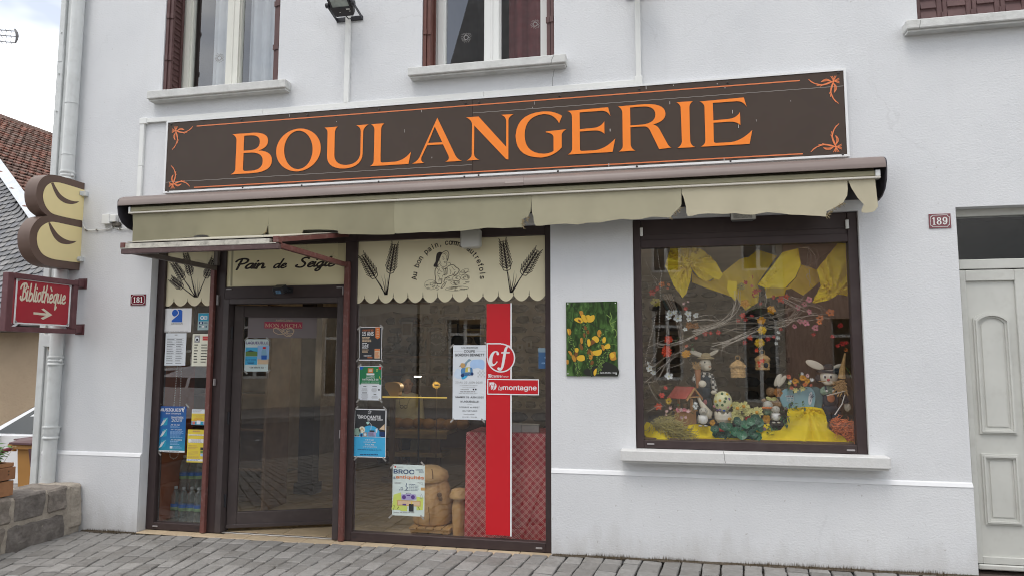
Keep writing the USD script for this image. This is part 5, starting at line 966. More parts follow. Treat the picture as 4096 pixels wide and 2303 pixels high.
# ================================================================== across the street: what the panes mirror
def mirrored(zone, x, y, Yp, Y):
    p = at(zone, x, y, Yp); d = sight(zone, x, y); return p + np.array([d[0],-d[1], d[2]]) * ((Yp - Y) / d[1])
YO = -15.0
GREYST = mat('grey_house_stone', (0.43,0.38,0.31),0.92,0.25,2.5, bump=0.012, bs=14); PINK = mat('pink_render', (0.44,0.29,0.23),0.9,0.12,1.5); ROOFSL = mat('slate_far', (0.13,0.13,0.135),0.7,0.3,3)
def street_house(name, label, x0, x1, hgt, ridge, material, wins, overhang=0.3):
    t = thing(name, label, 'building', ((x0 + x1) / 2, YO, -0.1)); wall_ = sbox(x0,-0.3, x1, hgt)
    for a, b, c, d, arch in wins:
        s = sbox(a, c, b, d); s = s.union(affinity.scale(Point((a + b) / 2, d).buffer((b - a) / 2, quad_segs=12),1,0.7)) if arch else s; wall_ = wall_.difference(s)
    m = trimesh.creation.extrude_polygon(wall_, 0.4, engine='earcut'); v = m.vertices; m.vertices = np.stack([v[:, 0], YO - v[:, 2] * 1.0, v[:, 1]],1); m.fix_normals(); part(t, 'wall', m, material)
    part(t, 'side_wall', [bx(x0, x0 + 0.3, YO - 8, YO - 0.41,-0.3, hgt), bx(x1 - 0.3, x1, YO - 8, YO - 0.41,-0.3, hgt)], material)
    for a, b, c, d, arch in wins:
        w_ = part(t, 'window', [bx(a, a + 0.08, YO - 0.25, YO - 0.15, c, d), bx(b - 0.08, b, YO - 0.25, YO - 0.15, c, d), bx((a + b) / 2 - 0.05,(a + b) / 2 + 0.05, YO - 0.25, YO - 0.15, c, d), bx(a + 0.081, b - 0.081, YO - 0.25, YO - 0.16, d - 0.5, d - 0.42), bx(a + 0.081, b - 0.081, YO - 0.25, YO - 0.16, c, c + 0.08)], PVC); part(w_, 'window_pane', bx(a, b, YO - 0.22, YO - 0.2, c, d + (0.5 * arch)), CARGL)
    rf = trimesh.Trimesh([(x0 - overhang, YO + 0.4, hgt),(x1 + overhang, YO + 0.4, hgt),(x0 - overhang, YO - 8.4, hgt),(x1 + overhang, YO - 8.4, hgt),(x0 + 0.6, YO - 4, ridge),(x1 - 0.6, YO - 4, ridge)]).convex_hull; part(t, 'roof', rf, ROOFSL)
    return t
ga, gb = mirrored('B', 1480,400,0.23, YO - 1), mirrored('B', 1760,400,0.23, YO - 1)
a1 = mirrored('Q', 285,1180,0.06, YO); a2 = mirrored('Q', 590,760,0.06, YO); b1_ = mirrored('Q', 1230,1180,0.06, YO); b2_ = mirrored('Q', 1580,850,0.06, YO); pk = mirrored('Q', 1640,700,0.06, YO); hd_ = mirrored('Q', 2200,700,0.06, YO)
street_house('stone_house', 'grey stone house with steep slate roof across the street, seen mirrored in the panes', ga[0] - 0.6, pk[0],6.2, ga[2] + 4.5, GREYST, [(a1[0], a2[0],0.9,2.9,1),(b1_[0], b2_[0],0.3,2.6,1),(-3.2,-2.1,0.9,2.7,0),(-6.5,-5.4,0.9,2.7,0),(-9.0,-7.9,0.0,2.3,0),(a1[0], a2[0],4.0,5.6,0),(b1_[0], b2_[0],4.0,5.6,0),(-3.2,-2.1,4.0,5.6,0),(-7.2,-6.1,4.0,5.6,0)])
street_house('pink_house', 'pinkish rendered house across the street, seen mirrored in the flower window', pk[0] + 0.02, hd_[0] + 2.0,4.8,7.4, PINK, [(pk[0] + 1.2, pk[0] + 2.4,1.0,2.6,0),(pk[0] + 4.0, pk[0] + 5.1,0.0,2.2,0)])
street_house('small_grey_house', 'low grey house across the street, seen mirrored in the door', -34, ga[0] - 0.7,3.4,5.6, mat('grey_render', (0.36,0.34,0.31),0.9,0.15,1.5),[(-20,-18.8,0.9,2.3,0),(-25,-23.8,0.9,2.3,0),(-16,-15,0,2.2,0)])
hg = thing('hedge', 'green clipped hedge across the street mirrored at the right of the flower window', 'hedge', (hd_[0] + 6, YO + 1.5,0)); rng = random.Random(3); lv = []
for k in range(5200):
    p = np.array([hd_[0] + rng.uniform(0,9), YO + 1.2 + rng.uniform(0,1.2), rng.uniform(0,3.1)]); 
    if rng.random() < 0.55: p[1] = YO + 2.4 + rng.uniform(-0.12,0.08)
    a, b = rng.uniform(0,6.28), rng.uniform(-0.6,0.6); u_ = np.array([math.cos(a), math.sin(a), b]) * 0.09; w_ = np.array([-math.sin(a), math.cos(a),0.4]) * 0.06; lv.append((p - u_, p + w_, p + u_, p - w_))
v = np.array(lv).reshape(-1,3); f = np.arange(len(v)).reshape(-1,4); part(hg, 'foliage', tri((v, f)), LEAF, kind='stuff'); part(hg, 'stem', bx(hd_[0] + 0.2, hd_[0] + 8.8, YO + 1.35, YO + 2.2,0,2.8), mat('hedge_core', (0.03,0.05,0.02)))
mc = mirrored('L', 640,180,0.3,-8.5); car('white car parked across the road, seen only mirrored in the door', (mc[0] - 2.2,-9.4,-0.12), math.pi)
lone('far_pavement', bx(-60,60, YO - 0.5,-11.5,-0.3,0.01), mat('far_paving', (0.26,0.255,0.25),0.9,0.2,3), kind='structure')
mk = mat('road_paint', (0.6,0.6,0.58),0.8,0.15,6); lone('road_marking', [bx(x_, x_ + 1.6,-7.95,-7.83, gz(np.clip(x_, -8,6)) - 0.116, gz(np.clip(x_, -8,6)) - 0.112) for x_ in np.arange(-24,24,3.2)], mk, kind='structure')
# ================================================================== printed films in the panes
def col(name, c, rough=0.55, var=0.03): return mat('print_' + name, c, rough, var, 4)
WHITE = col('white', (0.70,0.71,0.72)); PAPER = col('paper', (0.64,0.68,0.72)); BLK = col('black', (0.02,0.02,0.022)); GREY = col('grey', (0.28,0.28,0.28)); BLUE = col('blue', (0.012,0.10,0.45)); TEAL = col('teal', (0.02,0.27,0.42)); ROYAL = col('royal', (0.015,0.085,0.34)); SKYB = col('sky', (0.05,0.38,0.66))
YEL = col('yellow', (0.66,0.52,0.06)); RED = col('red', (0.50,0.012,0.018)); PINKR = col('pinkred', (0.55,0.16,0.14)); GREEN = col('green', (0.015,0.18,0.07)); ORG = col('orange', (0.60,0.16,0.04)); CHAR = col('charcoal', (0.030,0.032,0.036)); NAVY = col('navy', (0.015,0.04,0.13)); LBLUE = col('lightblue', (0.28,0.46,0.72)); CREAMP = col('cream', (0.66,0.66,0.55)); PURP = col('purple', (0.10,0.05,0.22)); LIL = col('lilac', (0.36,0.33,0.52)); LIME = col('lime', (0.52,0.60,0.14)); TANP = col('tan', (0.50,0.31,0.12)); OLIV = col('olive', (0.12,0.22,0.06)); SAND = col('sand', (0.60,0.45,0.30))
def scallop(x0, x1, zt, zp, zb, peaks):
    xs_ = [x0] + peaks + [x1]; pts = [(x0, zt)]
    for a, b in zip(xs_[:-1], xs_[1:]):
        full = 0.126; 
        for t in np.linspace(0,1,11):
            if b - a < full * 0.7: tt = t * (b - a) / full + (1 - (b - a) / full if a == x0 else 0)
            else: tt = t
            pts.append((a + (b - a) * t, zb + (zp - zb) * abs(2 * tt - 1) ** 2.1))
    pts.append((x1, zt)); return Polygon(pts).buffer(0)
def wheat(s, bx_, bz_, tx_, tz_, n=9, ear=0.55, w=0.05, lw=0.0033):
    b, t = np.array((bx_, bz_)), np.array((tx_, tz_)); d = t - b; L = np.linalg.norm(d); d /= L; nn = np.array((-d[1], d[0])); e0 = b + d * L * (1 - ear); out = [LineString([b, (b + e0) / 2 + nn * 0.0, e0]).buffer(lw * 1.3)]
    step = L * ear / (n + 1.5)
    for k in range(n):
        q = e0 + d * step * k; fw = 1 - 0.45 * k / n
        for sg in (-1,1):
            q1 = q + d * step * 1.6 + nn * sg * w * 0.42 * fw; q2 = q + d * step * 3.0 + nn * sg * w * 0.62 * fw; mid = q + d * step * 1.9 + nn * sg * w * 0.08 * fw
            out.append(LineString([q, q + d * step * 0.5 + nn * sg * w * 0.34 * fw, q1, q2]).buffer(lw)); out.append(LineString([q, mid, q1]).buffer(lw * 0.8))
    s.shape(unary_union(out), INK, 2, 'wheat_ear')
def blade(s, x0, z0, x1, z1, w=0.006, bend=0.01):
    p = np.array([(x0, z0),((x0 + x1) / 2 + bend, (z0 + z1) / 2),(x1, z1)]); l = open_smooth(p, 6); l = np.array(l); wd = np.linspace(w, 0.0006, len(l)); t = np.gradient(l, axis=0); n_ = np.stack([-t[:, 1], t[:, 0]],1); n_ /= np.linalg.norm(n_, axis=1, keepdims=True); s.shape(Polygon(np.vstack([l + n_ * wd[:, None] / 2,(l - n_ * wd[:, None] / 2)[::-1]])).buffer(0), INK, 2, 'wheat_leaf')
def film(name, label, shape, material, Y=0.1140):
    s = Sheet.__new__(Sheet); s.o = np.array((0, Y, 0.0)); s.ang = 0; s.U = np.array([1.0,0,0]); s.Nn = np.array([0,1.0,0]); s.layers = {}; s.tilt = 0; b = shape.bounds; s.x0, s.z0, s.x1, s.z1 = b; s.cx = (b[0] + b[2]) / 2
    s.node = thing(name, label, 'window film', (s.cx, Y, s.z0), 'cream printed films in the shopfront'); part(s.node, 'film', s._l(slab(shape, 0,0.0008)), material, local=True); return s
pk_ = lambda zn, xs, y: [at(zn, x, y, 0.118)[0] for x in xs]
p1 = pk_('H', [550,770,990],1220)
s = film('window_film', 'narrow cream window film with four wheat ears left of the door', scallop(-4.553,-4.049,2.575,2.077,2.026, p1), CREAM); s.zone = 'H'
for x0, y0, x1, y1, n_ in ((905,1160,730,440,10),(890,1150,520,590,9),(925,1155,1190,530,10),(875,1155,490,855,8),(895,1150,780,430,3)):
    a, b = s.loc(x0, y0), s.loc(x1, y1)
    if n_ > 3: wheat(s, a[0], a[1], b[0], b[1], n_, 0.52,0.072)
for x0, y0, x1, y1 in ((885,1160,750,915),(880,1158,740,1045),(900,1160,880,900),(910,1160,935,850),(930,1158,1015,935),(925,1160,960,910),(890,1160,815,860)):
    a, b = s.loc(x0, y0), s.loc(x1, y1); blade(s, a[0], a[1], b[0], b[1],0.008,0.004)
for x in p1: s.shape(Polygon([(x - 0.0035,2.076),(x + 0.0035,2.076),(x, 2.105)]), INK, 1, 'scallop_line')
s.done()
p2 = pk_('M', [235,405,580,755,935,1112,1290,1470,1655,1838,2022,2208],925)
s = film('window_film', 'wide cream window film with wheat and a baker drawing in the big window', scallop(-2.621,-0.938,2.572,2.077,2.024, p2), CREAM); s.zone = 'M'
for x in p2: s.shape(Polygon([(x - 0.0035,2.076),(x + 0.0035,2.076),(x, 2.10 + 0.02 * (math.sin(x * 40) > 0))]), INK, 1, 'scallop_line')
for x0, y0, x1, y1, n_ in ((485,890,195,410,9),(498,890,600,275,10),(1995,865,2320,350,9),(1980,865,1890,235,10)):
    a, b = s.loc(x0, y0), s.loc(x1, y1); wheat(s, a[0], a[1], b[0], b[1], n_, 0.6,0.088)
for x0, y0, x1, y1 in ((480,895,388,712),(485,895,435,668),(495,895,468,640),(500,895,530,660),(505,893,510,690),(1990,868,1955,625),(1985,868,2028,605),(2000,868,2110,675),(1998,866,2060,640)):
    a, b = s.loc(x0, y0), s.loc(x1, y1); blade(s, a[0], a[1], b[0], b[1],0.010,0.006)
# the round motto, letter by letter along its arc
ctr = s.loc(1235,690); R_ = (s.loc(1635,690)[0] - s.loc(840,690)[0]) / 2 * 0.955
def arc_text(txt, a0, a1, h_):
    n = len(txt); angs = np.linspace(a0, a1, n)
    for ch, a in zip(txt, angs):
        if ch == ' ': continue
        v, f = lettering(ch, True); v = v.copy(); lo, hi = v[:, 0].min(), v[:, 0].max(); v[:, 0] -= (lo + hi) / 2; v = v * h_ * np.array([0.95,1.0]); t = a - math.pi / 2; c_, s_ = math.cos(t), math.sin(t)
        x = ctr[0] + R_ * math.cos(a) + v[:, 0] * c_ - v[:, 1] * s_; z = ctr[1] + R_ * math.sin(a) + v[:, 0] * s_ + v[:, 1] * c_
        s.add(trimesh.Trimesh(np.stack([x, np.full(len(x),-0.0015), z],1), f, process=False), INK, 3, 'motto')
arc_text('Au bon pain,', math.radians(179), math.radians(104),0.045); arc_text('comme autrefois', math.radians(93), math.radians(-1),0.045)
L3 = 5.5
hat = [(1063,560),(1065,535),(1085,500),(1092,440),(1105,400),(1135,385),(1165,395),(1150,430),(1130,480),(1112,520),(1110,555),(1090,565)]
s.poly(ring_smooth(hat, 4), INK, 2, 'baker_drawing')
for pts, w_ in (([(1160,395),(1180,385),(1205,372),(1230,378),(1245,410),(1240,450),(1228,490)],7),([(1165,400),(1195,405),(1215,435),(1225,480)],4),([(1195,395),(1218,400),(1228,430),(1230,470)],3),([(1135,480),(1140,520),(1120,535),(1115,555),(1130,565)],5),([(1215,470),(1228,485),(1218,498),(1225,510),(1215,520),(1222,535),(1205,555),(1170,560),(1145,545)],5),
    ([(1165,440),(1180,438)],4),([(1168,462),(1182,458),(1188,470),(1172,478)],4),([(1185,500),(1205,508),(1190,518)],5),([(1140,540),(1155,530)],3),([(1110,560),(1085,585),(1078,640),(1085,700),(1080,745),(1115,765),(1155,760),(1162,700)],8),([(1100,580),(1118,600),(1112,640),(1140,650)],5),([(1125,575),(1140,610),(1165,620)],4),([(1110,660),(1130,690),(1125,740)],4),([(1120,715),(1150,705),(1145,725)],5),([(1160,570),(1185,605),(1190,660),(1210,640),(1205,580)],6),([(1205,580),(1230,600),(1225,650)],4),([(1210,600),(1215,660)],5),([(1180,575),(1195,590),(1215,570),(1230,585)],6),
    ([(1230,560),(1255,545),(1300,540),(1335,570),(1360,585),(1368,610),(1345,645),(1310,670)],8),([(1240,510),(1262,520),(1270,545)],5),([(1280,560),(1300,590),(1320,600)],4),([(1255,590),(1270,620),(1262,650)],4),([(1320,620),(1300,655),(1260,670),(1225,685),(1195,710),(1185,745)],7),([(1195,690),(1225,700),(1255,690)],5),([(1205,720),(1230,720)],4),([(1215,740),(1190,790),(1160,815),(1150,812),(1170,780),(1200,745)],6),([(1165,680),(1180,660),(1200,665)],5),([(1290,640),(1305,670)],3),
    ([(1240,715),(1290,712)],5),([(1235,728),(1275,726)],4),([(1100,790),(1130,800)],6),([(1085,815),(1125,822)],5),([(1095,832),(1115,835)],4),([(1420,765),(1450,762)],5),([(1440,745),(1490,742)],5),([(1450,755),(1485,752)],3)):
    s.path(open_smooth(pts, 4), w_, INK, 2, 'baker_drawing')
def loaf(cx, cy, rx, ry, rot=0, marks=6, seed=0, seeds=True):
    c = s.loc(cx, cy); sx = abs(s.loc(cx + rx, cy)[0] - c[0]); sz = abs(s.loc(cx, cy + ry)[1] - c[1]); e = affinity.rotate(affinity.scale(Point(*c).buffer(1, quad_segs=12), sx, sz), rot); s.shape(e.difference(e.buffer(-0.0022)), INK, 3, 'baker_drawing'); rr = random.Random(seed); out = []
    for k in range(marks):
        a, q = rr.uniform(0,6.28), rr.uniform(0.2,0.75); p = (c[0] + sx * q * math.cos(a), c[1] + sz * q * math.sin(a)); out.append(LineString([p, (p[0] + sx * rr.uniform(-0.3,0.3), p[1] + sz * rr.uniform(-0.3,0.3)),(p[0] + sx * rr.uniform(-0.3,0.4), p[1] + sz * rr.uniform(-0.3,0.3))]).buffer(0.0011))
    s.shape(unary_union(out), INK, 4, 'baker_drawing')
loaf(1030,775,78,58,-5,16,1); loaf(1340,820,140,26,2,16,2); loaf(1425,622,62,28,28,10,3); loaf(1335,700,50,34,0,6,4); loaf(1440,688,55,34,0,14,5); loaf(1322,752,56,28,0,14,6)
s.done()
s = film('window_film', 'olive cream panel lettered Pain de Seigle above the entrance door', sbox(-3.9163,2.1955,-2.7337,2.5645), CREAM2,0.108); s.zone = 'K'
SC = {'P': ('M22 -6 L34 92', 'M0 72 Q8 100 48 100 Q86 96 74 66 Q62 46 24 46'), 'a': ('M46 44 Q34 56 16 42 Q-2 22 6 6 Q18 -6 38 18 L46 44 M46 44 L41 12 Q42 -4 58 10',), 'i': ('M8 48 L4 12 Q6 -6 22 10', 'M15 72 L16 74'), 'n': ('M4 46 L0 0 M2 18 Q22 56 34 46 Q40 38 36 12 Q36 -4 52 8',), 'd': ('M46 44 Q34 56 16 42 Q-2 22 6 6 Q18 -6 38 18 L46 44 M64 104 L41 12 Q42 -4 58 10',), 'e': ('M6 22 Q42 28 40 44 Q30 58 14 40 Q-2 14 12 2 Q28 -6 46 16',), 'S': ('M70 88 Q58 108 32 94 Q10 78 34 56 Q64 36 48 10 Q30 -12 -6 6 Q-14 16 -4 22',), 'g': ('M46 44 Q34 56 16 42 Q-2 22 6 6 Q18 -6 38 18 L46 44 M46 44 L32 -28 Q22 -52 4 -38 Q-4 -20 56 12',), 'l': ('M4 16 Q44 84 36 100 Q22 104 10 24 Q8 -4 26 8',)}
def script(word):
    x, out = 0,[]
    for ch in word: out.append(affinity.translate(strokes(SC[ch],8.4), x, 0)); x += {'P': 74, 'S': 74, 'i': 22, 'l': 30, 'n': 50, 'd': 58, 'a': 54, 'e': 44, 'g': 54}[ch]
    t = unary_union(out); return affinity.skew(t, 12,0, origin=(0,0))
s.fit(script('Pain'),134,293,402,392, INK, 1); s.fit(script('de'),468,296,588,382, INK, 1); s.fit(script('Seigle'),660,282,1012,404, INK, 1)
s.rect(105,160,107,536, col('film_edge', (0.40,0.37,0.24)),1, 'film_seam'); s.done()

# ================================================================== posters and stickers behind the glass
YP = 0.1135
TAPE = mat('sticky_tape', (0.30,0.29,0.27),0.3,0.2,20)
def tape(s, pts, zone=None):
    for k, (x, y) in enumerate(pts):
        c = s.loc(x, y, zone); r = affinity.rotate(sbox(c[0] - 0.022, c[1] - 0.007, c[0] + 0.022, c[1] + 0.007),45 if k in (0,3) else -45); s.shape(r, TAPE, 0, 'tape')
s = Sheet('artisan_sticker', 'white ARTISAN sticker with blue emblem below the narrow film', 'sticker', 'I', (192,110,421,303), YP, material=WHITE)
s.poly([(292,118),(340,118),(351,128),(349,222),(262,222),(262,208),(300,176),(318,160),(322,140),(312,124)], BLUE, 1, 'emblem'); s.disc(290,146,25, BLUE, 2, 'emblem'); s.path([(304,118),(318,132),(319,150),(308,166),(290,178),(268,198)],5, WHITE, 3, 'emblem'); s.text('ARTISAN', 259,226,352,240, GREY, True); s.lines(205,290,410,297,1, GREY, 2, fill=0.3); s.done()
s = Sheet('card_sticker', 'small teal bank card sticker right of the white sticker', 'sticker', 'I', (482,147,566,286), YP, material=mat('print_paleteal', (0.33,0.45,0.46)))
s.rect(485,150,570,213, TEAL); s.disc(514,184,15, WHITE, 2, 'emblem'); s.disc(514,184,8, TEAL, 3, 'emblem'); s.rect(528,172,556,198, WHITE, 2, 'emblem'); s.rect(534,177,552,182, TEAL, 3, 'emblem'); s.rect(534,188,552,193, TEAL, 3, 'emblem'); s.rect(488,218,522,238, NAVY); s.disc(505,228,7, PAPER, 2, 'emblem'); s.text('VISA', 530,222,558,234, NAVY, True); s.disc(522,258,10, GREY, 2, 'emblem'); s.disc(522,258,8, WHITE, 3, 'emblem'); s.rect(490,252,502,264, NAVY, 2); s.rect(544,250,552,266, NAVY, 2); s.done()
s = Sheet('price_list', 'white typed price list sheet under the ARTISAN sticker', 'sheet', 'I', (214,313,373,580), YP, material=PAPER)
s.rect(288,324,310,330, GREY, 2, 'lettering')
for k in range(11):
    y = 352 + 19.5 * k; s.rect(225 - k * 1.1, y, 365 - k * 0.9, y + 0.9, GREY, 1, 'ruled_line'); s.lines(227 - k, y + 8,290 - k, y + 16,1, BLK, k, fill=0.5); s.lines(302 - k, y + 8,362 - k, y + 16,1, BLK, k + 40, fill=0.5)
s.done()
s = Sheet('opening_hours', 'cream opening hours sheet with a red box and egg picture', 'sheet', 'I', (437,318,572,585), YP, material=CREAMP)
s.rect(452,330,495,390, GREY); s.disc(473,362,16, PAPER, 2, 'picture'); s.disc(473,366,9, BLK, 3, 'picture'); s.rect(519,337,578,372, PINKR); s.lines(522,340,576,370,2, RED, 5, fill=0.4)
for k in range(7): y = 402 + 23.5 * k; s.lines(450 - k, y, 482 - k, y + 14,1, BLK, k, fill=0.55); s.lines(508 - k, y, 568 - k, y + 14,1, BLK, 60 + k, fill=0.5)
s.done()
MUSB = usdkit.material(stage, '/World/Looks/poster_blue', {'g': ('geometry', {}), 'x': ('separate_xyz', {}), 'm': ('map_range', {'from_min': at('I', 368,1300,0.11)[2], 'from_max': at('I', 150,914,0.11)[2]}), 'r': ('rgb_ramp', {'ramp': [(0,(0.02,0.26,0.36)),(0.4,(0.012,0.13,0.36)),(1,(0.016,0.075,0.27))]}), 'p': ('principled_bsdf', {'roughness': 0.5})}, [('g.position', 'x.vector'),('x.z', 'm.value'),('m.result', 'r.fac'),('r.color', 'p.base_color')], surface='p.BSDF')
s = Sheet('festival_poster', 'blue MUSIQUES aux champs poster with drawn hands low in the narrow window', 'poster', 'I', (150,914,368,1300), YP, material=MUSB)
s.text('MUSIQUES', 162,931,340,962, WHITE, True); s.text('aux champs', 215,966,340,986, WHITE); s.text('CHASTREIX', 258,1000,360,1018, WHITE, True); s.text('2025', 262,1021,350,1046, WHITE, slant=0.3)
for a, b in (((352,932),(358,962)),((366,922),(356,950)),((344,935),(352,955))): s.path([a, ((a[0] + b[0]) / 2 + 4,(a[1] + b[1]) / 2), b],6, WHITE, 2, 'leaf_mark')
for y, t in ((1062, '30-31 mai'),(1103, '25 > 27 juillet'),(1186, '24-25 octobre')): s.text(t, 255, y, 330 if y < 1080 else 348, y + 13, WHITE, True, slant=0.25)
s.lines(252,1078,340,1092,2, LBLUE, 1); s.lines(250,1118,362,1176,6, LBLUE, 2); s.lines(250,1202,345,1236,3, LBLUE, 3); s.rect(248,1244,268,1265, PAPER, 2); s.lines(274,1246,350,1266,3, LBLUE, 4); 
for cx, cy in ((205,1042),(200,1135),(190,1225)):
    s.poly([(cx - 10, cy - 30),(cx + 28, cy - 32),(cx + 20, cy + 28),(cx - 20, cy + 34)], TEAL, 1)
    for k in range(5): s.path([(cx - 34 + 5 * k, cy + 36 - 3 * k),(cx - 20 + 6 * k, cy + 8 - 3 * k),(cx - 8 + 7 * k, cy - 14 - 4 * k + (k % 2) * 6)],2.5, WHITE, 2, 'drawn_hand')
s.rect(134,1277,369,1299, WHITE, 1); s.lines(142,1281,362,1294,1, GREY, 9, fill=0.5); tape(s, [(162,908),(392,912),(160,1306)]); s.done()
s = Sheet('small_notice', 'small yellow notice with a teal picture right of the blue poster', 'sheet', 'I', (430,940,542,1072), YP, material=PAPER)
s.rect(429,975,545,1040, YEL); s.text('Soirée Animation', 438,982,534,994, TANP, slant=0.3); s.text('Moulette', 462,996,512,1008, TANP, slant=0.3); s.lines(440,1012,530,1036,3, ORG, 4, center=True); s.lines(436,948,520,966,2, GREY, 6); s.rect(427,1041,543,1071, TEAL); s.disc(445,1054,12, PINKR, 2); s.disc(530,1056,10, LIL, 2); s.rect(470,1032,500,1064, PAPER, 3); s.done()
s = Sheet('information_sheet', 'tall yellow information sheet beside the post above the water bottles', 'sheet', 'I', (397,1107,526,1383), YP, material=YEL)
s.lines(438,1114,524,1130,1, TANP, 1, fill=0.8); s.rect(402,1146,534,1160, WHITE); s.lines(410,1149,520,1157,1, GREY, 2); s.rect(401,1184,532,1220, WHITE); s.lines(406,1188,525,1216,3, GREY, 3, center=True); s.text('Dates : table', 400,1232,470,1246, TANP, slant=0.2); s.lines(398,1250,490,1272,2, TANP, 5)
for k in range(3): s.path([(400,1296 + 10 * k),(480,1286 + 10 * k)],2, TANP, 2, 'lettering')
for k, m_ in enumerate((CHAR, OLIV, LBLUE)): s.rect(500,1255 + 26 * k, 526,1277 + 26 * k, m_, 2)
s.lines(394,1328,522,1344,2, TANP, 8); s.rect(388,1350,526,1372, WHITE, 1); s.lines(392,1353,520,1370,2, BLUE, 9); s.done()
# ------------------------------------------------------------------ on the door leaf
DO = np.array((HX, HY, 0)) + np.array((-st, ct, 0)) * 0.0228
s = Sheet('door_sign', 'grey door sticker with the word MONARCHA on a red band', 'sticker', 'K', (250,790,846,990), origin=DO, angle=TH, material=mat('print_smoke', (0.19,0.165,0.175),0.35,0.1,2))
s.rect(391,846,722,906, mat('print_claret', (0.36,0.03,0.075),0.5),1, 'band'); s.rect(392,842,724,845, SAND, 1, 'band_line'); s.rect(391,908,722,911, SAND, 1, 'band_line')
NEW = {'M': 'M0 100 L22 100 L50 30 L78 100 L100 100 L100 95 L92 93 L92 7 L100 5 L100 0 L68 0 L68 5 L76 7 L76 82 L44 2 L18 80 L18 7 L26 5 L26 0 L0 0 L0 5 L8 7 L8 93 L0 95 Z', 'C': 'M92 88 L86 70 Q76 95 54 95 Q20 92 20 50 Q20 8 56 6 Q78 8 88 30 L93 26 Q82 -4 50 -3 Q0 0 0 50 Q2 100 54 101 Q76 101 92 88Z', 'H': 'M0 100 L34 100 L34 95 L25 93 L25 54 L73 54 L73 93 L64 95 L64 100 L98 100 L98 95 L89 93 L89 7 L98 5 L98 0 L64 0 L64 5 L73 7 L73 47 L25 47 L25 7 L34 5 L34 0 L0 0 L0 5 L9 7 L9 93 L0 95 Z'}
x, out = 0,[]
for ch in 'MONARCHA':
    g_ = OG if ch == 'O' else glyph(NEW.get(ch) or GL[ch]); bb = g_.bounds; w_ = {'M': 105, 'O': 92, 'N': 95, 'A': 92, 'R': 86, 'C': 82, 'H': 92}[ch]; g_ = affinity.scale(affinity.translate(g_, -bb[0],0), w_ / (bb[2] - bb[0]),1, origin=(0,0)); out.append(affinity.translate(g_, x, 0)); x += w_ + 12
s.fit(unary_union(out),398,860,718,896, SAND, 2); s.text('Aurélie & Johann', 490,824,636,844, SAND, False, slant=0.1)
for pts in ([(470,905),(500,898),(560,930),(600,965),(632,960),(645,930),(625,905),(590,915),(575,945),(520,955),(480,940),(468,915),(490,902),(530,925),(580,970),(620,972)],[(540,940),(580,905),(620,900),(648,915),(640,945),(600,950),(590,930),(612,925)],[(545,900),(560,915)]): s.path(open_smooth(pts, 5),5, SAND, 2, 'flourish')
s.done()
s = Sheet('water_poster', 'LAQUEUILLE poster with a landscape and a water bottle on the door glass', 'poster', 'K', (222,998,420,1282), origin=DO, angle=TH, material=mat('print_palecyan', (0.56,0.66,0.66)))
s.text('LAQUEUILLE', 228,1018,424,1044, PURP, True); s.rect(226,1070,329,1148, SKYB); s.poly([(226,1110),(260,1096),(290,1102),(328,1108),(328,1148),(226,1148)], OLIV, 2); s.poly([(240,1108),(270,1094),(300,1106)], NAVY, 3); s.rect(331,1054,428,1175, LBLUE); s.rect(330,1172,424,1218, SAND); s.rect(222,1150,324,1222, SKYB)
s.poly([(372,1086),(402,1086),(408,1110),(412,1180),(362,1180),(364,1110)], mat('print_water', (0.22,0.42,0.58)),2); s.rect(376,1066,402,1084, RED, 2); s.poly([(362,1140),(412,1140),(410,1176),(363,1176)], BLUE, 3); s.text('EAU DE SOURCE', 226,1174,316,1184, NAVY, True); s.lines(240,1192,300,1216,2, NAVY, 2, center=True); s.text('- EN VENTE ICI -', 256,1240,400,1254, BLK, True); tape(s, [(230,996),(420,998),(225,1288),(424,1280)]); s.done()
# ------------------------------------------------------------------ in the big window
s = Sheet('anniversary_poster', 'dark 15 ANS poster with orange ribbon, topmost left in the big window', 'poster', 'N', (170,310,424,698), YP, material=WHITE)
s.rect(176,318,418,686, CHAR); s.text('LE ROB FETE SES', 200,338,330,356, ORG, True); s.text('15 ANS', 200,362,332,410, WHITE, True); s.lines(200,418,328,484,4, SAND, 3, fill=0.55); s.lines(200,492,275,504,1, WHITE, 4, fill=0.8); s.text('16€', 200,508,274,542, WHITE, True); s.lines(200,544,274,556,1, WHITE, 5, fill=0.6); s.lines(200,566,280,608,3, SAND, 6, fill=0.5); s.lines(218,634,336,648,1, WHITE, 7, fill=0.6); s.lines(262,654,340,670,1, ORG, 8, fill=0.7)
s.poly([(354,312),(406,312),(404,432),(376,448),(352,430)], ORG, 2); s.lines(364,326,396,424,5, SAND, 9, center=True, fill=0.4); s.rect(344,560,404,672, SAND, 2); s.rect(345,562,404,582, ORG, 3); s.lines(350,592,400,668,6, ORG, 10, level=4, fill=0.5); tape(s, [(165,320),(425,305),(420,690),(150,690)]); s.done()
s = Sheet('village_fete_poster', 'green and white LA FETE PATRONALE poster below the dark 15 ANS one', 'poster', 'N', (163,760,418,1157), YP, material=PAPER)
s.rect(172,768,418,975, GREEN); s.poly([(172,768),(215,768),(205,795),(178,805)], BLUE, 2); s.rect(392,768,418,800, RED, 2); s.rect(266,784,326,838, ORG, 2); s.rect(276,796,316,826, SAND, 3); s.rect(250,844,340,866, WHITE, 2); s.text('LA FÊTE', 246,874,344,900, WHITE, True); s.text('PATRONALE DE', 202,905,388,928, WHITE, True); s.text('ROCHEFORT-MONTAGNE', 196,936,398,956, mat('print_pale_green', (0.35,0.55,0.40))); s.path([(362,798),(364,822),(380,818),(380,794),(362,798)],4, LIME, 2, 'music_note'); s.path([(398,880),(410,912)],6, YEL, 2, 'music_note'); s.rect(188,962,396,974, WHITE, 2)
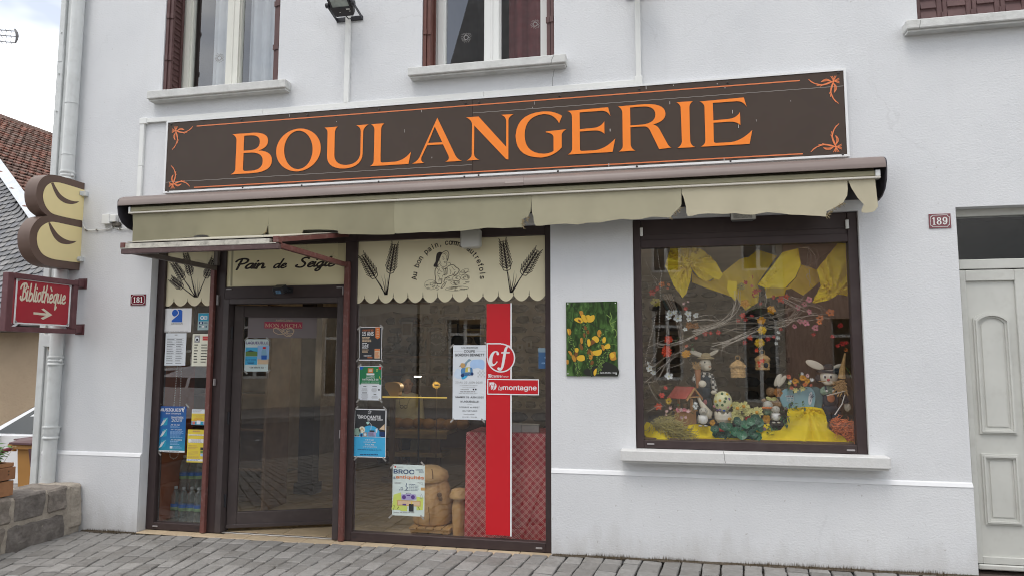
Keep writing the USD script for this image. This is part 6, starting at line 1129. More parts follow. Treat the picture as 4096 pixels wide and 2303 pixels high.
for x0, y0, x1, y1, n_, sd in ((205,988,256,1000,1,1),(318,988,372,1000,1,2),(185,1010,270,1052,4,3),(305,1010,372,1062,5,4),(196,1062,260,1076,1,5),(185,1082,272,1146,6,6),(328,1082,368,1096,1,7),(300,1102,392,1140,4,8)): s.lines(x0, y0, x1, y1, n_, BLK if n_ == 1 else GREY, sd, center=True, fill=0.6 if n_ == 1 else 0.3)
s.disc(394,1034,10, BLK, 2); tape(s, [(170,758),(418,758),(412,1160),(150,1160)]); s.done()
s = Sheet('flea_market_poster', 'black and blue La BROCANTE poster lowest on the left of the big window', 'poster', 'O', (90,-18,392,458), YP, material=WHITE)
s.rect(100,-8,386,255, CHAR); s.rect(90,252,386,448, SKYB); c = s.loc(240,252); s.shape(affinity.scale(Point(c[0], c[1]).buffer(abs(s.loc(345,252)[0] - c[0]), quad_segs=16),1,0.95).intersection(sbox(c[0] - 1, c[1], c[0] + 1, c[1] + 1)), SKYB, 2)
s.text('BROCANTE', 132,46,346,80, WHITE, True); s.text('La', 118,34,140,52, WHITE, True, slant=0.3); s.text('du Mont-Dore', 218,76,364,98, WHITE, True, slant=0.3); s.path([(226,14),(240,0),(254,12),(240,18)],4, WHITE, 2, 'emblem'); s.lines(222,22,262,30,1, WHITE, 1)
s.poly([(204,112),(228,105),(234,128),(214,134)], mat('print_mint', (0.35,0.55,0.50)),3); s.path([(232,108),(254,136),(250,190)],3, PAPER, 3); s.disc(165,185,30, CREAMP, 3); s.path([(150,190),(165,170),(182,192)],7, TANP, 4); s.disc(118,205,34, mat('print_sage', (0.22,0.33,0.27)),3); s.rect(175,208,215,252, GREY, 4); s.disc(195,232,12, PAPER, 5); s.rect(225,205,300,250, LIL, 3); s.rect(238,190,285,206, CHAR, 4); s.lines(226,210,300,250,4, CHAR, 3, level=4); s.poly([(330,180),(382,130),(384,190)], SAND, 3); s.rect(332,205,384,250, NAVY, 3); s.path([(334,202),(384,196)],3, CHAR, 4); s.poly([(296,178),(316,170),(310,214),(298,212)], PAPER, 4); s.rect(150,224,168,252, NAVY, 4)
for k, t in enumerate(('5 et 19 Juin', '3, 17 et 31 Juillet', '5 et 21 Août', '11 et 23 septembre')): w_ = (80, 115, 84, 132)[k]; s.text(t, 238 - w_ / 2, 274 + 23 * k, 240 + w_ / 2, 290 + 23 * k, WHITE, True, 4)
s.text('Place Charles de Gaulle de 7h à 17h', 122,370,352,386, NAVY, True, 4, slant=0.1); s.lines(145,418,332,432,1, NAVY, 6, level=4, fill=0.7); tape(s, [(110,-22),(385,-20),(380,470),(100,462)]); s.done()
s = Sheet('antiques_poster', 'pale BROC & antiquités poster leaning in front of the carved mushroom', 'poster', 'O', (462,518,765,1025), YP, material=mat('print_mintwhite', (0.57,0.65,0.62)))
s.disc(485,542,8, RED, 2); s.lines(500,538,590,550,1, GREY, 1); s.text('BROC', 470,564,668,614, NAVY, True); s.text('SAISON', 682,562,750,580, NAVY); s.text('2025', 714,584,760,601, NAVY); s.text('&', 468,636,488,658, NAVY); s.text('antiquités', 492,622,762,672, ORG, True); s.lines(478,688,570,706,2, GREY, 3)
for y, t, w_ in ((706, '29 MAI', 62),(721, '12 & 26 JUIN', 92),(736, '10 & 24 JUIL.', 92),(751, '14 & 28 AOUT', 96),(766, '11 & 25 SEPT.', 90)): s.text(t, 616, y, 616 + w_, y + 11, NAVY, True)
s.text('7h', 536,738,560,752, NAVY, True); s.text('à 19h', 524,756,562,770, NAVY, True); s.path([(596,702),(588,730),(604,745),(586,768)],6, NAVY, 2); s.path([(575,770),(612,768)],4, NAVY, 2); s.path([(700,690),(755,720),(745,690),(705,696)],2, GREY, 2, 'picture'); s.rect(732,742,772,772, TANP, 2)
s.poly([(470,810),(540,790),(550,960),(450,955)], LIME, 1); s.poly([(690,830),(758,840),(750,960),(690,960)], LIME, 1); s.poly(ring_smooth([(546,815),(560,806),(665,806),(684,818),(680,858),(560,862),(545,850)],3), LIL, 3); s.disc(570,835,19, PURP, 4); s.disc(656,835,19, PURP, 4); s.rect(596,812,630,824, PURP, 4); s.path([(590,806),(592,796),(632,796),(634,806)],3, PURP, 3); s.rect(504,862,730,926, TANP, 2); s.rect(512,870,722,918, SAND, 3); s.rect(536,915,600,970, LIME, 4); s.rect(618,900,662,975, CHAR, 4); s.path([(520,928),(505,948)],4, CHAR, 3); s.path([(706,930),(722,955)],4, CHAR, 3); s.poly([(640,880),(652,870),(648,910),(638,910)], YEL, 4); s.rect(556,898,590,916, PURP, 5)
s.lines(468,975,752,990,1, GREY, 8, fill=0.5); s.path([(468,912),(476,915),(470,960)],3, CHAR, 2); s.path([(724,840),(738,805),(752,838),(720,850),(750,852)],2.5, GREY, 2); tape(s, [(455,540),(750,514),(745,1030),(440,1020)]); s.done()
s = Sheet('car_race_poster', 'tall pale blue COUPE GORDON BENNETT poster with an old racing car', 'poster', 'N', (1252,518,1632,1386), YP, material=PAPER)
s.text('120e ANNIVERSAIRE', 1350,538,1540,558, BLK); s.text('COUPE', 1378,574,1506,602, BLK, True); s.text('GORDON BENNETT', 1274,616,1616,646, BLK, True); s.rect(1260,585,1362,587, GREY); s.rect(1526,588,1628,590, GREY)
s.poly(ring_smooth([(1462,700),(1520,685),(1600,690),(1620,740),(1600,800),(1540,780),(1490,790),(1450,760)],4), mat('print_cloudblue', (0.36,0.52,0.76)),1); s.poly(ring_smooth([(1262,860),(1300,790),(1350,820),(1370,890),(1300,905)],4), mat('print_paleblue', (0.50,0.60,0.72)),1); s.poly([(1372,740),(1436,676),(1466,690),(1420,720),(1400,770)], mat('print_bluegrey', (0.20,0.30,0.36)),2); s.poly([(1318,770),(1350,730),(1398,740),(1390,770)], GREY, 2)
s.poly(ring_smooth([(1340,735),(1365,725),(1392,740),(1385,775),(1350,780)],3), TANP, 3); s.poly(ring_smooth([(1350,790),(1400,775),(1470,780),(1480,830),(1480,860),(1370,872),(1345,840)],3), mat('print_carblue', (0.08,0.22,0.42)),3); s.poly([(1396,785),(1412,772),(1450,774),(1452,830),(1392,832)], mat('print_brass', (0.52,0.46,0.12)),4); s.rect(1426,784,1446,826, PAPER, 5); s.disc(1362,868,20, NAVY, 4); s.disc(1472,850,18, NAVY, 4); s.lines(1366,840,1478,872,3, NAVY, 3, level=5); s.poly(ring_smooth([(1352,880),(1420,870),(1400,900),(1360,914)],3), SKYB, 2)
for i_ in range(5):
    for j_ in range(4):
        if (i_ + j_) % 2: s.rect(1535 + 18 * i_, 810 + 20 * j_, 1552 + 18 * i_, 829 + 20 * j_, mat('print_chequer', (0.50,0.53,0.55)),2)
s.text('20 AU 22 JUIN 2025', 1280,936,1594,962, GREY); s.rect(1340,966,1520,968, GREY); s.text('UN EVENEMENT HISTORIQUE', 1332,978,1536,990, GREY); s.text('Circuit d Auvergne France', 1360,1000,1508,1014, GREY, slant=0.2); s.lines(1340,1024,1470,1036,1, GREY, 4, fill=0.6); s.disc(1488,1030,9, CHAR, 2); s.disc(1516,1030,9, CHAR, 2); s.lines(1335,1048,1535,1062,1, GREY, 5, fill=0.7); s.lines(1320,1070,1550,1080,1, GREY, 6, fill=0.4)
s.text('SAMEDI 21 JUIN 2025', 1278,1108,1608,1132, BLK, True); s.text('à LAQUEUILLE', 1338,1158,1548,1184, BLK, True); s.rect(1416,1204,1474,1207, GREY); s.text('PASSAGE et ARRET', 1324,1226,1560,1246, BLK); s.text('des VOITURES', 1358,1268,1532,1288, BLK); s.text('Horaire estimé :', 1376,1310,1506,1324, BLK); s.text('10 H 00 - 11 H 00', 1358,1342,1530,1358, BLK); tape(s, [(1240,530),(1640,506),(1600,1392),(1240,1390)]); s.done()
# ------------------------------------------------------------------ newspaper sign
BRED = mat('banner_red', (0.52,0.012,0.020),0.4,0.03,2)
s = Sheet('newspaper_banner', 'tall red vinyl banner with the white cf logo and la montagne plate', 'banner', 'P', (520,40,783,2622), YP - 0.002, material=BRED)
a = s.loc(770,33); b = s.loc(797,33); c = s.loc(814,2632); s.shape(sbox(s.x1 - 0.002, s.z0 - 0.004, b[0] + 0.004, s.z1 + 0.004), WHITE, 1, 'white_edge')
def dshape(d):
    cx, cy = s.loc(680,640); r = abs(s.loc(838,640)[0] - cx) - d; x0 = s.loc(520,640)[0] + d; z1 = s.loc(600,474)[1] - d; disc = Point(cx, cy).buffer(r, quad_segs=24); return disc.union(sbox(x0, cy, cx, z1)).intersection(sbox(x0 - 0.0, cy - 1, cx + 1, z1))
s.shape(dshape(0), WHITE, 2, 'logo'); s.shape(dshape(0.011), BRED, 3, 'logo')
cg = glyph('M96 78 Q92 98 66 100 Q20 98 2 50 Q-6 6 28 0 Q54 -2 82 28 L76 34 Q56 12 44 14 Q26 18 36 54 Q46 88 64 92 Q74 92 72 78 Q84 66 96 78 Z'); fg = glyph('M96 92 Q92 102 78 100 Q52 96 46 72 L30 72 L28 66 L44 66 L30 14 Q26 2 14 8 Q6 10 0 4 Q8 -8 26 -6 Q44 0 52 26 L64 66 L88 66 L90 72 L66 72 Q72 92 80 94 Q84 84 96 92Z')
def cf(x0, y0, x1, y1, m, lv):
    w_, h_ = x1 - x0, y1 - y0; s.fit(cg, x0, y0 + 0.22 * h_, x0 + 0.47 * w_, y1 - 0.18 * h_, m, lv, 'logo'); s.fit(fg, x0 + 0.38 * w_, y0, x1, y1, m, lv, 'logo')
cf(545,500,788,784, WHITE, 4)
s.rect(536,820,572,858, WHITE, 2, 'logo'); cf(540,824,570,856, BRED, 3); s.text('Centre', 576,828,684,858, WHITE, True, 2); s.text('France', 686,836,762,858, WHITE, False, 2, slant=0.25)
s.rect(527,872,1104,1056, WHITE, 5, 'plate_border'); s.rect(538,884,1092,1043, BRED, 6, 'plate'); s.poly([(552,912),(600,912),(625,928),(632,955),(622,985),(600,998),(570,990),(554,960)], WHITE, 7, 'logo'); cf(556,918,624,994, BRED, 8); s.text('la', 650,948,696,1000, WHITE, False, 7, slant=0.25); s.text('montagne', 700,946,1078,1016, WHITE, True, 7); s.done()
s = Sheet('pass_sticker', 'blue information sticker at the right edge of the big window', 'sticker', 'P', (1096,530,1180,760), YP, material=mat('print_dullblue', (0.035,0.10,0.22)))
s.rect(1094,530,1182,578, mat('print_paledull', (0.18,0.26,0.32)),1); s.text('noi', 1134,686,1170,708, LBLUE, True, 2); s.disc(1178,636,12, LBLUE, 2); s.done()
# ================================================================== broom flower panel on the wall
GRASSY = usdkit.material(stage, '/World/Looks/photo_green', {'g': ('geometry', {}), 'm': ('mapping', {'scale': (22,1,9), 'rotation': (0,0.6,0)}), 'n': ('noise_texture', {'scale': 1.0, 'detail': 6, 'distortion': 1.2}), 'r': ('rgb_ramp', {'ramp': [(0.30,(0.008,0.016,0.007)),(0.48,(0.022,0.05,0.013)),(0.62,(0.055,0.12,0.03)),(0.78,(0.15,0.25,0.09))]}), 'p': ('principled_bsdf', {'roughness': 0.3, 'specular_ior_level': 0.4})}, [('g.position', 'm.vector'),('m.vector', 'n.vector'),('n.fac', 'r.fac'),('r.color', 'p.base_color')], surface='p.BSDF')
s = Sheet('flower_photo_panel', 'outdoor photo panel of yellow broom flowers on the wall between the windows', 'photo panel', 'T', (226,204,960,1248), Y=-0.012, material=GRASSY, thick=0.010, sheet='panel')
BR1, BR2, BR3, STEM, DST, PG = col('broom_yellow', (0.60,0.37,0.03)), col('broom_deep', (0.42,0.20,0.025)), col('broom_brown', (0.16,0.065,0.015)), col('broom_stem', (0.025,0.045,0.015)), col('broom_dark', (0.012,0.014,0.010)), col('broom_green', (0.16,0.26,0.06))
s.poly(ring_smooth([(640,1100),(780,1040),(950,1120),(950,1240),(700,1240),(520,1240),(480,1160)],4), DST, 1)
for pts, w_ in (([(485,480),(495,600),(520,760),(545,950),(575,1140),(590,1246)],20),([(275,660),(310,800),(350,950),(380,1080),(410,1246)],14),([(740,660),(725,800),(690,960),(690,1120),(680,1200)],12),([(835,850),(790,950),(730,1070),(670,1210)],12),([(275,210),(400,350),(540,480),(700,570),(820,600)],7),([(235,410),(330,500),(410,590)],7)): s.path(open_smooth(pts, 5), w_, STEM if w_ > 8 else DST, 2, 'stem')
rng = random.Random(12); dots, dots2 = [],[]
for base in (([(485,480),(520,760),(575,1140)]),([(275,660),(350,950),(410,1240)]),([(740,660),(690,960),(690,1150)]),([(835,850),(730,1070),(670,1210)])):
    b = open_smooth(base, 20)
    for q in b:
        for k in range(3):
            c = s.loc(q[0] + rng.uniform(-34,34), q[1] + rng.uniform(-12,12)); (dots if k else dots2).append(affinity.rotate(affinity.scale(Point(*c).buffer(0.0032, quad_segs=3),1.6,0.8), rng.uniform(0,180)))
s.shape(unary_union(dots), PG, 3, 'small_leaves'); s.shape(unary_union(dots2), DST, 4, 'small_leaves')
def petal(pts, m, lv=4): s.poly(ring_smooth(pts, 4), m, lv, 'petal')
for pts, m_ in (([(340,445),(380,420),(435,425),(470,465),(440,498),(380,480)], BR1),([(440,400),(470,375),(505,400),(530,470),(500,488),(460,460)], BR1),([(500,400),(545,380),(570,395),(620,382),(632,430),(600,478),(540,485),(520,450)], BR1),([(415,335),(450,325),(470,350),(465,378),(435,398)], BR2),([(240,585),(285,580),(300,620),(290,660),(262,665)], BR2),([(245,580),(270,610),(262,650)], BR1),([(665,640),(690,590),(725,620),(715,680),(690,695)], BR2),([(590,715),(625,682),(670,690),(695,740),(660,775),(620,740)], BR1),([(740,720),(775,692),(792,730),(775,775),(745,770)], BR1),([(525,735),(560,725),(575,790),(550,830),(530,800)], BR1),([(555,820),(580,745),(625,718),(650,740),(630,780)], BR3),([(425,720),(455,705),(465,770),(440,790)], BR2),([(415,800),(440,790),(470,850),(450,880),(425,850)], BR3),([(770,820),(820,785),(850,810),(845,850),(800,862),(770,850)], BR1),([(725,805),(765,815),(775,870),(745,880)], BR2),([(600,900),(650,885),(728,870),(728,920),(690,955),(630,950)], BR1),([(565,880),(600,900),(625,950),(590,950)], BR2),([(520,930),(545,860),(572,870),(560,930)], BR3),([(350,860),(385,845),(405,870),(390,910),(360,905)], BR1),([(345,920),(370,890),(400,905),(385,960),(360,985)], BR3),([(380,985),(420,950),(480,955),(492,1015),(440,1035),(395,1020)], BR1),([(365,990),(400,960),(420,1010),(380,1015)], BR2),([(255,895),(290,895),(315,940),(295,955)], BR2),([(305,970),(340,945),(370,1020),(340,1045)], BR2),([(840,935),(880,905),(925,905),(930,960),(935,1010),(880,1025),(850,1000)], BR2),([(850,930),(885,915),(915,960),(870,995)], BR1),([(232,1020),(262,1020),(262,1070),(235,1075)], BR2),([(570,1075),(590,1025),(620,1045),(600,1090)], BR3),([(615,1185),(645,1140),(662,1155),(650,1215),(625,1240)], BR1),([(515,610),(545,595),(555,640),(530,655)], BR3),([(555,945),(600,960),(590,1010),(555,1000)], BR2)): petal(pts, m_, 5 if m_ is BR1 else 4)
for pts in ([(395,445),(430,455),(435,485),(410,480)],[(470,640),(500,650),(495,700),(475,690)],[(480,540),(515,550),(520,590),(490,590)]): petal(pts, BR3,6)
for pts in ([(850,350),(870,420),(845,470),(870,540),(900,550)],[(870,500),(930,470)],[(850,420),(800,380)],[(880,600),(910,580),(945,640),(920,700)],[(790,780),(955,808)]): s.path(open_smooth(pts, 4),11 if pts[0][1] < 780 else 4, PG, 2, 'blurred_leaf')
s.text('Agnès BRUNEL - Genêt', 706,1188,944,1212, WHITE, True, 6)
for x, y in ((252,226),(923,218),(254,1210),(935,1215)): s.disc(x, y, 8, WHITE, 6, 'screw')
s.done()
# ================================================================== inside the shop, behind the big window
def mpp(zone, x, y, Y): return float(np.linalg.norm(at(zone, x + 1, y, Y) - at(zone, x, y, Y)))
def egg(zone, x, y, Y, rx, ry, rd=None, sub=2, tilt=0.0):
    s = mpp(zone, x, y, Y); return ball(at(zone, x, y, Y),1.0, sub, (rx * s, (rd if rd is not None else min(rx, ry)) * s, ry * s), tilt=tilt)
def line3(zone, pts, r, sides=6):
    """A rod through points given as (x, y, depth)."""
    return tube([at(zone, x, y, Y) for x, y, Y in pts], r, sides)
def block(zone, x0, y0, x1, y1, Y, d, ch=0.0):
    a, b = at(zone, x0, y0, Y), at(zone, x1, y1, Y); return bx(a[0], b[0], Y, Y + d, b[2], a[2], ch)
WOODL = mat('pale_wood', (0.52,0.32,0.135),0.6,0.2,5, bump=0.0015, bs=40, dirt=(0.40,0.21,0.08), ds=6, damt=0.5); WOODD = mat('dark_wood', (0.16,0.095,0.05),0.6,0.25,6); WOODM = mat('table_wood', (0.42,0.31,0.15),0.55,0.2,4)
GRAIN = usdkit.material(stage, '/World/Looks/carved_wood', {'t': ('geometry', {}), 'm': ('mapping', {'scale': (5,5,2.2)}), 'w': ('wave_texture', {'scale': 0.55, 'distortion': 7, 'detail': 3, 'detail_scale': 1.2, 'bands_direction': 'x'}), 'r': ('rgb_ramp', {'ramp': [(0.1,(0.56,0.345,0.15)),(0.8,(0.50,0.295,0.12)),(0.97,(0.42,0.235,0.09))]}), 'p': ('principled_bsdf', {'roughness': 0.55}), 'b': ('bump', {'distance': 0.001})}, [('t.position', 'm.vector'),('m.vector', 'w.vector'),('w.fac', 'r.fac'),('r.color', 'p.base_color'),('w.fac', 'b.height'),('b.normal', 'p.normal')], surface='p.BSDF')
cb = atz('O', 1005,1216,0.0); YC = cb[1]
a, b = at('O', 628,1105, YC), at('O', 1006,1216, YC)
cr = thing('slatted_crate', 'low pale wooden slatted crate under the large carved mushroom', 'crate', ((a[0] + b[0]) / 2, YC + 0.2,0))
zt_ = at('O', 1006,1142, YC)[2]; x0, x1 = a[0], b[0]
part(cr, 'side_board', bx(x0, x1, YC, YC + 0.018,0.02, zt_ - 0.016,0.002), WOODL); part(cr, 'side_board', bx(x1 - 0.018, x1, YC + 0.0185, YC + 0.40,0.02, zt_ - 0.016,0.002), WOODL); part(cr, 'foot', [bx(x0, x0 + 0.05, YC + 0.02, YC + 0.38,0,0.0195), bx(x1 - 0.07, x1 - 0.02, YC + 0.02, YC + 0.38,0,0.0195)], WOODL)
for k in range(5): xk = x0 - 0.01 + k * (x1 - x0 + 0.02) / 5; part(cr, 'slat', bx(xk + 0.004, xk + (x1 - x0 + 0.02) / 5 - 0.006, YC - 0.012, YC + 0.41, zt_ - 0.0155, zt_, 0.002), WOODL)
YM = YC + 0.2; mz = lambda y: at('O', 850, y, YM)[2]; mx = at('O', 850,900, YM)[0]; sc_ = mpp('O', 850,900, YM)
mu = thing('carved_mushroom', 'large carved wooden mushroom with split cap on the slatted crate', 'wood carving', (mx, YM, zt_))
def wobble(m, amp, fr, seed): v = m.vertices; m.vertices = v + (meshkit.fbm(v * fr + seed * 5.7,3, seed)[:, None] - 0.5) * amp * np.array([1,1,0.6]); return m
H_ = mz(655) - zt_
prof = [(0.0,0),(0.150,0),(0.170,0.02),(0.178,0.08),(0.174,0.18),(0.158,0.28),(0.135,0.36),(0.115, H_),(0, H_ + 0.005)]
prof = [(r * (186 * sc_ / 0.178), z) for r, z in prof]
part(mu, 'stem', wobble(lathe(open_smooth(prof[1:-1],5),(mx, YM, zt_),28),0.007,7,3), GRAIN, smooth=50)
ctop = mz(528); cbt = mz(672); cR = 190 * sc_; cx_ = at('O', 800,600, YM)[0]
cap = lathe([(0.0,0.0),(cR * 0.95,0.0),(cR * 1.02,0.03),(cR * 0.95,(ctop - cbt) * 0.6),(cR * 0.6,(ctop - cbt) * 0.9),(0, ctop - cbt)],(cx_, YM, cbt),30); part(mu, 'cap', wobble(cap, 0.016,6,5), mat('mushroom_cap', (0.56,0.36,0.16),0.6,0.12,6, bump=0.002, bs=50), smooth=50)
kx = at('O', 915,835, YM - 0.16); part(mu, 'knot', [ball(at('O', 912,815, YM - 0.168),0.022,2,(1,0.35,1.1)), ball(at('O', 922,852, YM - 0.168),0.02,2,(1,0.35,1))], mat('knot_dark', (0.13,0.07,0.03)))
part(mu, 'crack', [tube([at('O', 838,565, YM - 0.175), at('O', 846,600, YM - 0.2), at('O', 848,660, YM - 0.2)],0.004,4), tube([at('O', 806,930, YM - 0.18), at('O', 812,1000, YM - 0.185), at('O', 820,1100, YM - 0.175)],0.002,4)], mat('knot_dark', (0.13,0.07,0.03)))
YS = atz('O', 1100,1228,0.0)[1] + 0.08; sx_ = at('O', 1100,1000, YS)[0]; s2_ = mpp('O', 1100,1000, YS); z1_ = at('O', 1100,840, YS)[2]; z2_ = at('O', 1100,742, YS)[2]
m2 = thing('carved_mushroom', 'small carved wooden mushroom with rough bark between large one and red cloth', 'wood carving', (sx_, YS, 0))
part(m2, 'stem', wobble(lathe(open_smooth([(52 * s2_, 0.0),(62 * s2_, z1_ * 0.3),(66 * s2_, z1_ * 0.7),(50 * s2_, z1_)],6),(sx_, YS, 0.0),22),0.01,9,4), GRAIN, smooth=50); part(m2, 'cap', wobble(lathe([(0,0),(88 * s2_, 0),(92 * s2_, 0.02),(70 * s2_, (z2_ - z1_) * 0.8),(0, z2_ - z1_)],(sx_, YS, z1_),24),0.012,10,6), mat('mushroom_cap', (0.56,0.36,0.16)), smooth=50)
# table under a red checked cloth
def plaid():
    n = {'g': ('geometry', {}), 's': ('separate_xyz', {}), 'p': ('principled_bsdf', {'roughness': 0.35, 'specular_ior_level': 0.5}), 'n': ('noise_texture', {'scale': 7, 'detail': 4}), 'b': ('bump', {'distance': 0.02}), 'mx': ('mix_color', {'a': (0.37,0.018,0.028), 'b': (0.60,0.33,0.29)}), 'mm': ('math', {'math_type': 'maximum'}), 'yx': ('math', {'math_type': 'multiply_add', 'value2': 0.6})}
    l = [('g.position', 's.vector'),('g.position', 'n.vector'),('n.fac', 'b.height'),('b.normal', 'p.normal'),('s.y', 'yx.value1'),('s.x', 'yx.value3')]
    for k, sg in (('a', 1.0),('c', -1.0)):
        n[k + '1'] = ('math', {'math_type': 'multiply_add', 'value2': sg}); l += [('s.z', k + '1.value1'),('yx.value', k + '1.value3')]
        n[k + '2'] = ('math', {'math_type': 'multiply', 'value2': 15.0}); l += [(k + '1.value', k + '2.value1')]
        n[k + '3'] = ('math', {'math_type': 'fraction'}); l += [(k + '2.value', k + '3.value1')]
        n[k + '4'] = ('math', {'math_type': 'compare', 'value2': 0.40, 'value3': 0.032}); n[k + '5'] = ('math', {'math_type': 'compare', 'value2': 0.62, 'value3': 0.035}); n[k + '6'] = ('math', {'math_type': 'maximum'})
        l += [(k + '3.value', k + '4.value1'),(k + '3.value', k + '5.value1'),(k + '4.value', k + '6.value1'),(k + '5.value', k + '6.value2')]
    l += [('a6.value', 'mm.value1'),('c6.value', 'mm.value2'),('mm.value', 'mx.fac'),('mx.result', 'p.base_color')]
    return usdkit.material(stage, '/World/Looks/red_plaid', n, l, surface='p.BSDF')
PLAID = plaid()
YT = 0.30; ta, tb_ = at('O', 1168,215, YT), at('O', 1935,1200, YT); tz = at('O', 1300,212, YT)[2]
tc = thing('covered_table', 'small table under a shiny red cloth with pale diagonal check behind the banner', 'table', ((ta[0] + tb_[0]) / 2, YT + 0.25,0))
def cloth_front(x0, x1, z0, z1, Y, D, seed):
    nu, nv, v = 40,24,[]
    for j in range(nv + 1):
        for i_ in range(nu + 1):
            u, w = i_ / nu, j / nv; x = x0 + (x1 - x0) * u; z = z1 - (z1 - z0) * w; f = meshkit.fbm(np.array([x * 3.0, z * 1.5, seed]),3, seed) - 0.5; y = Y - 0.05 * w * f - 0.018 * w * math.sin(u * 17 + 2 * w) + 0.02 * max(0,0.06 - w) / 0.06
            v.append((x, y, z))
    f = [(j * (nu + 1) + i_, j * (nu + 1) + i_ + 1,(j + 1) * (nu + 1) + i_ + 1,(j + 1) * (nu + 1) + i_) for j in range(nv) for i_ in range(nu)]
    return tri((np.array(v), np.array(f)))
part(tc, 'cloth', [cloth_front(ta[0], tb_[0],0.03, tz, YT, 0,9), bx(ta[0] + 0.004, tb_[0] - 0.004, YT + 0.021, YT + 0.5, tz - 0.012, tz, 0.005)], PLAID, smooth=True); part(tc, 'cloth_side', [bx(ta[0], ta[0] + 0.004, YT + 0.02, YT + 0.5,0.03, tz - 0.013), bx(tb_[0] - 0.004, tb_[0], YT + 0.02, YT + 0.5,0.03, tz - 0.013)], PLAID)
for k, (x0, y0, x1, y1, lb) in enumerate(((1614,126,1700,208, 'left stack of white leaflets standing on the red covered table'),(1705,132,1870,212, 'right wide stack of white leaflets standing on the red covered table'))):
    bk = thing('leaflet_stack', lb, 'leaflets', at('O', (x0 + x1) / 2, y1, YT + 0.12)); part(bk, 'leaflets', block('O', x0, y0 + 10, x1, y1, YT + 0.1,0.05), mat('leaflet_grey', (0.40,0.40,0.38),0.7,0.1,30)); part(bk, 'top_edge', block('O', x0, y0, x1, y0 + 9.5, YT + 0.1,0.06), mat('leaflet_edge', (0.55,0.53,0.45)))
# wooden counter, brass rail, shelves and wall things
YK = 3.75
ck = thing('serving_table', 'long pale wooden counter table with open frame in front of the seated woman', 'table', at('O', 690,450, YK) * np.array([1,1,0]))
k0, k1 = at('N', 150,1330, YK)[0], at('O', 982,250, YK)[0]
zA, zB, zC, zD, zE, zF = [at('O', 700, y, YK)[2] for y in (192,232,272,410,450,48)]
part(ck, 'top_board', bx(k0, k1, YK, YK + 0.5, zB, zA, 0.006), WOODM); part(ck, 'apron', bx(k0, k1 - 0.01, YK + 0.02, YK + 0.05, zC, zB - 0.001,0.004), WOODM); part(ck, 'lower_board', bx(k0, k1 - 0.06, YK + 0.0, YK + 0.4, zE, zD, 0.006), WOODM)
for xq in (470,870): xx = at('O', xq, 300, YK + 0.06)[0]; part(ck, 'leg', bx(xx - 0.07, xx + 0.07, YK + 0.06, YK + 0.13,0.0, zB - 0.002,0.004), WOODD)
part(ck, 'end_panel', bx(k0 + 0.05, k0 + 0.6, YK + 0.14, YK + 0.18, zE + 0.0, zC), WOODD)
p_ = at('O', 552,275, YK + 0.36), at('O', 845,410, YK + 0.36); part(ck, 'pale_panel', bx(p_[0][0], p_[1][0], YK + 0.36, YK + 0.38, p_[1][2], p_[0][2]), mat('pale_panel', (0.46,0.43,0.31),0.7,0.15,8))
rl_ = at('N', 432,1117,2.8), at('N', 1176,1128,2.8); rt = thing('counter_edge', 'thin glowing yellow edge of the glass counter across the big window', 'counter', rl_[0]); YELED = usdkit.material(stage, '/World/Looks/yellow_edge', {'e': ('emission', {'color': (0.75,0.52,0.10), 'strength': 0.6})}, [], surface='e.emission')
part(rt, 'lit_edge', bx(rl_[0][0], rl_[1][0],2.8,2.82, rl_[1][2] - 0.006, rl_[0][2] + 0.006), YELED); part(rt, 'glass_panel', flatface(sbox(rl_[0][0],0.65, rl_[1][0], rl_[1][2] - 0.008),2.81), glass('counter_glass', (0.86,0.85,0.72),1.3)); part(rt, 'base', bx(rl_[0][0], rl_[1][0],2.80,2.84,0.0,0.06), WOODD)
lp_ = at('N', 808,880,3.3), at('N', 872,890,3.3); bl = thing('strip_lamp', 'short lit white strip lamp right above the yellow counter edge', 'lamp', lp_[0]); LAMP = usdkit.material(stage, '/World/Looks/lamp_light', {'e': ('emission', {'color': (1.0,0.80,0.52), 'strength': 420.0})}, [], surface='e.emission')
part(bl, 'tube', bx(lp_[0][0], lp_[1][0],3.3,3.33, lp_[1][2], lp_[0][2] + 0.006), LAMP); part(bl, 'holder', bx(lp_[0][0] - 0.01, lp_[1][0] + 0.01,3.295,3.335, lp_[1][2] - 0.02, lp_[1][2] - 0.001), BLACK); part(bl, 'stand', bx(lp_[0][0] + 0.05, lp_[0][0] + 0.07,3.305,3.325,0, lp_[1][2] - 0.021), BLACK)
oc = thing('round_loaf', 'big rounded yellow orange loaf on the counter edge beside the woman', 'bread', at('N', 555,1110,2.88)); part(oc, 'loaf', slab(Polygon([at('N', x, y, 2.88)[[0,2]] for x, y in ring_smooth([(480,955),(560,945),(630,965),(650,1010),(628,1060),(622,1100),(575,1112),(530,1100),(505,1060),(470,1010)],6)]),2.86,2.98), mat('yellow_loaf', (0.62,0.36,0.07),0.6,0.06,6)); part(oc, 'board', bx(at('N', 480,1,2.88)[0], at('N', 650,1,2.88)[0],2.85,3.05, rl_[1][2] - 0.03, at('N', 555,1112,2.88)[2] + 0.003), WOODD); part(oc, 'stand', bx(at('N', 540,1,2.88)[0], at('N', 590,1,2.88)[0],2.88,2.93,0, rl_[1][2] - 0.031), WOODD)
st_c = at('N', 1062,980,3.5); pc = thing('price_star', 'yellow star shaped price card on the counter right of the woman', 'price card', st_c); s_px = mpp('N', 1062,980,3.5)
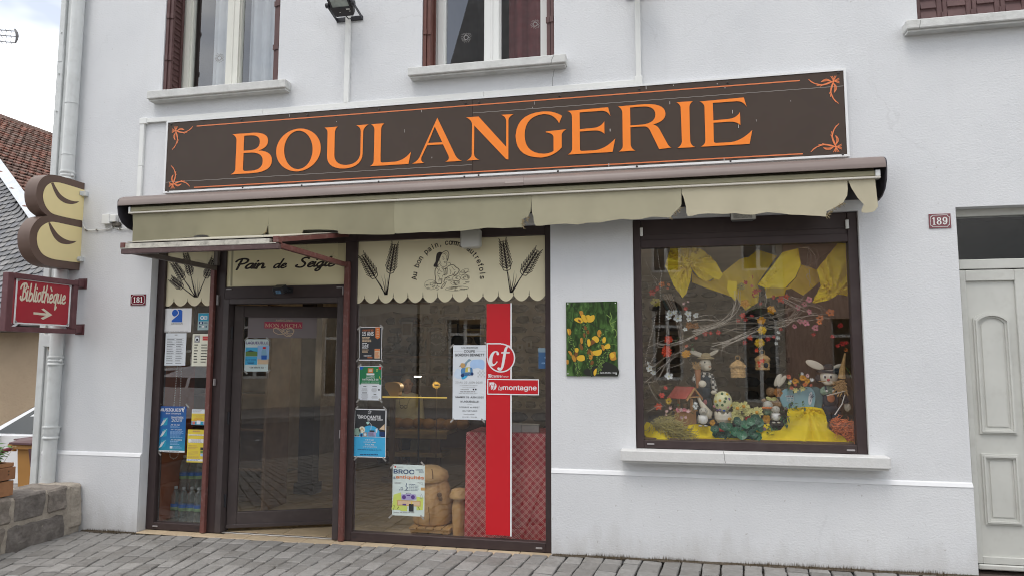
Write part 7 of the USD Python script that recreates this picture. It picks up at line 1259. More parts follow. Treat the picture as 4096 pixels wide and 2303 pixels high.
part(pc, 'card', slab(Polygon([(st_c[0] + s_px * (50 if k % 2 else 39) * math.cos(k * math.pi / 12), st_c[2] + s_px * (42 if k % 2 else 33) * math.sin(k * math.pi / 12)) for k in range(24)]),3.49,3.5), mat('star_yellow', (0.50,0.33,0.05))); part(pc, 'print', slab(sbox(st_c[0] - s_px * 24, st_c[2] - s_px * 6, st_c[0] + s_px * 24, st_c[2] + s_px * 7),3.485,3.4895), BLK); part(pc, 'stick', bx(st_c[0] - 0.005, st_c[0] + 0.005,3.5005,3.51,0.0, st_c[2]), WOODD)
lx = at('N', 960,1010,3.9); bd = thing('bread_heap', 'heap of dim brown loaves on the counter behind the star card', 'bread', (lx[0],3.9, zA)); part(bd, 'loaf', [ball((lx[0] + 0.16 * k, 3.95 + 0.05 * (k % 2), zA + 0.075),0.10,2,(1.1,0.9,0.75)) for k in range(-3,4)], mat('crust', (0.34,0.19,0.07),0.7,0.25,9), kind='stuff', smooth=True)
sh_ = thing('back_shelf', 'dark wooden back shelf with pans and boxes along the stone wall', 'shelf', (-2.4,6.3,0)); 
for y in (655,860): z = at('N', 700, y, 6.25)[2]; part(sh_, 'shelf_board', bx(at('N', 300, y, 6.25)[0], at('N', 1640, y, 6.25)[0],6.25,6.58, z - 0.02, z + 0.02), WOODD)
part(sh_, 'upright', [bx(at('N', q, 700,6.3)[0] - 0.03, at('N', q, 700,6.3)[0] + 0.03,6.3,6.36,0,2.0) for q in (310,960,1630)], WOODD); z = at('N', 700,860,6.25)[2]
part(sh_, 'lower_cupboard', bx(at('N', 300,1,6.25)[0], at('N', 1640,1,6.25)[0],6.2,6.249,0.0,1.05), mat('cupboard_brown', (0.11,0.065,0.04),0.6,0.2,4))
ccx = at('N', 1055,515,6.5); cs = mpp('N', 1055,515,6.5); R__ = 125 * cs
clk = thing('wall_clock', 'large round dark skeleton clock with pale roman numerals on the stone wall', 'clock', ccx); ring = lambda r0, r1: Point(ccx[0], ccx[2]).buffer(r1, quad_segs=16).difference(Point(ccx[0], ccx[2]).buffer(r0, quad_segs=16))
part(clk, 'rim', slab(ring(R__ * 0.93, R__),6.46,6.5), BLACK); part(clk, 'dial', slab(Point(ccx[0], ccx[2]).buffer(R__ * 0.929, quad_segs=16),6.48,6.5), mat('clock_dark', (0.03,0.032,0.035),0.5))
for k in range(12):
    a_ = k * math.pi / 6; n_ = 1 + k % 3; part(clk, 'numeral', slab(unary_union([affinity.rotate(sbox(ccx[0] - 0.008 + 0.026 * (q - (n_ - 1) / 2), ccx[2] + R__ * 0.62, ccx[0] + 0.008 + 0.026 * (q - (n_ - 1) / 2), ccx[2] + R__ * 0.88),-math.degrees(a_), origin=(ccx[0], ccx[2])) for q in range(n_)]),6.474,6.4795), mat('numeral_pale', (0.30,0.31,0.31)))
part(clk, 'hand', slab(unary_union([affinity.rotate(sbox(ccx[0] - 0.008, ccx[2], ccx[0] + 0.008, ccx[2] + R__ * 0.8),-75, origin=(ccx[0], ccx[2])), affinity.rotate(sbox(ccx[0] - 0.01, ccx[2], ccx[0] + 0.01, ccx[2] + R__ * 0.5),60, origin=(ccx[0], ccx[2]))]),6.466,6.4735), mat('numeral_pale', (0.30,0.31,0.31)))
def pan(x, y, r, lb):
    c = at('N', x, y, 6.45); s = mpp('N', x, y, 6.45); t = thing('round_pan', lb, 'pan', c, None); m = lathe([(0,0.0),(r * s * 0.8,0.0),(r * s, 0.05),(r * s * 0.96,0.05),(r * s * 0.78,0.01),(0,0.01)],(0,0,0),24); m.apply_transform(trimesh.transformations.rotation_matrix(math.pi / 2,(1,0,0))); m.apply_translation((c[0],6.5, c[2])); part(t, 'bowl', m, mat('pan_black', (0.03,0.028,0.027),0.4), smooth=40); part(t, 'handle', bx(c[0] - 0.015, c[0] + 0.015,6.48,6.495, c[2] + r * s, c[2] + r * s + 0.2), mat('pan_black', (0.03,0.028,0.027),0.4))
pan(1300,480,78, 'black round pan right of the wall clock'); pan(1570,440,75, 'black round pan nearest the red banner'); pan(600,530,45, 'small dark pan left of the clock'); pan(810,565,80, 'large dim pan between small pan and clock')
sw = thing('frame_saw', 'old wooden frame saw hanging on the stone wall above the clock', 'saw', at('N', 990,290,6.4)); part(sw, 'frame', [line3('N', [(790,285,6.42),(1000,290,6.42)],0.03), line3('N', [(795,260,6.42),(805,225,6.42),(830,230,6.42),(865,270,6.42),(890,270,6.42),(920,190,6.42),(955,180,6.42),(970,220,6.42)],0.012), line3('N', [(1150,230,6.42),(1175,300,6.42),(1190,420,6.42)],0.02)], WOODD); part(sw, 'blade', [line3('N', [(945,350,6.42),(950,310,6.42),(990,285,6.42),(1160,268,6.42),(1165,310,6.42),(1130,345,6.42),(1000,372,6.42),(955,365,6.42),(945,350,6.42)],0.012)], mat('saw_pale', (0.30,0.27,0.22)))
for zn, x0, y0, x1, y1, Yp, lb in (('N', 655,250,780,420,6.4, 'pale paper sheet pinned on the back wall'),('N', 1080,95,1140,180,6.5, 'small white box high on the back wall'),('P', 860,490,920,555,6.5, 'small framed picture left of a pair on the right back wall'),('P', 960,455,1022,535,6.5, 'taller framed picture right of a pair on the right back wall'),('N', 1395,330,1630,420,6.2, 'row of yellowish packets on the upper shelf')):
    a, b = at(zn, x0, y0, Yp), at(zn, x1, y1, Yp); t = thing('wall_sheet', lb, 'wall picture', ((a[0] + b[0]) / 2, Yp, b[2])); part(t, 'sheet', bx(a[0], b[0], Yp, Yp + 0.02, b[2], a[2]), mat('packet_yellow', (0.40,0.34,0.15)) if 'packets' in lb else mat('sheet_grey', (0.40,0.37,0.32),0.8,0.2,8)); part(t, 'picture', bx(a[0] + 0.03, b[0] - 0.03, Yp - 0.004, Yp - 0.0005, b[2] + 0.03, a[2] - 0.03), mat('picture_brown', (0.22,0.17,0.11),0.7,0.4,12))
us_ = thing('high_shelf', 'pale high shelf board right of the saw near the red banner', 'shelf', at('P', 400,240,6.3)); part(us_, 'board', block('P', 215,205,520,265,6.25,0.3), mat('shelf_pale', (0.34,0.27,0.18))); part(us_, 'bracket', [bx(at('P', q, 265,6.3)[0] - 0.015, at('P', q, 265,6.3)[0] + 0.015,6.3,6.59, at('P', q, 300,6.3)[2], at('P', q, 265,6.3)[2] - 0.001) for q in (250,480)], WOODD)
ab = thing('inner_blind', 'pale fabric blind hanging behind the glass below the cream film', 'blind', at('N', 560,150,0.9)); part(ab, 'fabric', slab(Polygon([at('N', x, y, 0.9)[[0,2]] for x, y in ((125,30),(980,40),(978,150),(840,155),(700,160),(640,150),(520,128),(470,140),(380,168),(250,180),(138,182))]),0.9,0.905), mat('blind_fabric', (0.40,0.36,0.29),0.9,0.06,3)); part(ab, 'rod', cyl(at('N', 125,30,0.9), at('N', 980,38,0.9),0.01,8), WOODD); part(ab, 'cord', [tube([at('N', 130,30,0.9), at('N', 130,30,0.9) + [0,0,0.8]],0.004,4), tube([at('N', 970,38,0.9), at('N', 970,38,0.9) + [0,0,0.8]],0.004,4)], WOODD)
dpst = thing('shop_column', 'dark square column standing behind the open glass door', 'column', (0,0,0)); c0, c1 = at('L', 712,400,1.9), at('L', 845,400,1.9); part(dpst, 'shaft', bx(c0[0], c1[0],1.9,2.05,0.12,2.849), mat('column_dark', (0.035,0.026,0.025),0.5)); part(dpst, 'foot', bx(c0[0] - 0.03, c1[0] + 0.03,1.87,2.08,0.0,0.119), mat('column_dark', (0.035,0.026,0.025),0.5))
# ------------------------------------------------------------------ the seated woman
import manifold3d as m3
def limb(joints, bones, edge=0.022, it=8):
    """Spheres at the joints, hulls along the bones, joined to one smooth surface."""
    def sph(j): p, r = joints[j]; r = np.broadcast_to(r, 3); return m3.Manifold.sphere(1.0,20).scale([float(x) for x in r]).translate([float(x) for x in p])
    body = m3.Manifold.batch_boolean([m3.Manifold.batch_hull([sph(a), sph(b)]) for a, b in bones], m3.OpType.Add); m = tri(body.refine_to_length(edge)); m.merge_vertices(); trimesh.smoothing.filter_taubin(m, iterations=it); return m
YW = 4.4; hc = at('N', 722,965, YW); ps = mpp('N', 722,965, YW)
wm = thing('person', 'woman with short grey hair and pale sweater, glasses hanging on a cord, behind the counter', 'person', (hc[0], YW, 0.0))
X_, Z_ = hc[0], hc[2]; V3 = lambda dx, dy, dz: (X_ + dx, YW + dy, Z_ + dz)
SKIN = mat('skin', (0.32,0.185,0.13),0.55,0.06,20); SWEAT = mat('sweater', (0.46,0.44,0.31),0.9,0.08,20, bump=0.002, bs=160); HAIR = mat('grey_hair', (0.15,0.14,0.135),0.6,0.25,60); TROUS = mat('dark_trousers', (0.03,0.03,0.04),0.8)
J = dict(head=(V3(0,0,0.01),(0.076,0.092,0.105)), jaw=(V3(0.025,-0.03,-0.055),(0.052,0.06,0.055)), nk=(V3(-0.005,0.02,-0.12),0.052), nb=(V3(-0.01,0.03,-0.19),0.062), shl=(V3(-0.165,0.03,-0.235),0.072), shr=(V3(0.15,0.03,-0.235),0.072), ch=(V3(-0.01,-0.005,-0.36),(0.165,0.115,0.15)), wa=(V3(-0.01,0.01,-0.60),(0.165,0.12,0.12)), hp=(V3(-0.01,0.03,-0.74),(0.175,0.13,0.11)),
    ell=(V3(-0.235,0.0,-0.50),0.052), elr=(V3(0.215,0.0,-0.50),0.052), wrl=(V3(-0.07,-0.20,-0.56),0.036), wrr=(V3(0.07,-0.21,-0.56),0.036), knl=(V3(-0.12,-0.36,-0.76),0.075), knr=(V3(0.11,-0.36,-0.76),0.075), anl=(V3(-0.12,-0.30,0.08 - Z_),0.045), anr=(V3(0.11,-0.30,0.08 - Z_),0.045), tol=(V3(-0.12,-0.42,0.035 - Z_),0.035), tor=(V3(0.11,-0.42,0.035 - Z_),0.035))
body = limb(J, [('head', 'jaw'),('head', 'nk'),('nk', 'nb'),('nb', 'shl'),('nb', 'shr'),('nb', 'ch'),('shl', 'ch'),('shr', 'ch'),('ch', 'wa'),('wa', 'hp'),('shl', 'ell'),('shr', 'elr'),('ell', 'wrl'),('elr', 'wrr'),('hp', 'knl'),('hp', 'knr'),('knl', 'anl'),('knr', 'anr'),('anl', 'tol'),('anr', 'tor')])
part(wm, 'body', body, SKIN, smooth=True)
J2 = {k: (v[0], np.array(v[1]) + 0.012) for k, v in J.items()}
part(wm, 'sweater', limb(J2,[('nb', 'shl'),('nb', 'shr'),('nb', 'ch'),('shl', 'ch'),('shr', 'ch'),('ch', 'wa'),('wa', 'hp'),('shl', 'ell'),('shr', 'elr'),('ell', 'wrl'),('elr', 'wrr')]), SWEAT, smooth=True)
J3 = {k: (v[0], np.array(v[1]) + 0.008) for k, v in J.items()}; part(wm, 'trousers', limb(J3,[('hp', 'knl'),('hp', 'knr'),('knl', 'anl'),('knr', 'anr')]), TROUS, smooth=True)
hr_ = m3.Manifold.sphere(1.0,28).scale([0.092,0.108,0.118]).translate([float(x) for x in V3(-0.014,0.022,0.026)]) - m3.Manifold.cube([0.2,0.12,0.16], True).rotate([0,0,18]).translate([float(x) for x in V3(0.045,-0.10,-0.055)]) - m3.Manifold.cube([0.4,0.4,0.2], True).translate([float(x) for x in V3(0,0,-0.155)])
part(wm, 'hair', wobble(tri(hr_.refine_to_length(0.015)),0.014,30,2), HAIR, smooth=True)
fd_ = np.array([0.42,-0.9,0.0]); fd_ /= np.linalg.norm(fd_); fs = np.array([fd_[1],-fd_[0],0]) * -1
fc = np.array(V3(0.012,-0.018,-0.012))
part(wm, 'nose', limb(dict(a=(fc + fd_ * 0.082 + [0,0,0.012],0.008), b=(fc + fd_ * 0.094 + [0,0,-0.028],0.013)),[('a', 'b')],0.006,3), SKIN, smooth=True)
for sg in (-1,1): part(wm, 'eye', ball(fc + fd_ * 0.074 + fs * 0.03 * sg + [0,0,0.014],0.010,2), mat('eye_dark', (0.05,0.04,0.04),0.2)); part(wm, 'ear', ball(np.array(V3(0.078 * sg, 0.012,-0.01)),0.03,2,(0.35,0.7,1)), SKIN)
part(wm, 'mouth', ball(fc + fd_ * 0.076 + [0,0,-0.062],0.02,2,(1,0.4,0.28)), mat('lips', (0.30,0.12,0.10)))
for sg, w_ in ((-1, 'wrl'),(1, 'wrr')):
    wp = np.array(J[w_][0]); dr = np.array([-sg * 0.55,-0.75,-0.2]); dr /= np.linalg.norm(dr); sd = np.cross(dr, (0,0,1.0)); sd /= np.linalg.norm(sd); pm = wp + dr * 0.075; JJ = dict(w=(wp, 0.028), p=(pm, (0.032,0.032,0.018))); bo = [('w', 'p')]
    for k in range(4):
        b0 = pm + sd * (k - 1.5) * 0.018 + dr * 0.01; l_ = (0.062,0.072,0.068,0.05)[k]; JJ[f'a{k}'] = (b0,0.0095); JJ[f'b{k}'] = (b0 + dr * l_ * 0.55 + [0,0,-0.006],0.009); JJ[f'c{k}'] = (b0 + dr * l_ + [0,0,-0.028],0.0075); bo += [(f'a{k}', f'b{k}'),(f'b{k}', f'c{k}')]
    JJ['t0'] = (wp + dr * 0.035 + sd * sg * 0.025,0.012); JJ['t1'] = (wp + dr * 0.075 + sd * sg * 0.05 + [0,0,-0.005],0.010); JJ['t2'] = (wp + dr * 0.105 + sd * sg * 0.045 + [0,0,-0.012],0.008); bo += [('w', 't0'),('t0', 't1'),('t1', 't2')]
    part(wm, 'hand', limb(JJ, bo, 0.006,4), SKIN, smooth=True)
gz0 = np.array(V3(0.0,-0.14,-0.33)); part(wm, 'glasses', [tube([gz0 + [sg * 0.005 + 0.05 * sg * (1 + math.cos(t)) / 2 - 0.0,0,0.022 * math.sin(t)] for t in np.linspace(0,6.283,14)],0.004,5) for sg in (-1,1)], BLACK); part(wm, 'glasses_cord', [tube([np.array(V3(sg * 0.075,0.0,-0.165)), np.array(V3(sg * 0.075,-0.125,-0.24)), gz0 + [sg * 0.052,0,0.005]],0.003,4) for sg in (-1,1)], BLACK)
bnc = thing('stool', 'low dark bench that the woman sits on', 'bench', (X_, YW + 0.05,0)); part(bnc, 'seat', bx(X_ - 0.45, X_ + 0.45, YW - 0.16, YW + 0.2, Z_ - 0.89, Z_ - 0.852,0.006), WOODD); 
for sx in (-1,1): part(bnc, 'leg', bx(X_ + sx * 0.38 - 0.03, X_ + sx * 0.38 + 0.03, YW - 0.12, YW + 0.16,0, Z_ - 0.891), WOODD)

# ------------------------------------------------------------------ narrow left window: orange board, bead chain, water bottles
ob = thing('orange_board', 'orange brown board standing just inside the narrow left window', 'board', (-4.6,0.4,0)); oz = at('I', 170,580,0.2)[2]; part(ob, 'panel', bx(-4.625,-4.605,0.17,0.66,0.03, oz, 0.002), mat('board_orange', (0.25,0.072,0.03),0.5,0.14,4)); part(ob, 'foot', bx(-4.64,-4.59,0.17,0.66,0,0.0295), WOODD)
bs2 = thing('dark_cabinet', 'dark brown cabinet with shelves standing behind the water bottles', 'cabinet', (-4.4,1.2,0)); part(bs2, 'carcass', [bx(-4.86,-4.83,0.95,1.4,0,2.1), bx(-4.0,-3.97,0.95,1.4,0,2.1), bx(-4.83,-4.0,1.38,1.4,0,2.1)], WOODD)
for z in (0.4,0.8,1.15,1.5,1.85): part(bs2, 'shelf', bx(-4.829,-4.001,0.96,1.379, z, z + 0.025), WOODD)
YB_ = atz('J', 610,1108,0.0)[1]
ch_ = thing('bead_chain', 'long white bead chain loop hanging behind the narrow window', 'chain', at('I', 300,900,0.2)); pts = [(308,585),(296,750),(282,900),(262,1150),(246,1320),(255,1340),(278,1350),(305,1338),(318,1300),(322,1150),(330,900),(336,750),(343,585)]; ln = np.array([at('I', x, y, 0.2) for x, y in pts]); sg_ = np.r_[0, np.cumsum(np.linalg.norm(np.diff(ln, axis=0), axis=1))]; bd_ = [np.array([np.interp(t, sg_, ln[:, k]) for k in range(3)]) for t in np.arange(0, sg_[-1],0.016)]
part(ch_, 'beads', [ball(p, 0.0042,1) for p in bd_], mat('bead', (0.55,0.50,0.45),0.4), kind='stuff')
PET = usdkit.material(stage, '/World/Looks/pet_bottle', {'t': ('transparent_bsdf', {'color': (0.90,0.94,0.94)}), 's': ('glossy_bsdf', {'color': (1,1,1), 'roughness': 0.08}), 'd': ('diffuse_bsdf', {'color': (0.35,0.42,0.42)}), 'f': ('layer_weight', {'blend': 0.35}), 'm': ('mix_closure', {}), 'm2': ('mix_closure', {'fac': 0.14})}, [('f.facing', 'm.fac'),('t.BSDF', 'm.closure1'),('s.BSDF', 'm.closure2'),('m.closure', 'm2.closure1'),('d.BSDF', 'm2.closure2')], surface='m2.closure')
LBB = mat('bottle_label_blue', (0.03,0.14,0.46),0.4,0.15,20); LBG = mat('bottle_label_green', (0.22,0.36,0.20),0.45,0.4,18); CAPC = mat('bottle_cap_clear', (0.5,0.55,0.58),0.3); CAPR = mat('bottle_cap_red', (0.45,0.04,0.03),0.4)
HB = 0.325
def bottle(x, y, z, label, capm, first):
    t = thing('water_bottle', label, 'bottle', (x, y, z), 'water bottles in the narrow left window')
    r = 0.043; pr = [(0.0,0.004),(r * 0.8,0),(r, 0.012)]
    for k in range(5): pr += [(r, 0.018 + k * 0.017),(r * 0.94,0.026 + k * 0.017)]
    pr += [(r, 0.105),(r * 0.985,0.11),(r * 0.985,0.165),(r, 0.172)] + [(r * (0.97 if k % 2 else 1.0),0.18 + 0.012 * k) for k in range(4)] + [(r * 0.96,0.235),(r * 0.78,0.266),(r * 0.5,0.288),(0.0145,0.298),(0.0145,0.312)]
    part(t, 'bottle_body', lathe(pr, (x, y, z),16), PET, smooth=40); part(t, 'label', lathe([(r * 1.0,0.138),(r * 1.005,0.138),(r * 1.005,0.168),(r * 1.0,0.168)],(x, y, z),16), LBB, smooth=40); part(t, 'label', lathe([(r * 1.0,0.108),(r * 1.004,0.108),(r * 1.004,0.1375),(r, 0.1375)],(x, y, z),16), LBG, smooth=40); part(t, 'cap', lathe([(0,0.3255),(0.015,0.3255),(0.0165,0.322),(0.0165,0.303),(0.015,0.303)],(x, y, z),12), capm)
for k, px_ in enumerate((380,500,615,735,838)): q = at('J', px_, 1100, YB_ + 0.02 * (k % 2)); bottle(q[0], q[1],0.001,['leftmost water bottle of the front row, beside the orange board', 'second water bottle from the left, under the red cap', 'middle water bottle of the front row', 'fourth water bottle of the front row from the left', 'rightmost water bottle of the front row, against the red-brown post'][k], CAPC, k == 0)
YU = YB_ + 0.10
for k, px_ in enumerate((630,748,852)): q = at('J', px_, 640, YU); bottle(q[0], YU, q[2] - 0.0,['left water bottle standing on the upper tier', 'middle water bottle standing on the upper tier', 'right water bottle on the upper tier by the post'][k], CAPC, False)
q = at('J', 520,1060, YU); bottle(q[0], YU, 0.001, 'water bottle with red cap in the back row', CAPR, False)
qa, qb = at('J', 575,640, YU), at('J', 905,640, YU); ut = thing('bottle_rack', 'low clear shelf carrying the upper tier of water bottles', 'rack', ((qa[0] + qb[0]) / 2, YU, 0)); part(ut, 'shelf', bx(qa[0] - 0.01, qb[0] + 0.01, YU - 0.046, YU + 0.06, qa[2] - 0.008, qa[2] - 0.0005), glass('rack_clear', (0.85,0.88,0.88),1.4)); part(ut, 'stack_leg', [bx(qa[0] - 0.01, qa[0] - 0.002, YU - 0.04, YU + 0.06,0, qa[2] - 0.0085), bx(qb[0] + 0.002, qb[0] + 0.01, YU - 0.04, YU + 0.06,0, qa[2] - 0.0085)], mat('rack_grey', (0.15,0.16,0.16)))

# ------------------------------------------------------------------ dirt and dry weeds at the foot of the wall
WEED = mat('dry_weed', (0.10,0.075,0.045),0.95,0.4,40); rng = random.Random(77); bl_ = []
for k in range(2600):
    x = rng.uniform(-0.86,2.12) if rng.random() < 0.78 else rng.uniform(-5.15,-4.62); y = -0.022 - abs(rng.gauss(0,0.014)); h_ = rng.uniform(0.006,0.036) * (0.6 + meshkit.noise(np.array([x * 6,0.3,2.0]))); d = np.array([rng.uniform(-0.01,0.01),-rng.uniform(0,0.014), h_]); p = np.array([x, y, gz(x) + 0.014]); w_ = 0.0022; bl_.append([p - [w_, 0,0], p + [w_, 0,0], p + d])
v = np.array(bl_).reshape(-1,3); lone('dry_weeds', trimesh.Trimesh(v, np.arange(len(v)).reshape(-1,3), process=False), WEED, 'brown dry weeds and dirt along the foot of the white wall', 'weeds', kind='stuff')
dirtp = [Polygon([(x, -0.004),(x + 0.05,-0.004),(x + 0.05,-0.036 - 0.034 * meshkit.noise(np.array([x * 9 + 0.5,1,3.0]))),(x, -0.036 - 0.034 * meshkit.noise(np.array([x * 9,1,3.0])))]) for x in list(np.arange(-0.87,2.1,0.05)) + list(np.arange(-5.2,-4.65,0.05))]
v, f = [],[]
for P_ in dirtp:
    c = list(P_.exterior.coords)[:4]; b0 = len(v); v += [(x, y, gz(x) + (0.034 if y > -0.01 else 0.0215)) for x, y in c]; f.append((b0, b0 + 3, b0 + 2, b0 + 1))
lone('dirt_strip', tri((np.array(v), np.array(f))), mat('dirt', (0.085,0.068,0.05),0.95,0.4,30, bump=0.01, bs=70), 'strip of dark soil between wall and paving', 'soil', kind='stuff')
# ================================================================== flower display behind the right window
ZB = 0.930; YEL1 = mat('yellow_cloth', (0.82,0.64,0.012),0.7,0.06,4, transl=0.3); DIM = mat('yellow_cloth_old', (0.72,0.52,0.02),0.75,0.08,4, transl=0.3)
pf = thing('display_shelf', 'wide shelf board under the spring display in the right window', 'shelf', (0.62,0.5,0)); part(pf, 'board', bx(-0.2,1.95,0.112,0.95,0.86, ZB - 0.006), WOODD); part(pf, 'support', [bx(-0.19,-0.14,0.15,0.9,0,0.859), bx(1.85,1.9,0.15,0.9,0,0.859)], WOODD)
def cloth(zone, pts, Y, amp, seed, lean=0.0, g=0.016, fr=7.0, aim=None, zref=None):
    P = Polygon([at(zone, x, y, Y)[[0,2]] for x, y in pts]).buffer(0); P = max(geoms(P), key=lambda q: q.area); x0, z0, x1, z1 = P.bounds; q = [c for c in list(shapely.segmentize(P.exterior, g).coords)[:-1]]; S = P.buffer(-g * 0.4)
    X, Z = np.meshgrid(np.arange(x0, x1, g), np.arange(z0, z1, g)); k = shapely.contains_xy(S, X.ravel(), Z.ravel()); q = np.array(q + list(zip(X.ravel()[k], Z.ravel()[k]))); t = Delaunay(q).simplices; c = q[t].mean(1); t = t[shapely.contains_xy(P, c[:, 0], c[:, 1])]
    if aim is None: u = q[:, 0] * 0.8 + q[:, 1] * 0.45
    else: a = at(zone, *aim, Y); u = np.arctan2(q[:, 1] - a[2], q[:, 0] - a[0]) * 0.35
    w = meshkit.fbm(np.stack([u * fr, q[:, 1] * 1.5, np.full(len(q), seed * 3.3)],1),2, seed); ridge = np.abs(2 * ((u * fr * 0.9 + w * 1.4) % 1) - 1)
    y = Y + amp * (ridge - 0.5) + amp * 0.7 * (meshkit.fbm(np.stack([q[:, 0] * 9, q[:, 1] * 9, np.full(len(q), seed)],1),3, seed) - 0.5) + lean * (q[:, 1] - z0)
    return trimesh.Trimesh(np.stack([q[:, 0], np.maximum(y, 0.075), q[:, 1]],1), t, process=False)
dr = thing('yellow_drape', 'bright yellow crumpled cloth swags hanging along the top of the flower window', 'drape', at('Q', 1300,300,0.2))
for pts, Y, am, sd, m_, aim in (([(690,380),(760,450),(880,475),(1000,395),(1090,320),(1180,250),(1270,230),(1370,148),(1560,220),(1420,420),(1360,510),(1390,560),(1375,690),(1245,775),(1150,650),(1060,620),(900,570),(690,490)],0.30,0.05,2, DIM, (1370,900)),
    ([(1440,540),(1670,540),(1770,430),(1812,310),(1900,330),(1980,360),(2010,480),(1950,530),(1840,620),(1720,550),(1660,560),(1640,620),(1460,650)],0.31,0.04,3, DIM, None),([(470,128),(735,122),(820,165),(920,260),(1012,405),(965,468),(905,450),(840,475),(760,440),(700,360),(660,290),(690,370),(668,490),(632,600),(592,645),(500,520),(455,410),(413,315)],0.19,0.06,1, YEL1,(650,290)),
    ([(1785,138),(1812,310),(1755,440),(1650,545),(1440,545),(1360,510),(1400,470),(1620,180)],0.18,0.035,4, YEL1,(1370,510)),([(2205,75),(2300,68),(2318,400),(2285,630),(2200,610),(2100,670),(1960,700),(1930,690),(2000,560),(2020,500),(1970,360)],0.19,0.055,5, YEL1,(2150,610)),([(1060,470),(1150,480),(1150,575),(1140,680),(1085,620),(1052,550)],0.21,0.03,6, YEL1, None)):
    part(dr, 'swag', cloth('Q', pts, Y, am, sd, aim=aim), m_, smooth=50)
bc = thing('yellow_base_cloth', 'yellow cloth laid over the floor of the flower display', 'cloth', at('R', 700,1190,0.2)); part(bc, 'floor_cloth', bx(-0.14,1.4,0.13,0.85, ZB - 0.005, ZB, 0.001), YEL1)
for zn, pts, Y, ln in (('R', [(200,1060),(225,1020),(262,1030),(330,1095),(420,1070),(480,1200),(340,1200),(205,1160)],0.12,0.5),('R', [(600,1070),(740,1048),(905,1070),(935,1165),(1120,1200),(1316,1212),(1316,1228),(660,1206)],0.15,0.8)): part(bc, 'fold', cloth(zn, pts, Y, 0.04,7 + len(pts), ln), YEL1, smooth=50)
md = thing('yellow_mound', 'yellow cloth draped over a box at the right of the display', 'cloth', at('S', 700,1240,0.2))
part(md, 'drape', cloth('S', [(495,890),(560,876),(740,868),(850,886),(895,968),(882,1080),(960,1145),(1030,1160),(1115,1250),(700,1252),(270,1240),(165,1228),(170,1180),(215,1050),(270,1040),(300,1110),(380,1110),(460,1020),(480,940)],0.14,0.05,12,0.55, aim=(720,880), fr=5), YEL1, smooth=50)
q0, q1 = at('S', 500,885,0.33), at('S', 880,885,0.33); part(md, 'box', bx(q0[0], q1[0],0.34,0.6, ZB + 0.001, q0[2] - 0.01,0.01), YEL1)
# ---- twigs
TWIG = mat('twig', (0.34,0.29,0.24),0.8,0.2,30); TWIGP = mat('twig_pale', (0.52,0.47,0.41),0.8,0.15,30)
rng = random.Random(99)
def twig(t, zone, pts, Y, r, m_, n=1, j=9, nm='twig'):
    for k in range(n):
        p = open_smooth([(x + rng.uniform(-j, j) * (0.3 + i_ / len(pts)), y + rng.uniform(-j, j)) for i_, (x, y) in enumerate(pts)],4); dy = rng.uniform(-0.05,0.05)
        part(t, nm, tube([at(zone, x, y, Y + dy * i_ / len(p)) for i_, (x, y) in enumerate(p)], np.linspace(r, r * 0.4, len(p)),4), m_)
tw = thing('willow_branches', 'bundle of pale bare willow branches arching across the flower window', 'branches', at('Q', 1150,900,0.25))
for pts, n in (([(330,1150),(560,1080),(800,1000),(1010,890),(1140,760),(1170,580)],3),([(700,1010),(860,950),(1040,880),(1140,740),(1150,600)],3),([(770,940),(1000,900),(1300,870),(1600,890)],3),([(1340,840),(1560,800),(1760,750),(1950,710)],2),([(1000,1130),(1200,1040),(1420,960),(1640,900),(1800,800)],3),([(900,1150),(1100,1080),(1340,990),(1450,940)],2),([(1620,900),(1750,870),(1900,850),(2100,840)],2),([(1470,840),(1560,880),(1640,930)],1),([(1700,660),(1850,700),(2000,740),(2060,770)],2),([(1640,660),(1800,760),(1950,830)],2),([(1550,950),(1700,860),(1850,620)],1),([(700,860),(880,850),(1010,885)],2),([(1450,570),(1470,640),(1460,720)],1),([(1790,150),(1880,140),(1960,200),(1990,330)],1),([(1890,150),(1900,240),(1880,320),(1820,290)],1),([(1900,380),(1890,440),(1920,540)],1),([(1000,980),(1200,980),(1370,950)],2)): twig(tw, 'Q', pts, 0.22,0.0019, TWIGP if rng.random() < 0.6 else TWIG, n + 1,36)
for pts in ([(1316,90),(1180,150),(1040,220),(900,250)],[(1316,60),(1150,130),(1030,230),(1015,315)],[(900,240),(1000,260),(1110,300)]): twig(tw, 'R', pts, 0.2,0.0018, TWIGP, 1,6)
vb = thing('twig_bouquet', 'tall bundle of dark stems and twigs standing at the left of the display', 'branches', at('Q', 560,1180,0.3))
for k in range(11): twig(vb, 'Q', [(380 + 10 * k, 610),(430 + 8 * k, 700),(500 + 6 * k, 830),(545 + 5 * k, 1000),(560 + 5 * k, 1190)],0.28,0.003, TWIG if k % 3 else WOODD, 1,7, 'stem')
part(vb, 'wrap', slab(Polygon([at('Q', x, y, 0.3)[[0,2]] for x, y in ((358,605),(496,603),(492,690),(580,800),(545,830),(425,760),(392,690))]),0.30,0.31), mat('wrap_green', (0.025,0.04,0.03),0.6))
for pts in ([(330,520),(270,400),(200,240)],[(400,560),(300,430),(180,420)],[(330,1380),(450,1300),(620,1150)],[(240,1150),(420,1080),(600,1090)]): twig(vb, 'Q', pts, 0.25,0.002, TWIGP, 1,6)
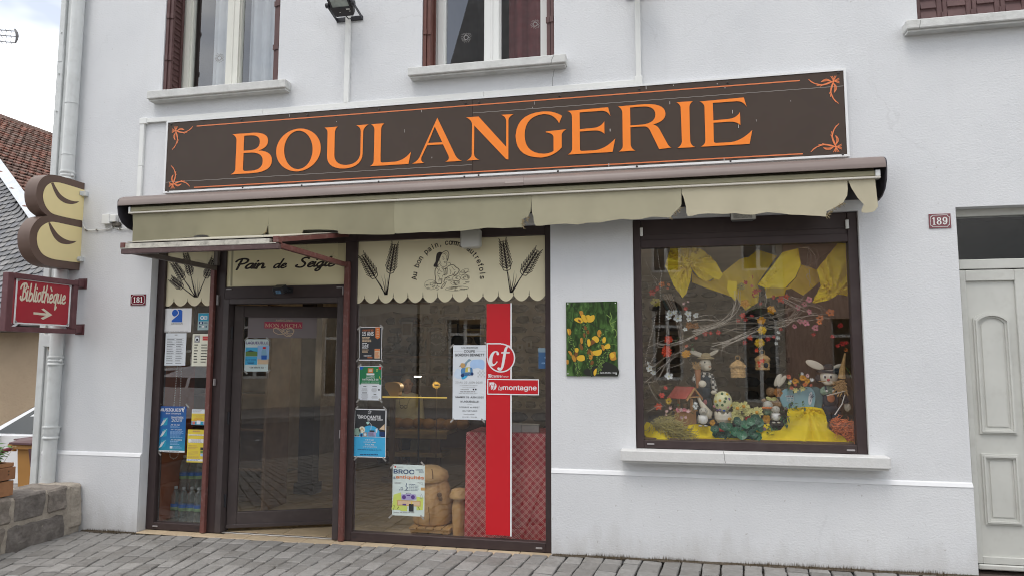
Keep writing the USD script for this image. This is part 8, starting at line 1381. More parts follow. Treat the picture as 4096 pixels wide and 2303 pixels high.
for pts in ([(200,600),(300,520),(440,380),(560,280),(700,200)],[(300,440),(420,340),(600,270)],[(190,590),(320,580),(420,440),(520,290)],[(360,540),(430,420),(450,360)],[(430,540),(480,380),(560,320)],[(200,500),(330,430),(560,150),(760,110)],[(240,600),(290,720),(350,800),(430,850)],[(200,700),(260,650),(340,760)],[(280,620),(360,740),(380,640),(500,610)],[(620,350),(600,400),(480,450),(400,480)],[(230,920),(330,860),(400,850)]): twig(vb, 'R', pts, 0.17,0.0017, TWIGP if rng.random() < 0.6 else mat('twig_olive', (0.26,0.23,0.12),0.8),1,8)
# ---- flowers
FC = {k: mat('petal_' + k, c, 0.6,0.15,60, transl=0.25, rnd=0.12) for k, c in dict(yellow=(0.68,0.46,0.02), gold=(0.62,0.32,0.02), orange=(0.66,0.20,0.05), red=(0.52,0.05,0.04), scarlet=(0.62,0.08,0.03), coral=(0.60,0.17,0.10), white=(0.66,0.70,0.70), pink=(0.60,0.22,0.28), palepink=(0.66,0.45,0.45), pale=(0.62,0.60,0.26), brown=(0.34,0.14,0.03), olive=(0.46,0.40,0.08)).items()}
GRN = mat('leaf_cloth', (0.045,0.13,0.05),0.55,0.3,40, transl=0.2); SEED = mat('flower_eye', (0.16,0.07,0.02))
def bloom(t, zone, x, y, Y, r, kind, c, eye=True):
    """A cloth flower: rings of cupped petals turned roughly to the street."""
    C = at(zone, x, y, Y); R_ = r * mpp(zone, x, y, Y); n_ = np.array([rng.uniform(-0.5,0.5),-1.0, rng.uniform(-0.3,0.6)]); n_ /= np.linalg.norm(n_); a = np.cross(n_, (0,0,1.0)); a /= np.linalg.norm(a); b = np.cross(n_, a); ms = []
    for ring, (cnt, ln, cup, wd) in enumerate({'mum': [(14,1.0,0.15,0.30),(12,0.8,0.4,0.3),(9,0.55,0.75,0.3),(5,0.3,1.1,0.3)], 'daisy': [(11,1.0,0.1,0.34),(9,0.75,0.35,0.32)], 'bell': [(5,1.0,0.55,0.62)], 'rose': [(6,1.0,0.3,0.7),(5,0.72,0.7,0.66),(4,0.45,1.2,0.6)], 'cluster': [(6,1.0,0.3,0.4),(6,0.7,0.6,0.4)]}[kind]):
        for k in range(cnt):
            th = 2 * math.pi * k / cnt + ring * 0.4 + rng.uniform(-0.15,0.15); d = a * math.cos(th) + b * math.sin(th); s = -a * math.sin(th) + b * math.cos(th); l_ = R_ * ln * rng.uniform(0.85,1.1); v = []
            for u, w_ in ((0.05,0.25),(0.5,1.0),(0.85,0.85),(1.0,0.25)): p = C + d * l_ * u + n_ * l_ * cup * u * (1.2 - 0.35 * u); v += [p - s * w_ * wd * l_ * 0.62 + n_ * 0.12 * l_ * w_, p, p + s * w_ * wd * l_ * 0.62 + n_ * 0.12 * l_ * w_]
            ms.append(trimesh.Trimesh(v, [(q * 3 + j, q * 3 + j + 1, q * 3 + j + 4) for q in range(3) for j in (0,1)] + [(q * 3 + j, q * 3 + j + 4, q * 3 + j + 3) for q in range(3) for j in (0,1)], process=False))
    f = part(t, 'flower', ms, FC[c])
    if eye and kind in ('daisy', 'bell', 'rose'): part(f, 'centre', ball(C + n_ * R_ * 0.22, R_ * 0.18,1), SEED if c != 'white' else FC['pale'])
def leaf3(t, zone, x, y, Y, l, ang, m_=None, w_=0.5): s = mpp(zone, x, y, Y); part(t, 'leaf', leafmesh(at(zone, x, y, Y),(math.cos(ang),-0.3, math.sin(ang)), l * s, l * s * w_, rng, 0.15), m_ or GRN)
for x, y, r, k, c in ((388,510,34, 'bell', 'orange'),(445,515,20, 'bell', 'orange'),(440,552,15, 'bell', 'coral'),(328,552,30, 'cluster', 'red'),(275,590,38, 'cluster', 'red'),(315,695,56, 'daisy', 'olive'),(470,800,38, 'bell', 'white'),(510,800,30, 'bell', 'white'),(545,855,45, 'bell', 'white'),(455,845,32, 'bell', 'white'),(645,815,42, 'bell', 'white'),(655,862,30, 'bell', 'white'),(737,828,32, 'bell', 'white'),(660,930,42, 'daisy', 'brown'),(725,935,42, 'daisy', 'brown'),(625,755,26, 'cluster', 'red'),(605,705,18, 'cluster', 'palepink'),(650,685,14, 'cluster', 'palepink'),(618,970,24, 'bell', 'white'),(448,1075,46, 'mum', 'scarlet'),(430,1175,48, 'mum', 'scarlet'),(830,1005,36, 'cluster', 'red'),(885,1010,22, 'cluster', 'red'),(960,1000,30, 'cluster', 'red'),(735,1055,18, 'bell', 'red')): bloom(vb, 'Q', x, y, 0.17 + 0.08 * rng.random(), r, k, c)
for x, y, r, k, c in ((432,285,58, 'mum', 'scarlet'),(645,305,52, 'mum', 'gold'),(650,215,20, 'bell', 'coral'),(265,455,42, 'bell', 'white'),(300,495,30, 'bell', 'white'),(462,540,46, 'bell', 'white'),(425,660,22, 'bell', 'red'),(385,740,38, 'cluster', 'red'),(355,850,44, 'cluster', 'scarlet'),(458,795,40, 'daisy', 'yellow'),(240,400,18, 'bell', 'white')): bloom(vb, 'R', x, y, 0.13 + 0.05 * rng.random(), r, k, c)
for x, y, l, a in ((520,1060,50,0.2),(500,1080,44,-0.5),(690,1140,36,1.2),(690,1155,40,-1.3)): leaf3(vb, 'Q', x, y, 0.18, l, a, w_=0.8)
fg2 = thing('flower_branch', 'branch of red, pink and orange cloth flowers on the right of the window', 'artificial flowers', at('Q', 1800,800,0.25))
for x, y, r, k, c in ((1200,530,46, 'daisy', 'olive'),(1245,490,26, 'cluster', 'red'),(1300,440,26, 'cluster', 'red'),(1305,525,20, 'cluster', 'coral'),(1350,580,36, 'cluster', 'scarlet'),(1325,625,30, 'cluster', 'red'),(1385,570,22, 'cluster', 'red'),(1525,640,26, 'cluster', 'red'),(1595,655,40, 'cluster', 'scarlet'),(1665,635,36, 'cluster', 'scarlet'),(1625,690,22, 'cluster', 'red'),(1395,705,20, 'cluster', 'red'),(1215,830,34, 'cluster', 'red'),(1240,870,24, 'cluster', 'red'),(1165,880,24, 'cluster', 'red'),(1305,835,24, 'cluster', 'red'),(1605,968,22, 'mum', 'red'),(1285,1055,34, 'cluster', 'scarlet'),(1235,1105,28, 'cluster', 'red'),(1470,1068,30, 'cluster', 'red'),(1535,1045,20, 'cluster', 'red'),(1895,665,36, 'bell', 'pink'),(1850,710,34, 'bell', 'pink'),(1770,755,34, 'bell', 'pink'),(1890,785,32, 'bell', 'pink'),(1800,890,36, 'bell', 'pink'),(1860,910,40, 'bell', 'pink'),(1740,940,28, 'bell', 'pink'),(1965,955,38, 'bell', 'pink'),(1945,1022,26, 'cluster', 'red'),(2110,800,44, 'bell', 'orange'),(2010,855,40, 'bell', 'orange'),(2005,895,30, 'bell', 'orange'),(2220,930,32, 'mum', 'red'),(2135,1045,26, 'cluster', 'red'),(2240,1115,34, 'cluster', 'red'),(2280,1110,26, 'cluster', 'red'),(2190,1140,24, 'cluster', 'red'),(1575,1005,22, 'bell', 'white'),(1575,1060,24, 'bell', 'white'),(1555,1118,22, 'bell', 'white'),(2270,1180,24, 'bell', 'orange')): bloom(fg2, 'Q', x, y, 0.20 + 0.1 * rng.random(), r, k, c)
for x, y, l, a in ((1430,690,60,0.3),(1330,650,55,0.6),(1300,790,90,0.5),(1390,740,80,0.3),(1450,950,70,0.1),(1480,990,70,-0.4),(1560,930,60,0.5),(1770,850,60,0.0),(1900,990,46,0.2),(2040,920,40,-0.6),(2080,890,40,0.8),(1640,760,55,0.9),(1260,770,60,0.2)): leaf3(fg2, 'Q', x, y, 0.27, l, a)
gl2 = thing('yellow_flower_string', 'vertical string of yellow cloth carnations above the straw birdhouse', 'artificial flowers', at('Q', 1400,1100,0.16)); part(gl2, 'string', tube([at('Q', x, y, 0.165) for x, y in ((1240,705),(1400,760),(1405,880),(1410,980),(1390,1105),(1385,1180))],0.002,4), GRN)
for x, y, r in ((1238,706,50),(1505,772,50),(1405,878,44),(1410,980,48),(1390,1108,56)): bloom(gl2, 'Q', x, y, 0.14, r, 'mum', 'yellow' if y > 900 else 'gold')
for x, y, l, a in ((1350,1055,50,0.2),(1300,1145,40,0),(1420,1040,40,1.2),(1370,1180,30,-1)): leaf3(gl2, 'Q', x, y, 0.15, l, a, w_=0.7)
# ---- straw birdhouses
STRAW = mat('straw', (0.40,0.255,0.11),0.85,0.35,45, bump=0.006, bs=120)
def straw_house(zone, x, y0, y1, y2, rr_, rb, lab, door):
    Y = 0.20; s = mpp(zone, x, y1, Y); c = at(zone, x, y2, Y); h1, h2 = (y2 - y1) * s, (y2 - y0) * s; t = thing('straw_birdhouse', lab, 'birdhouse', c); b = part(t, 'body', wobble(lathe([(0,0)] + [(rb * s * (1 + 0.06 * (k % 2)), h1 * k / 9) for k in range(10)] + [(0, h1)], c, 18),0.012,60,4), STRAW); part(t, 'roof', wobble(lathe([(0, h1 - 0.01),(rr_ * s, h1 - 0.008)] + [(rr_ * s * (1 - (k / 6) ** 1.6) + 0.004 * (k % 2), h1 + (h2 - h1) * k / 6) for k in range(7)], c, 18),0.014,50,6), STRAW)
    rg = trimesh.creation.torus(0.018,0.003,14,6); rg.apply_transform(trimesh.transformations.rotation_matrix(math.pi / 2,(1,0,0))); rg.apply_translation(c + [0,0, h2 + 0.012]); part(t, 'ring', rg, STRAW)
    if door: part(t, 'door_hole', ball(c + [0.018,-rb * s, h1 * 0.45],0.018,1,(1,0.5,1.2)), BLACK)
    part(t, 'hanging_thread', tube([c + [0,0, h2 + 0.02], c + [0,0.0, h2 + 0.55]],0.001,3), TWIG)
straw_house('R', 1192,352,428,550,88,76, 'round straw birdhouse hanging left of the yellow flower string', 0); straw_house('S', 187,290,352,468,82,72, 'straw birdhouse with dark door hole and red flower under the yellow string', 1)
rb_ = thing('red_flower_spray', 'small spray of red cloth flowers in front of the straw birdhouse', 'artificial flowers', at('S', 165,400,0.13))
for x, y, r in ((185,370,26),(150,395,26),(150,430,18),(120,262,26)): bloom(rb_, 'S', x, y, 0.135, r, 'cluster', 'scarlet')
# ---- garden well
wl = thing('toy_well', 'wooden toy well with red shingle roof at the left of the display', 'ornament', at('R', 640,1060,0.27)); TOYW = mat('toy_wood', (0.40,0.21,0.085),0.6,0.15,12); ROOFR = mat('toy_roof_red', (0.30,0.045,0.035),0.6,0.15,20)
s = mpp('R', 640,900,0.27); o = at('R', 640,1060,0.27); A_ = math.radians(-38)
def wl_(m): m = tri(m).copy(); m.apply_transform(trimesh.transformations.rotation_matrix(A_, (0,0,1))); m.apply_translation((o[0],0.30, ZB)); return m
hw = 0.062; zr, ze = at('R', 640,662,0.27)[2] - ZB, at('R', 640,782,0.27)[2] - ZB; zb0 = at('R', 640,905,0.27)[2] - ZB
part(wl, 'base', wl_([bx(-hw, hw, -hw, hw, 0.0005, zb0,0.003)]), TOYW); part(wl, 'rim', wl_(bx(-hw - 0.008, hw + 0.008,-hw - 0.008, hw + 0.008, zb0 + 0.0005, zb0 + 0.012,0.002)), TOYW)
for sx in (-1,1): part(wl, 'post', wl_(bx(sx * hw - 0.008, sx * hw + 0.008,-0.008,0.008, zb0 + 0.0125, ze + 0.01)), TOYW); part(wl, 'gable', wl_([bar((sx * (hw + 0.03),-0.105, ze),(sx * (hw + 0.03),0, zr),0.012,0.014), bar((sx * (hw + 0.03),0.105, ze),(sx * (hw + 0.03),0, zr),0.012,0.014), bx(sx * (hw + 0.03) - 0.005, sx * (hw + 0.03) + 0.005,-0.07,0.07, ze + 0.018, ze + 0.028)]), TOYW)
for sy in (-1,1):
    for k in range(4):
        f0, f1 = k / 4,(k + 1) / 4 + 0.05
        for c_ in range(5): x0 = -hw - 0.03 + c_ * (2 * hw + 0.06) / 5; part(wl, 'shingle', wl_(bar((x0 + 0.0185, sy * 0.112 * f0, zr + 0.012 - (zr - ze) * f0 * 0.98),(x0 + 0.0185, sy * 0.112 * f1, zr + 0.006 + 0.003 * k - (zr - ze) * f1 * 0.98),0.036,0.004)), ROOFR)
part(wl, 'bucket', wl_(lathe([(0,0),(0.016,0),(0.02,0.03),(0,0.03)],(0,0, zb0 + 0.03),10)), WOODD)
for x, y, r, c in ((480,870,24, 'palepink'),(440,905,22, 'palepink'),(430,940,18, 'palepink'),(560,895,26, 'pink'),(590,890,24, 'palepink'),(625,890,26, 'pink'),(665,905,26, 'palepink'),(600,970,22, 'palepink'),(640,965,18, 'palepink'),(545,880,16, 'pink'),(740,820,22, 'white'),(725,850,22, 'white'),(760,845,18, 'white'),(745,870,18, 'white')): bloom(wl, 'R', x, y, 0.19, r, 'cluster', c)
for x, y, l, a in ((560,850,36,1.5),(700,900,40,0.2),(690,915,40,-0.4),(720,880,40,0.9)): leaf3(wl, 'R', x, y, 0.2, l, a, w_=0.7)
# ---- straw and raffia
def nest(name, label, cat, zone, poly, Y, n, col_, ln, d):
    P = Polygon(poly); x0, y0, x1, y1 = P.bounds; ms = []
    while len(ms) < n:
        x, y = rng.uniform(x0, x1), rng.uniform(y0, y1)
        if P.contains(Point(x, y)):
            a = rng.gauss(d, 0.55); p = []; yy = Y + 0.12 * (y1 - y) / (y1 - y0) * -0.0 + rng.uniform(-0.03,0.10) * (y - y0) / (y1 - y0); da = rng.uniform(-0.5,0.5)
            for k in range(5): p.append(at(zone, x, y, yy)); x += ln * math.cos(a + da * k) / 4; y += ln * math.sin(a + da * k) / 4
            ms.append(tube(p, 0.0021,3, False))
    return lone(name, ms, col_, label, cat, kind=None)
nest('straw_bundle', 'olive straw bundle spread in front of the toy well', 'straw', 'R', [(250,1010),(340,950),(480,950),(560,1010),(660,1090),(715,1150),(680,1195),(480,1190),(330,1090)],0.12,420, mat('hay', (0.36,0.31,0.11),0.85,0.35,60),120,0.6)
nest('raffia_nest', 'orange raffia nest in the bottom right corner of the window', 'raffia', 'S', [(885,990),(960,965),(1060,1000),(1170,1030),(1180,1240),(1110,1245),(1020,1160),(940,1120),(885,1060)],0.125,420, mat('raffia_orange', (0.60,0.18,0.06),0.7,0.3,60),70,0.3)
# ---- birds, egg and baskets
CER = mat('glazed_grey', (0.36,0.35,0.31),0.35,0.12,12); CERW = mat('glazed_white', (0.62,0.62,0.60),0.3,0.05,9); BEAK = mat('beak_grey', (0.22,0.20,0.17),0.4); DENIM = mat('denim', (0.022,0.040,0.062),0.85,0.25,60); CLOTHW = mat('doll_cloth', (0.60,0.56,0.47),0.85,0.06,20)
def bird(zone, x, hy, by, fy, hr, br, flip, lab):
    Y = 0.2; t = thing('ceramic_duck', lab, 'ornament', at(zone, x, fy, Y)); s_ = 1 if flip else -1
    part(t, 'body', [egg(zone, x, by, Y, br, (fy - hy) * 0.36, br, 2)], CERW, smooth=True); part(t, 'head', egg(zone, x + 3 * s_, hy, Y - 0.01, hr, hr * 0.95), CER, smooth=True); part(t, 'beak', egg(zone, x + hr * (0.15 if s_ > 0 else -0.95), hy + hr * 0.15, Y - 0.01 - (hr * mpp(zone, x, hy, Y) if s_ > 0 else 0), hr * 0.36, hr * 0.16), BEAK); part(t, 'wing', [egg(zone, x - br * 0.85, by, Y + 0.01, br * 0.3, br * 0.9, br * 0.7)], CER, smooth=True)
    for k in (-1,1): part(t, 'foot', egg(zone, x + k * br * 0.55, fy - 6, Y - 0.02, br * 0.42,10, br * 0.5), CER); part(t, 'eye', egg(zone, x + hr * (0.45 * k + (0.1 if s_ > 0 else -0.35)), hy - hr * 0.2, Y - 0.012 - hr * 0.8 * mpp(zone, x, hy, Y),4,5), BLACK)
bird('R', 822,905,985,1062,46,52, True, 'grey and white ceramic duck beside the toy well'); bird('S', 328,885,955,1028,44,48, False, 'grey and white ceramic duck looking left near the blue heart box')
go = thing('white_goose', 'pale long necked goose ornament standing behind the duck', 'ornament', at('R', 860,970,0.32)); part(go, 'body', tube([at('R', x, y, 0.3) for x, y in ((752,690),(765,740),(790,800),(830,860),(875,930),(890,980))],[0.006,0.012,0.014,0.024,0.038,0.02],12), CLOTHW, smooth=True); part(go, 'beak', egg('R', 752,690,0.29,10,24), BLACK); part(go, 'scarf', egg('R', 765,735,0.29,20,14), DENIM)
eg = thing('decorated_egg', 'big cream egg with cloth flowers in a cracked shell cup', 'ornament', at('R', 1035,1030,0.24)); part(eg, 'egg', egg('R', 1030,800,0.26,98,112, None, 3), mat('egg_cream', (0.60,0.60,0.36),0.4), smooth=True); cz = at('R', 1035,1025,0.26); s = mpp('R', 1035,960,0.26)
shp = lathe([(0,0),(60 * s, 0.002),(88 * s, 40 * s),(93 * s, 85 * s),(92 * s, 112 * s),(88 * s, 112 * s),(86 * s, 50 * s),(0,10 * s)], cz, 28); v = shp.vertices; top_ = v[:, 2] > cz[2] + 100 * s; v[top_, 2] += 12 * s * np.sign(np.sin(np.arctan2(v[top_, 1] - cz[1], v[top_, 0] - cz[0]) * 14)); shp.vertices = v; part(eg, 'shell_cup', shp, CLOTHW)
for x, y, c in ((1000,790, 'gold'),(1022,718, 'gr'),(960,735, 'pale'),(1075,725, 'yellow'),(1062,768, 'gr'),(1050,800, 'gr'),(1095,775, 'vi'),(1080,858, 'pink'),(1025,838, 'gr'),(970,840, 'gr'),(975,890, 'vi'),(940,850, 'pink'),(1042,893, 'bl'),(955,800, 'yellow'),(1110,840, 'yellow'),(1000,885, 'vi')):
    d = (x - 1030) / 98,(y - 800) / 112; Yq = 0.26 - 98 * s * math.sqrt(max(0,1 - d[0] ** 2 - d[1] ** 2)) - 0.004; M_ = {'gr': GRN, 'vi': PURP, 'bl': BLUE}.get(c) or FC[c]; C = at('R', x, y, Yq); part(eg, 'petal_patch', [ball(C + np.array([math.cos(k * 1.257) * 8 * s, 0, math.sin(k * 1.257) * 8 * s]),7.5 * s, 1,(1,0.4,1)) for k in range(5)], M_)
eb = thing('small_egg_basket', 'small grey egg with coloured flower band behind the right duck', 'ornament', at('S', 238,900,0.27)); part(eb, 'egg', egg('S', 240,845,0.27,55,55), CER, smooth=True); part(eb, 'band', [egg('S', 240 - 50 + 25 * k, 868,0.23 + 0.008 * abs(k - 2),18,13) for k in range(5)], FC['orange']); part(eb, 'base', egg('S', 240,915,0.27,52,40), mat('basket_green', (0.10,0.18,0.12),0.7,0.5,60))
# ---- daffodils and green leaves
df = thing('daffodils', 'pale yellow cloth daffodils between egg and right duck', 'artificial flowers', at('R', 1200,950,0.26))
for zn, x, y, r, c in (('R', 1185,870,66, 'pale'),('R', 1250,850,56, 'pale'),('R', 1285,910,60, 'pale'),('R', 1160,940,55, 'pale'),('R', 1100,985,52, 'pale'),('R', 1215,965,50, 'pale'),('S', 15,900,60, 'pale'),('S', 125,915,70, 'pale'),('R', 1290,985,30, 'red'),('S', 30,970,30, 'red'),('R', 920,1025,34, 'gold'),('S', 225,985,48, 'gold'),('R', 1150,830,40, 'pale')): bloom(df, zn, x, y, 0.24, r, 'daisy' if c == 'pale' else 'rose', c, False)
for zn, x, y in (('R', 1185,872),('R', 1250,852),('R', 1100,985),('S', 125,915)): part(df, 'trumpet', egg(zn, x, y, 0.205,19,19), FC['gold'])
cbg = thing('green_leaf_plant', 'dark green cloth plant with pale veined round leaves at the bottom centre', 'artificial plant', at('R', 1100,1200,0.17)); LG = [mat('leaf_round', (0.012,0.105,0.045),0.4,0.35,50, spec=0.5), mat('leaf_round_deep', (0.008,0.055,0.030),0.45,0.35,50)]; VEIN = mat('leaf_vein', (0.28,0.45,0.32),0.5)
def rleaf(zn, x, y, Y, r, k):
    C = at(zn, x, y, Y); R_ = r * mpp(zn, x, y, Y); n_ = np.array([rng.uniform(-0.5,0.5),-1.0, rng.uniform(0.1,0.9)]); n_ /= np.linalg.norm(n_); a = np.cross(n_, (0,0,1.0)); a /= np.linalg.norm(a); b = np.cross(n_, a); N_ = 16
    v = [C - n_ * 0.012] + [C + (a * math.cos(t) + b * math.sin(t)) * R_ * (1 + 0.06 * math.sin(5 * t)) + n_ * 0.006 * math.sin(8 * t) for t in np.linspace(0,2 * math.pi, N_, endpoint=False)]; lf = part(cbg, 'leaf', trimesh.Trimesh(v, [(0,1 + i_, 1 + (i_ + 1) % N_) for i_ in range(N_)], process=False), LG[k % 2])
    part(lf, 'vein', [trimesh.Trimesh([C - n_ * 0.010 + (a * math.cos(t - 0.1) + b * math.sin(t - 0.1)) * R_ * 0.22 + n_ * 0.001, C - n_ * 0.010 + (a * math.cos(t + 0.1) + b * math.sin(t + 0.1)) * R_ * 0.22 + n_ * 0.001, C - n_ * 0.003 + (a * math.cos(t) + b * math.sin(t)) * R_ * 0.62],[(0,1,2)], process=False) for t in np.linspace(0,6.283,11, endpoint=False)], VEIN, kind='stuff')
for k, (zn, x, y, r) in enumerate([('R', 1035,1060,52),('R', 1185,1005,50),('R', 1155,1115,52),('R', 1130,1185,48),('R', 1270,1040,52),('R', 945,1090,48),('R', 960,1140,44),('R', 1030,1160,48),('R', 1090,1070,50),('R', 1210,1060,48),('R', 1230,1150,56),('R', 1295,1110,52),('R', 1300,1185,46),('S', 20,1050,50),('S', 60,1010,46),('S', 110,985,56),('S', 150,1020,50),('S', 90,1075,50),('S', 85,1140,52),('S', 60,1180,50),('S', 130,1170,50),('S', 25,1120,48),('S', 160,1080,44),('R', 1080,1140,40),('R', 1200,1195,40)]): rleaf(zn, x, y, 0.115 + 0.05 * rng.random(), r, k if k % 3 else 1)
part(cbg, 'red_ball', egg('R', 1030,1100,0.2,50,28), FC['red'])
# ---- rabbit dolls
PLD = usdkit.material(stage, '/World/Looks/check_cloth', {'g': ('geometry', {}), 'c': ('checker_texture', {'color1': (0.55,0.54,0.50), 'color2': (0.045,0.05,0.06), 'scale': 46}), 'p': ('principled_bsdf', {'roughness': 0.85})}, [('g.position', 'c.vector'),('c.color', 'p.base_color')], surface='p.BSDF'); PLG = mat('green_shirt', (0.25,0.38,0.30),0.85,0.5,60); RED_N = mat('nose_red', (0.45,0.08,0.08),0.5); HATM = mat('hat_felt', (0.022,0.03,0.036),0.9,0.2,20); FUR = mat('teddy_fur', (0.33,0.20,0.10),0.95,0.35,120, bump=0.006, bs=260)
d1 = thing('rabbit_doll', 'standing rabbit doll in dark dungarees and checked shirt holding a straw carrot', 'doll', at('R', 830,1000,0.4)); Y = 0.38
part(d1, 'head', [egg('R', 845,412, Y, 64,70), egg('R', 870,445, Y - 0.05,40,32)], CLOTHW, smooth=True); part(d1, 'nose', egg('R', 892,435, Y - 0.08,15,12), mat('nose_tan', (0.40,0.26,0.18))); part(d1, 'ear', [egg('R', 760,300, Y, 82,26,14,2,0.35)], CLOTHW, smooth=True); part(d1, 'ear', [egg('R', 930,290, Y, 62,20,14,2,-0.5)], CLOTHW, smooth=True); part(d1, 'hat', [egg('R', 850,345, Y, 90,16,80), egg('R', 850,320, Y, 55,34)], mat('straw_hat', (0.42,0.34,0.20),0.9,0.2,40)); part(d1, 'eye', egg('R', 840,388, Y - 0.066,8,12), BLACK)
part(d1, 'torso', [egg('R', 840,590, Y, 78,110,60), egg('R', 830,700, Y, 85,100,60)], DENIM, smooth=True); part(d1, 'arm', line3('R', [(760,520, Y - 0.02),(735,570, Y - 0.06),(790,605, Y - 0.09)],0.026,10), PLD, smooth=True); part(d1, 'arm', line3('R', [(900,520, Y),(925,590, Y - 0.02),(950,690, Y - 0.03)],0.022,10), PLD, smooth=True); part(d1, 'collar', egg('R', 850,508, Y - 0.02,55,20,40), PLD); part(d1, 'paw', egg('R', 815,615, Y - 0.11,42,38), CLOTHW, smooth=True); part(d1, 'paw', egg('R', 935,705, Y - 0.04,32,24), CLOTHW, smooth=True)
for x, y in ((826,533),(890,535)): part(d1, 'button', egg('R', x, y, Y - 0.064,13,13,5), CERW)
for x in (790,870): part(d1, 'leg', line3('R', [(x, 760, Y),(x, 880, Y),(x, 985, Y - 0.0)],0.035,10), DENIM)
part(d1, 'patch', egg('R', 845,808, Y - 0.065,20,30,6), mat('patch_red', (0.35,0.12,0.14))); part(d1, 'carrot', line3('R', [(760,660, Y - 0.1),(770,560, Y - 0.1),(765,470, Y - 0.09)],[0.008,0.020,0.026],10), mat('carrot_brown', (0.30,0.12,0.05))); part(d1, 'carrot_straw', [tube([at('R', 765,480, Y - 0.09), at('R', 765 + rng.uniform(-60,40),400 + rng.uniform(-20,60), Y - 0.1)],0.003,4) for k in range(30)], STRAW, kind='stuff')
d2 = thing('rabbit_doll', 'big rabbit doll with black hat, red nose and green shirt at the right', 'doll', at('S', 880,1000,0.36)); Y = 0.33
part(d2, 'head', [egg('S', 882,545, Y, 92,92,80,3), egg('S', 880,605, Y - 0.05,55,28,40)], CLOTHW, smooth=True); part(d2, 'nose', egg('S', 878,574, Y - 0.088,17,16), RED_N)
for x in (843,905): part(d2, 'eye', egg('S', x, 543, Y - 0.082,10,17,5), BLACK); part(d2, 'eye_white', egg('S', x - 4,540, Y - 0.077,17,25,5), CERW)
part(d2, 'hat', [egg('S', 875,440, Y, 58,40,50), egg('S', 880,490, Y + 0.01,130,24,100,2,0.05), egg('S', 775,560, Y + 0.03,40,50,50), egg('S', 965,510, Y + 0.02,42,70,50)], HATM, smooth=True); part(d2, 'ear', egg('S', 735,415, Y - 0.01,104,42,16,2,0.42), CLOTHW, smooth=True); part(d2, 'ear', egg('S', 960,440, Y + 0.02,70,24,14,2,-0.5), CLOTHW, smooth=True)
part(d2, 'shirt', [egg('S', 880,690, Y + 0.01,92,62,55)], PLG, smooth=True); part(d2, 'dungarees', [egg('S', 900,790, Y, 85,100,55), egg('S', 905,880, Y, 92,60,55)], DENIM, smooth=True)
for x0, x1 in ((845,860),(940,930)): part(d2, 'strap', line3('S', [(x0,640, Y - 0.05),(x1,700, Y - 0.075)],0.008,6), DENIM); part(d2, 'button', egg('S', x1,690, Y - 0.078,13,13,5), CERW)
part(d2, 'pouch', egg('S', 905,765, Y - 0.06,42,48,12), mat('pouch_orange', (0.36,0.13,0.06))); part(d2, 'whisker', [line3('S', [(775,588, Y - 0.09),(850,590, Y - 0.08)],0.003,4)], STRAW); part(d2, 'leg', [line3('S', [(860,900, Y),(855,1010, Y)],0.036,10)], DENIM); part(d2, 'leg', [line3('S', [(960,900, Y),(965,1010, Y)],0.036,10)], DENIM); part(d2, 'glove', egg('S', 1078,860, Y, 36,50), CLOTHW, smooth=True); part(d2, 'sleeve', line3('S', [(950,680, Y),(1040,740, Y),(1072,815, Y)],0.022,8), DENIM)
part(d2, 'broom_straw', [tube([at('S', 1030 + rng.uniform(-30,20),600 + rng.uniform(-30,30), Y - 0.1), at('S', 1000 + rng.uniform(-90,90),660 + rng.uniform(-70,90), Y - 0.12)],0.0035,4) for k in range(60)], STRAW, kind='stuff'); part(d2, 'stick', [line3('S', [(860,740, Y - 0.12),(1055,690, Y - 0.12)],0.004,5)], TWIGP); part(d2, 'maize', line3('S', [(1020,560, Y - 0.08),(1025,470, Y - 0.08),(1040,370, Y - 0.08),(1055,290, Y - 0.08)],[0.03,0.022,0.012,0.006],8), STRAW)
for x, y, l, a, m_ in ((1060,430,130,-1.2, GRN),(1050,440,100,-0.9, FC['yellow']),(1050,420,60,0.3, GRN)): leaf3(d2, 'S', x, y, Y - 0.09, l, a, m_, 0.25)
part(d2, 'rod', line3('S', [(1050,730, Y - 0.12),(1020,830, Y - 0.13),(945,940, Y - 0.14)],0.004,5), CERW)
d3 = thing('teddy_rabbit', 'small brown furry rabbit with long cream ears beside the blue heart box', 'doll', at('S', 290,860,0.36)); Y = 0.34
part(d3, 'body', [egg('S', 270,700, Y, 52,52), egg('S', 290,810, Y, 75,62), egg('S', 205,790, Y - 0.03,34,22), egg('S', 345,830, Y - 0.03,40,36)], FUR, smooth=True); part(d3, 'ear', egg('S', 345,575, Y, 30,78,12,2,0.45), CLOTHW, smooth=True); part(d3, 'ear', egg('S', 390,585, Y, 26,74,12,2,0.6), CLOTHW, smooth=True); part(d3, 'bow', [egg('S', 250,770, Y - 0.05,34,20,10,2,0.4), egg('S', 305,775, Y - 0.05,30,22,10,2,-0.5)], FC['pale'])
bloom(d3, 'S', 352,712, Y - 0.07,52, 'rose', 'brown')
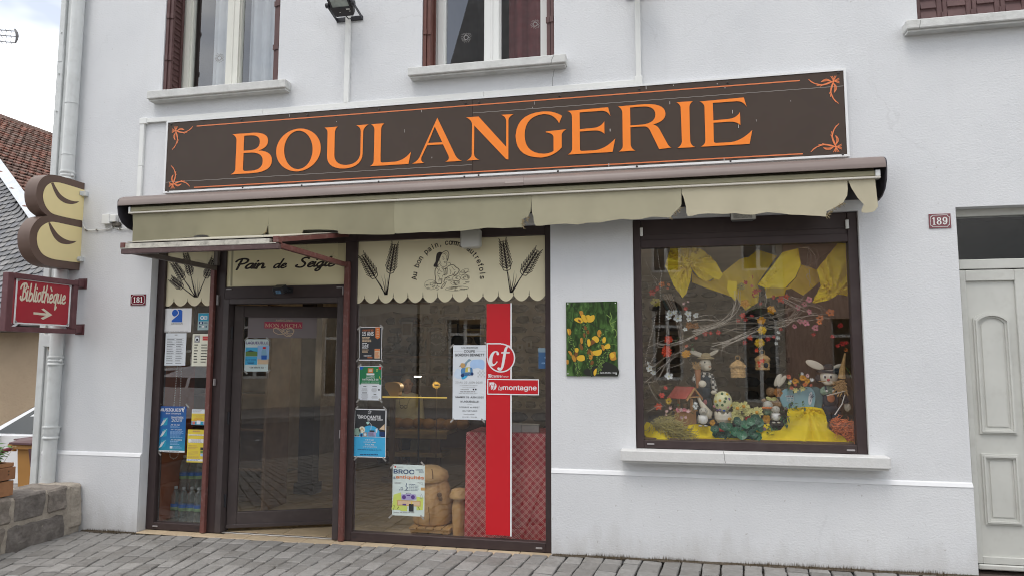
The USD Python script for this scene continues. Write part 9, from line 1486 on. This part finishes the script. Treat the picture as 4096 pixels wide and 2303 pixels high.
# ---- blue heart box with flowers
hb = thing('heart_box', 'light blue heart shaped box with painted window, topped by yellow roses', 'ornament', at('S', 555,870,0.36)); Y = 0.33; HBL = mat('heart_blue', (0.22,0.42,0.50),0.5,0.05,5); HBD = mat('heart_blue_side', (0.10,0.20,0.22),0.6)
hp = ring_smooth([(370,760),(385,700),(440,665),(520,680),(560,690),(610,670),(660,645),(710,670),(740,740),(730,830),(700,872),(560,880),(430,870),(385,820)],5)
part(hb, 'front', slab(Polygon([at('S', x, y, Y)[[0,2]] for x, y in hp]).buffer(0), Y, Y + 0.02), HBL); part(hb, 'side', slab(Polygon([at('S', x + 55, y - 4, Y + 0.12)[[0,2]] for x, y in hp]).buffer(0), Y + 0.021, Y + 0.13), HBD)
def hx(pts, m_, d=0.003, nm='painted_mark'): part(hb, nm, slab(Polygon([at('S', x, y, Y)[[0,2]] for x, y in pts]).buffer(0), Y - d, Y - d + 0.002), m_)
hx([(440,752),(510,752),(510,796),(440,796)], PAPER, nm='painted_window'); [hx([(a, b),(c, b),(c, d),(a, d)], HBL, 0.0055, 'painted_pane') for a, b, c, d in ((446,757,472,772),(478,757,505,772),(446,777,472,791),(478,777,505,791))]; hx([(428,735),(505,735),(512,750),(428,752)], WHITE, 0.004); [hx([(436 + 20 * k, 736),(446 + 20 * k, 736),(446 + 20 * k, 751),(436 + 20 * k, 751)], NAVY, 0.007) for k in range(4)]; hx([(455,850),(460,822),(480,812),(496,825),(494,850)], NAVY); hx(ring_smooth([(665,770),(680,715),(702,700),(708,750),(700,810),(685,835),(668,820)],4), PAPER)
for k in range(6): a = k * 1.05; hx([(700,745),(700 + 30 * math.cos(a),742 + 24 * math.sin(a) - 4),(700 + 26 * math.cos(a + 0.3),742 + 20 * math.sin(a + 0.3))], NAVY, 0.006)
hx([(698,745),(702,745),(690,800),(684,800)], NAVY, 0.006)
for x, y, r, k, c in ((525,585,36, 'rose', 'gold'),(612,555,36, 'rose', 'gold'),(655,585,30, 'rose', 'gold'),(635,625,30, 'rose', 'orange'),(460,540,26, 'rose', 'coral'),(530,625,18, 'rose', 'coral'),(490,660,22, 'rose', 'coral'),(655,530,22, 'rose', 'palepink'),(695,630,16, 'rose', 'coral'),(600,510,20, 'cluster', 'white'),(470,610,24, 'cluster', 'pale'),(530,685,32, 'cluster', 'pale'),(605,665,34, 'cluster', 'pale'),(700,575,26, 'cluster', 'white'),(480,585,18, 'cluster', 'white')): bloom(hb, 'S', x, y, Y - 0.05, r, k, c)
for k in range(22): leaf3(hb, 'S', rng.uniform(430,700), rng.uniform(520,690), Y - 0.02,48, rng.uniform(0,6.28))
sp = thing('green_sprig', 'sprigs of green and lilac leaves in front of the heart box', 'artificial plant', at('S', 540,880,0.28))
for k in range(70): leaf3(sp, 'S', *rng.choice([(rng.uniform(430,650), rng.uniform(815,890)),(rng.uniform(370,470), rng.uniform(880,1040)),(rng.uniform(230,340), rng.uniform(1050,1170))]),0.14 + 0.1 * rng.random(),46, rng.uniform(0,6.28), rng.choice([GRN, LEAF, GRN]),0.6)
for x, y in ((400,905),(440,890),(395,950),(430,960),(205,1110)): leaf3(sp, 'S', x, y, 0.17,55, rng.uniform(0,3), mat('lilac_leaf', (0.25,0.14,0.20),0.6,0.3,40),0.8)
c2 = thing('bead_chain', 'pale bead chain loop hanging at the left of the flower window', 'chain', at('Q', 300,1000,0.12)); pts = [('Q', 330,130),('Q', 355,330),('Q', 380,400),('Q', 366,460),('Q', 360,760),('Q', 348,1000),('R', 330,280),('R', 270,395),('R', 210,420),('R', 225,300),('Q', 280,1000),('Q', 325,780)]; ln = np.array([at(z_, x, y, 0.12) for z_, x, y in pts]); sg_ = np.r_[0, np.cumsum(np.linalg.norm(np.diff(ln, axis=0), axis=1))]
part(c2, 'beads', [ball([np.interp(t, sg_, ln[:, k]) for k in range(3)],0.0034,1) for t in np.arange(0, sg_[-1],0.013)], mat('bead', (0.55,0.50,0.45),0.4), kind='stuff')
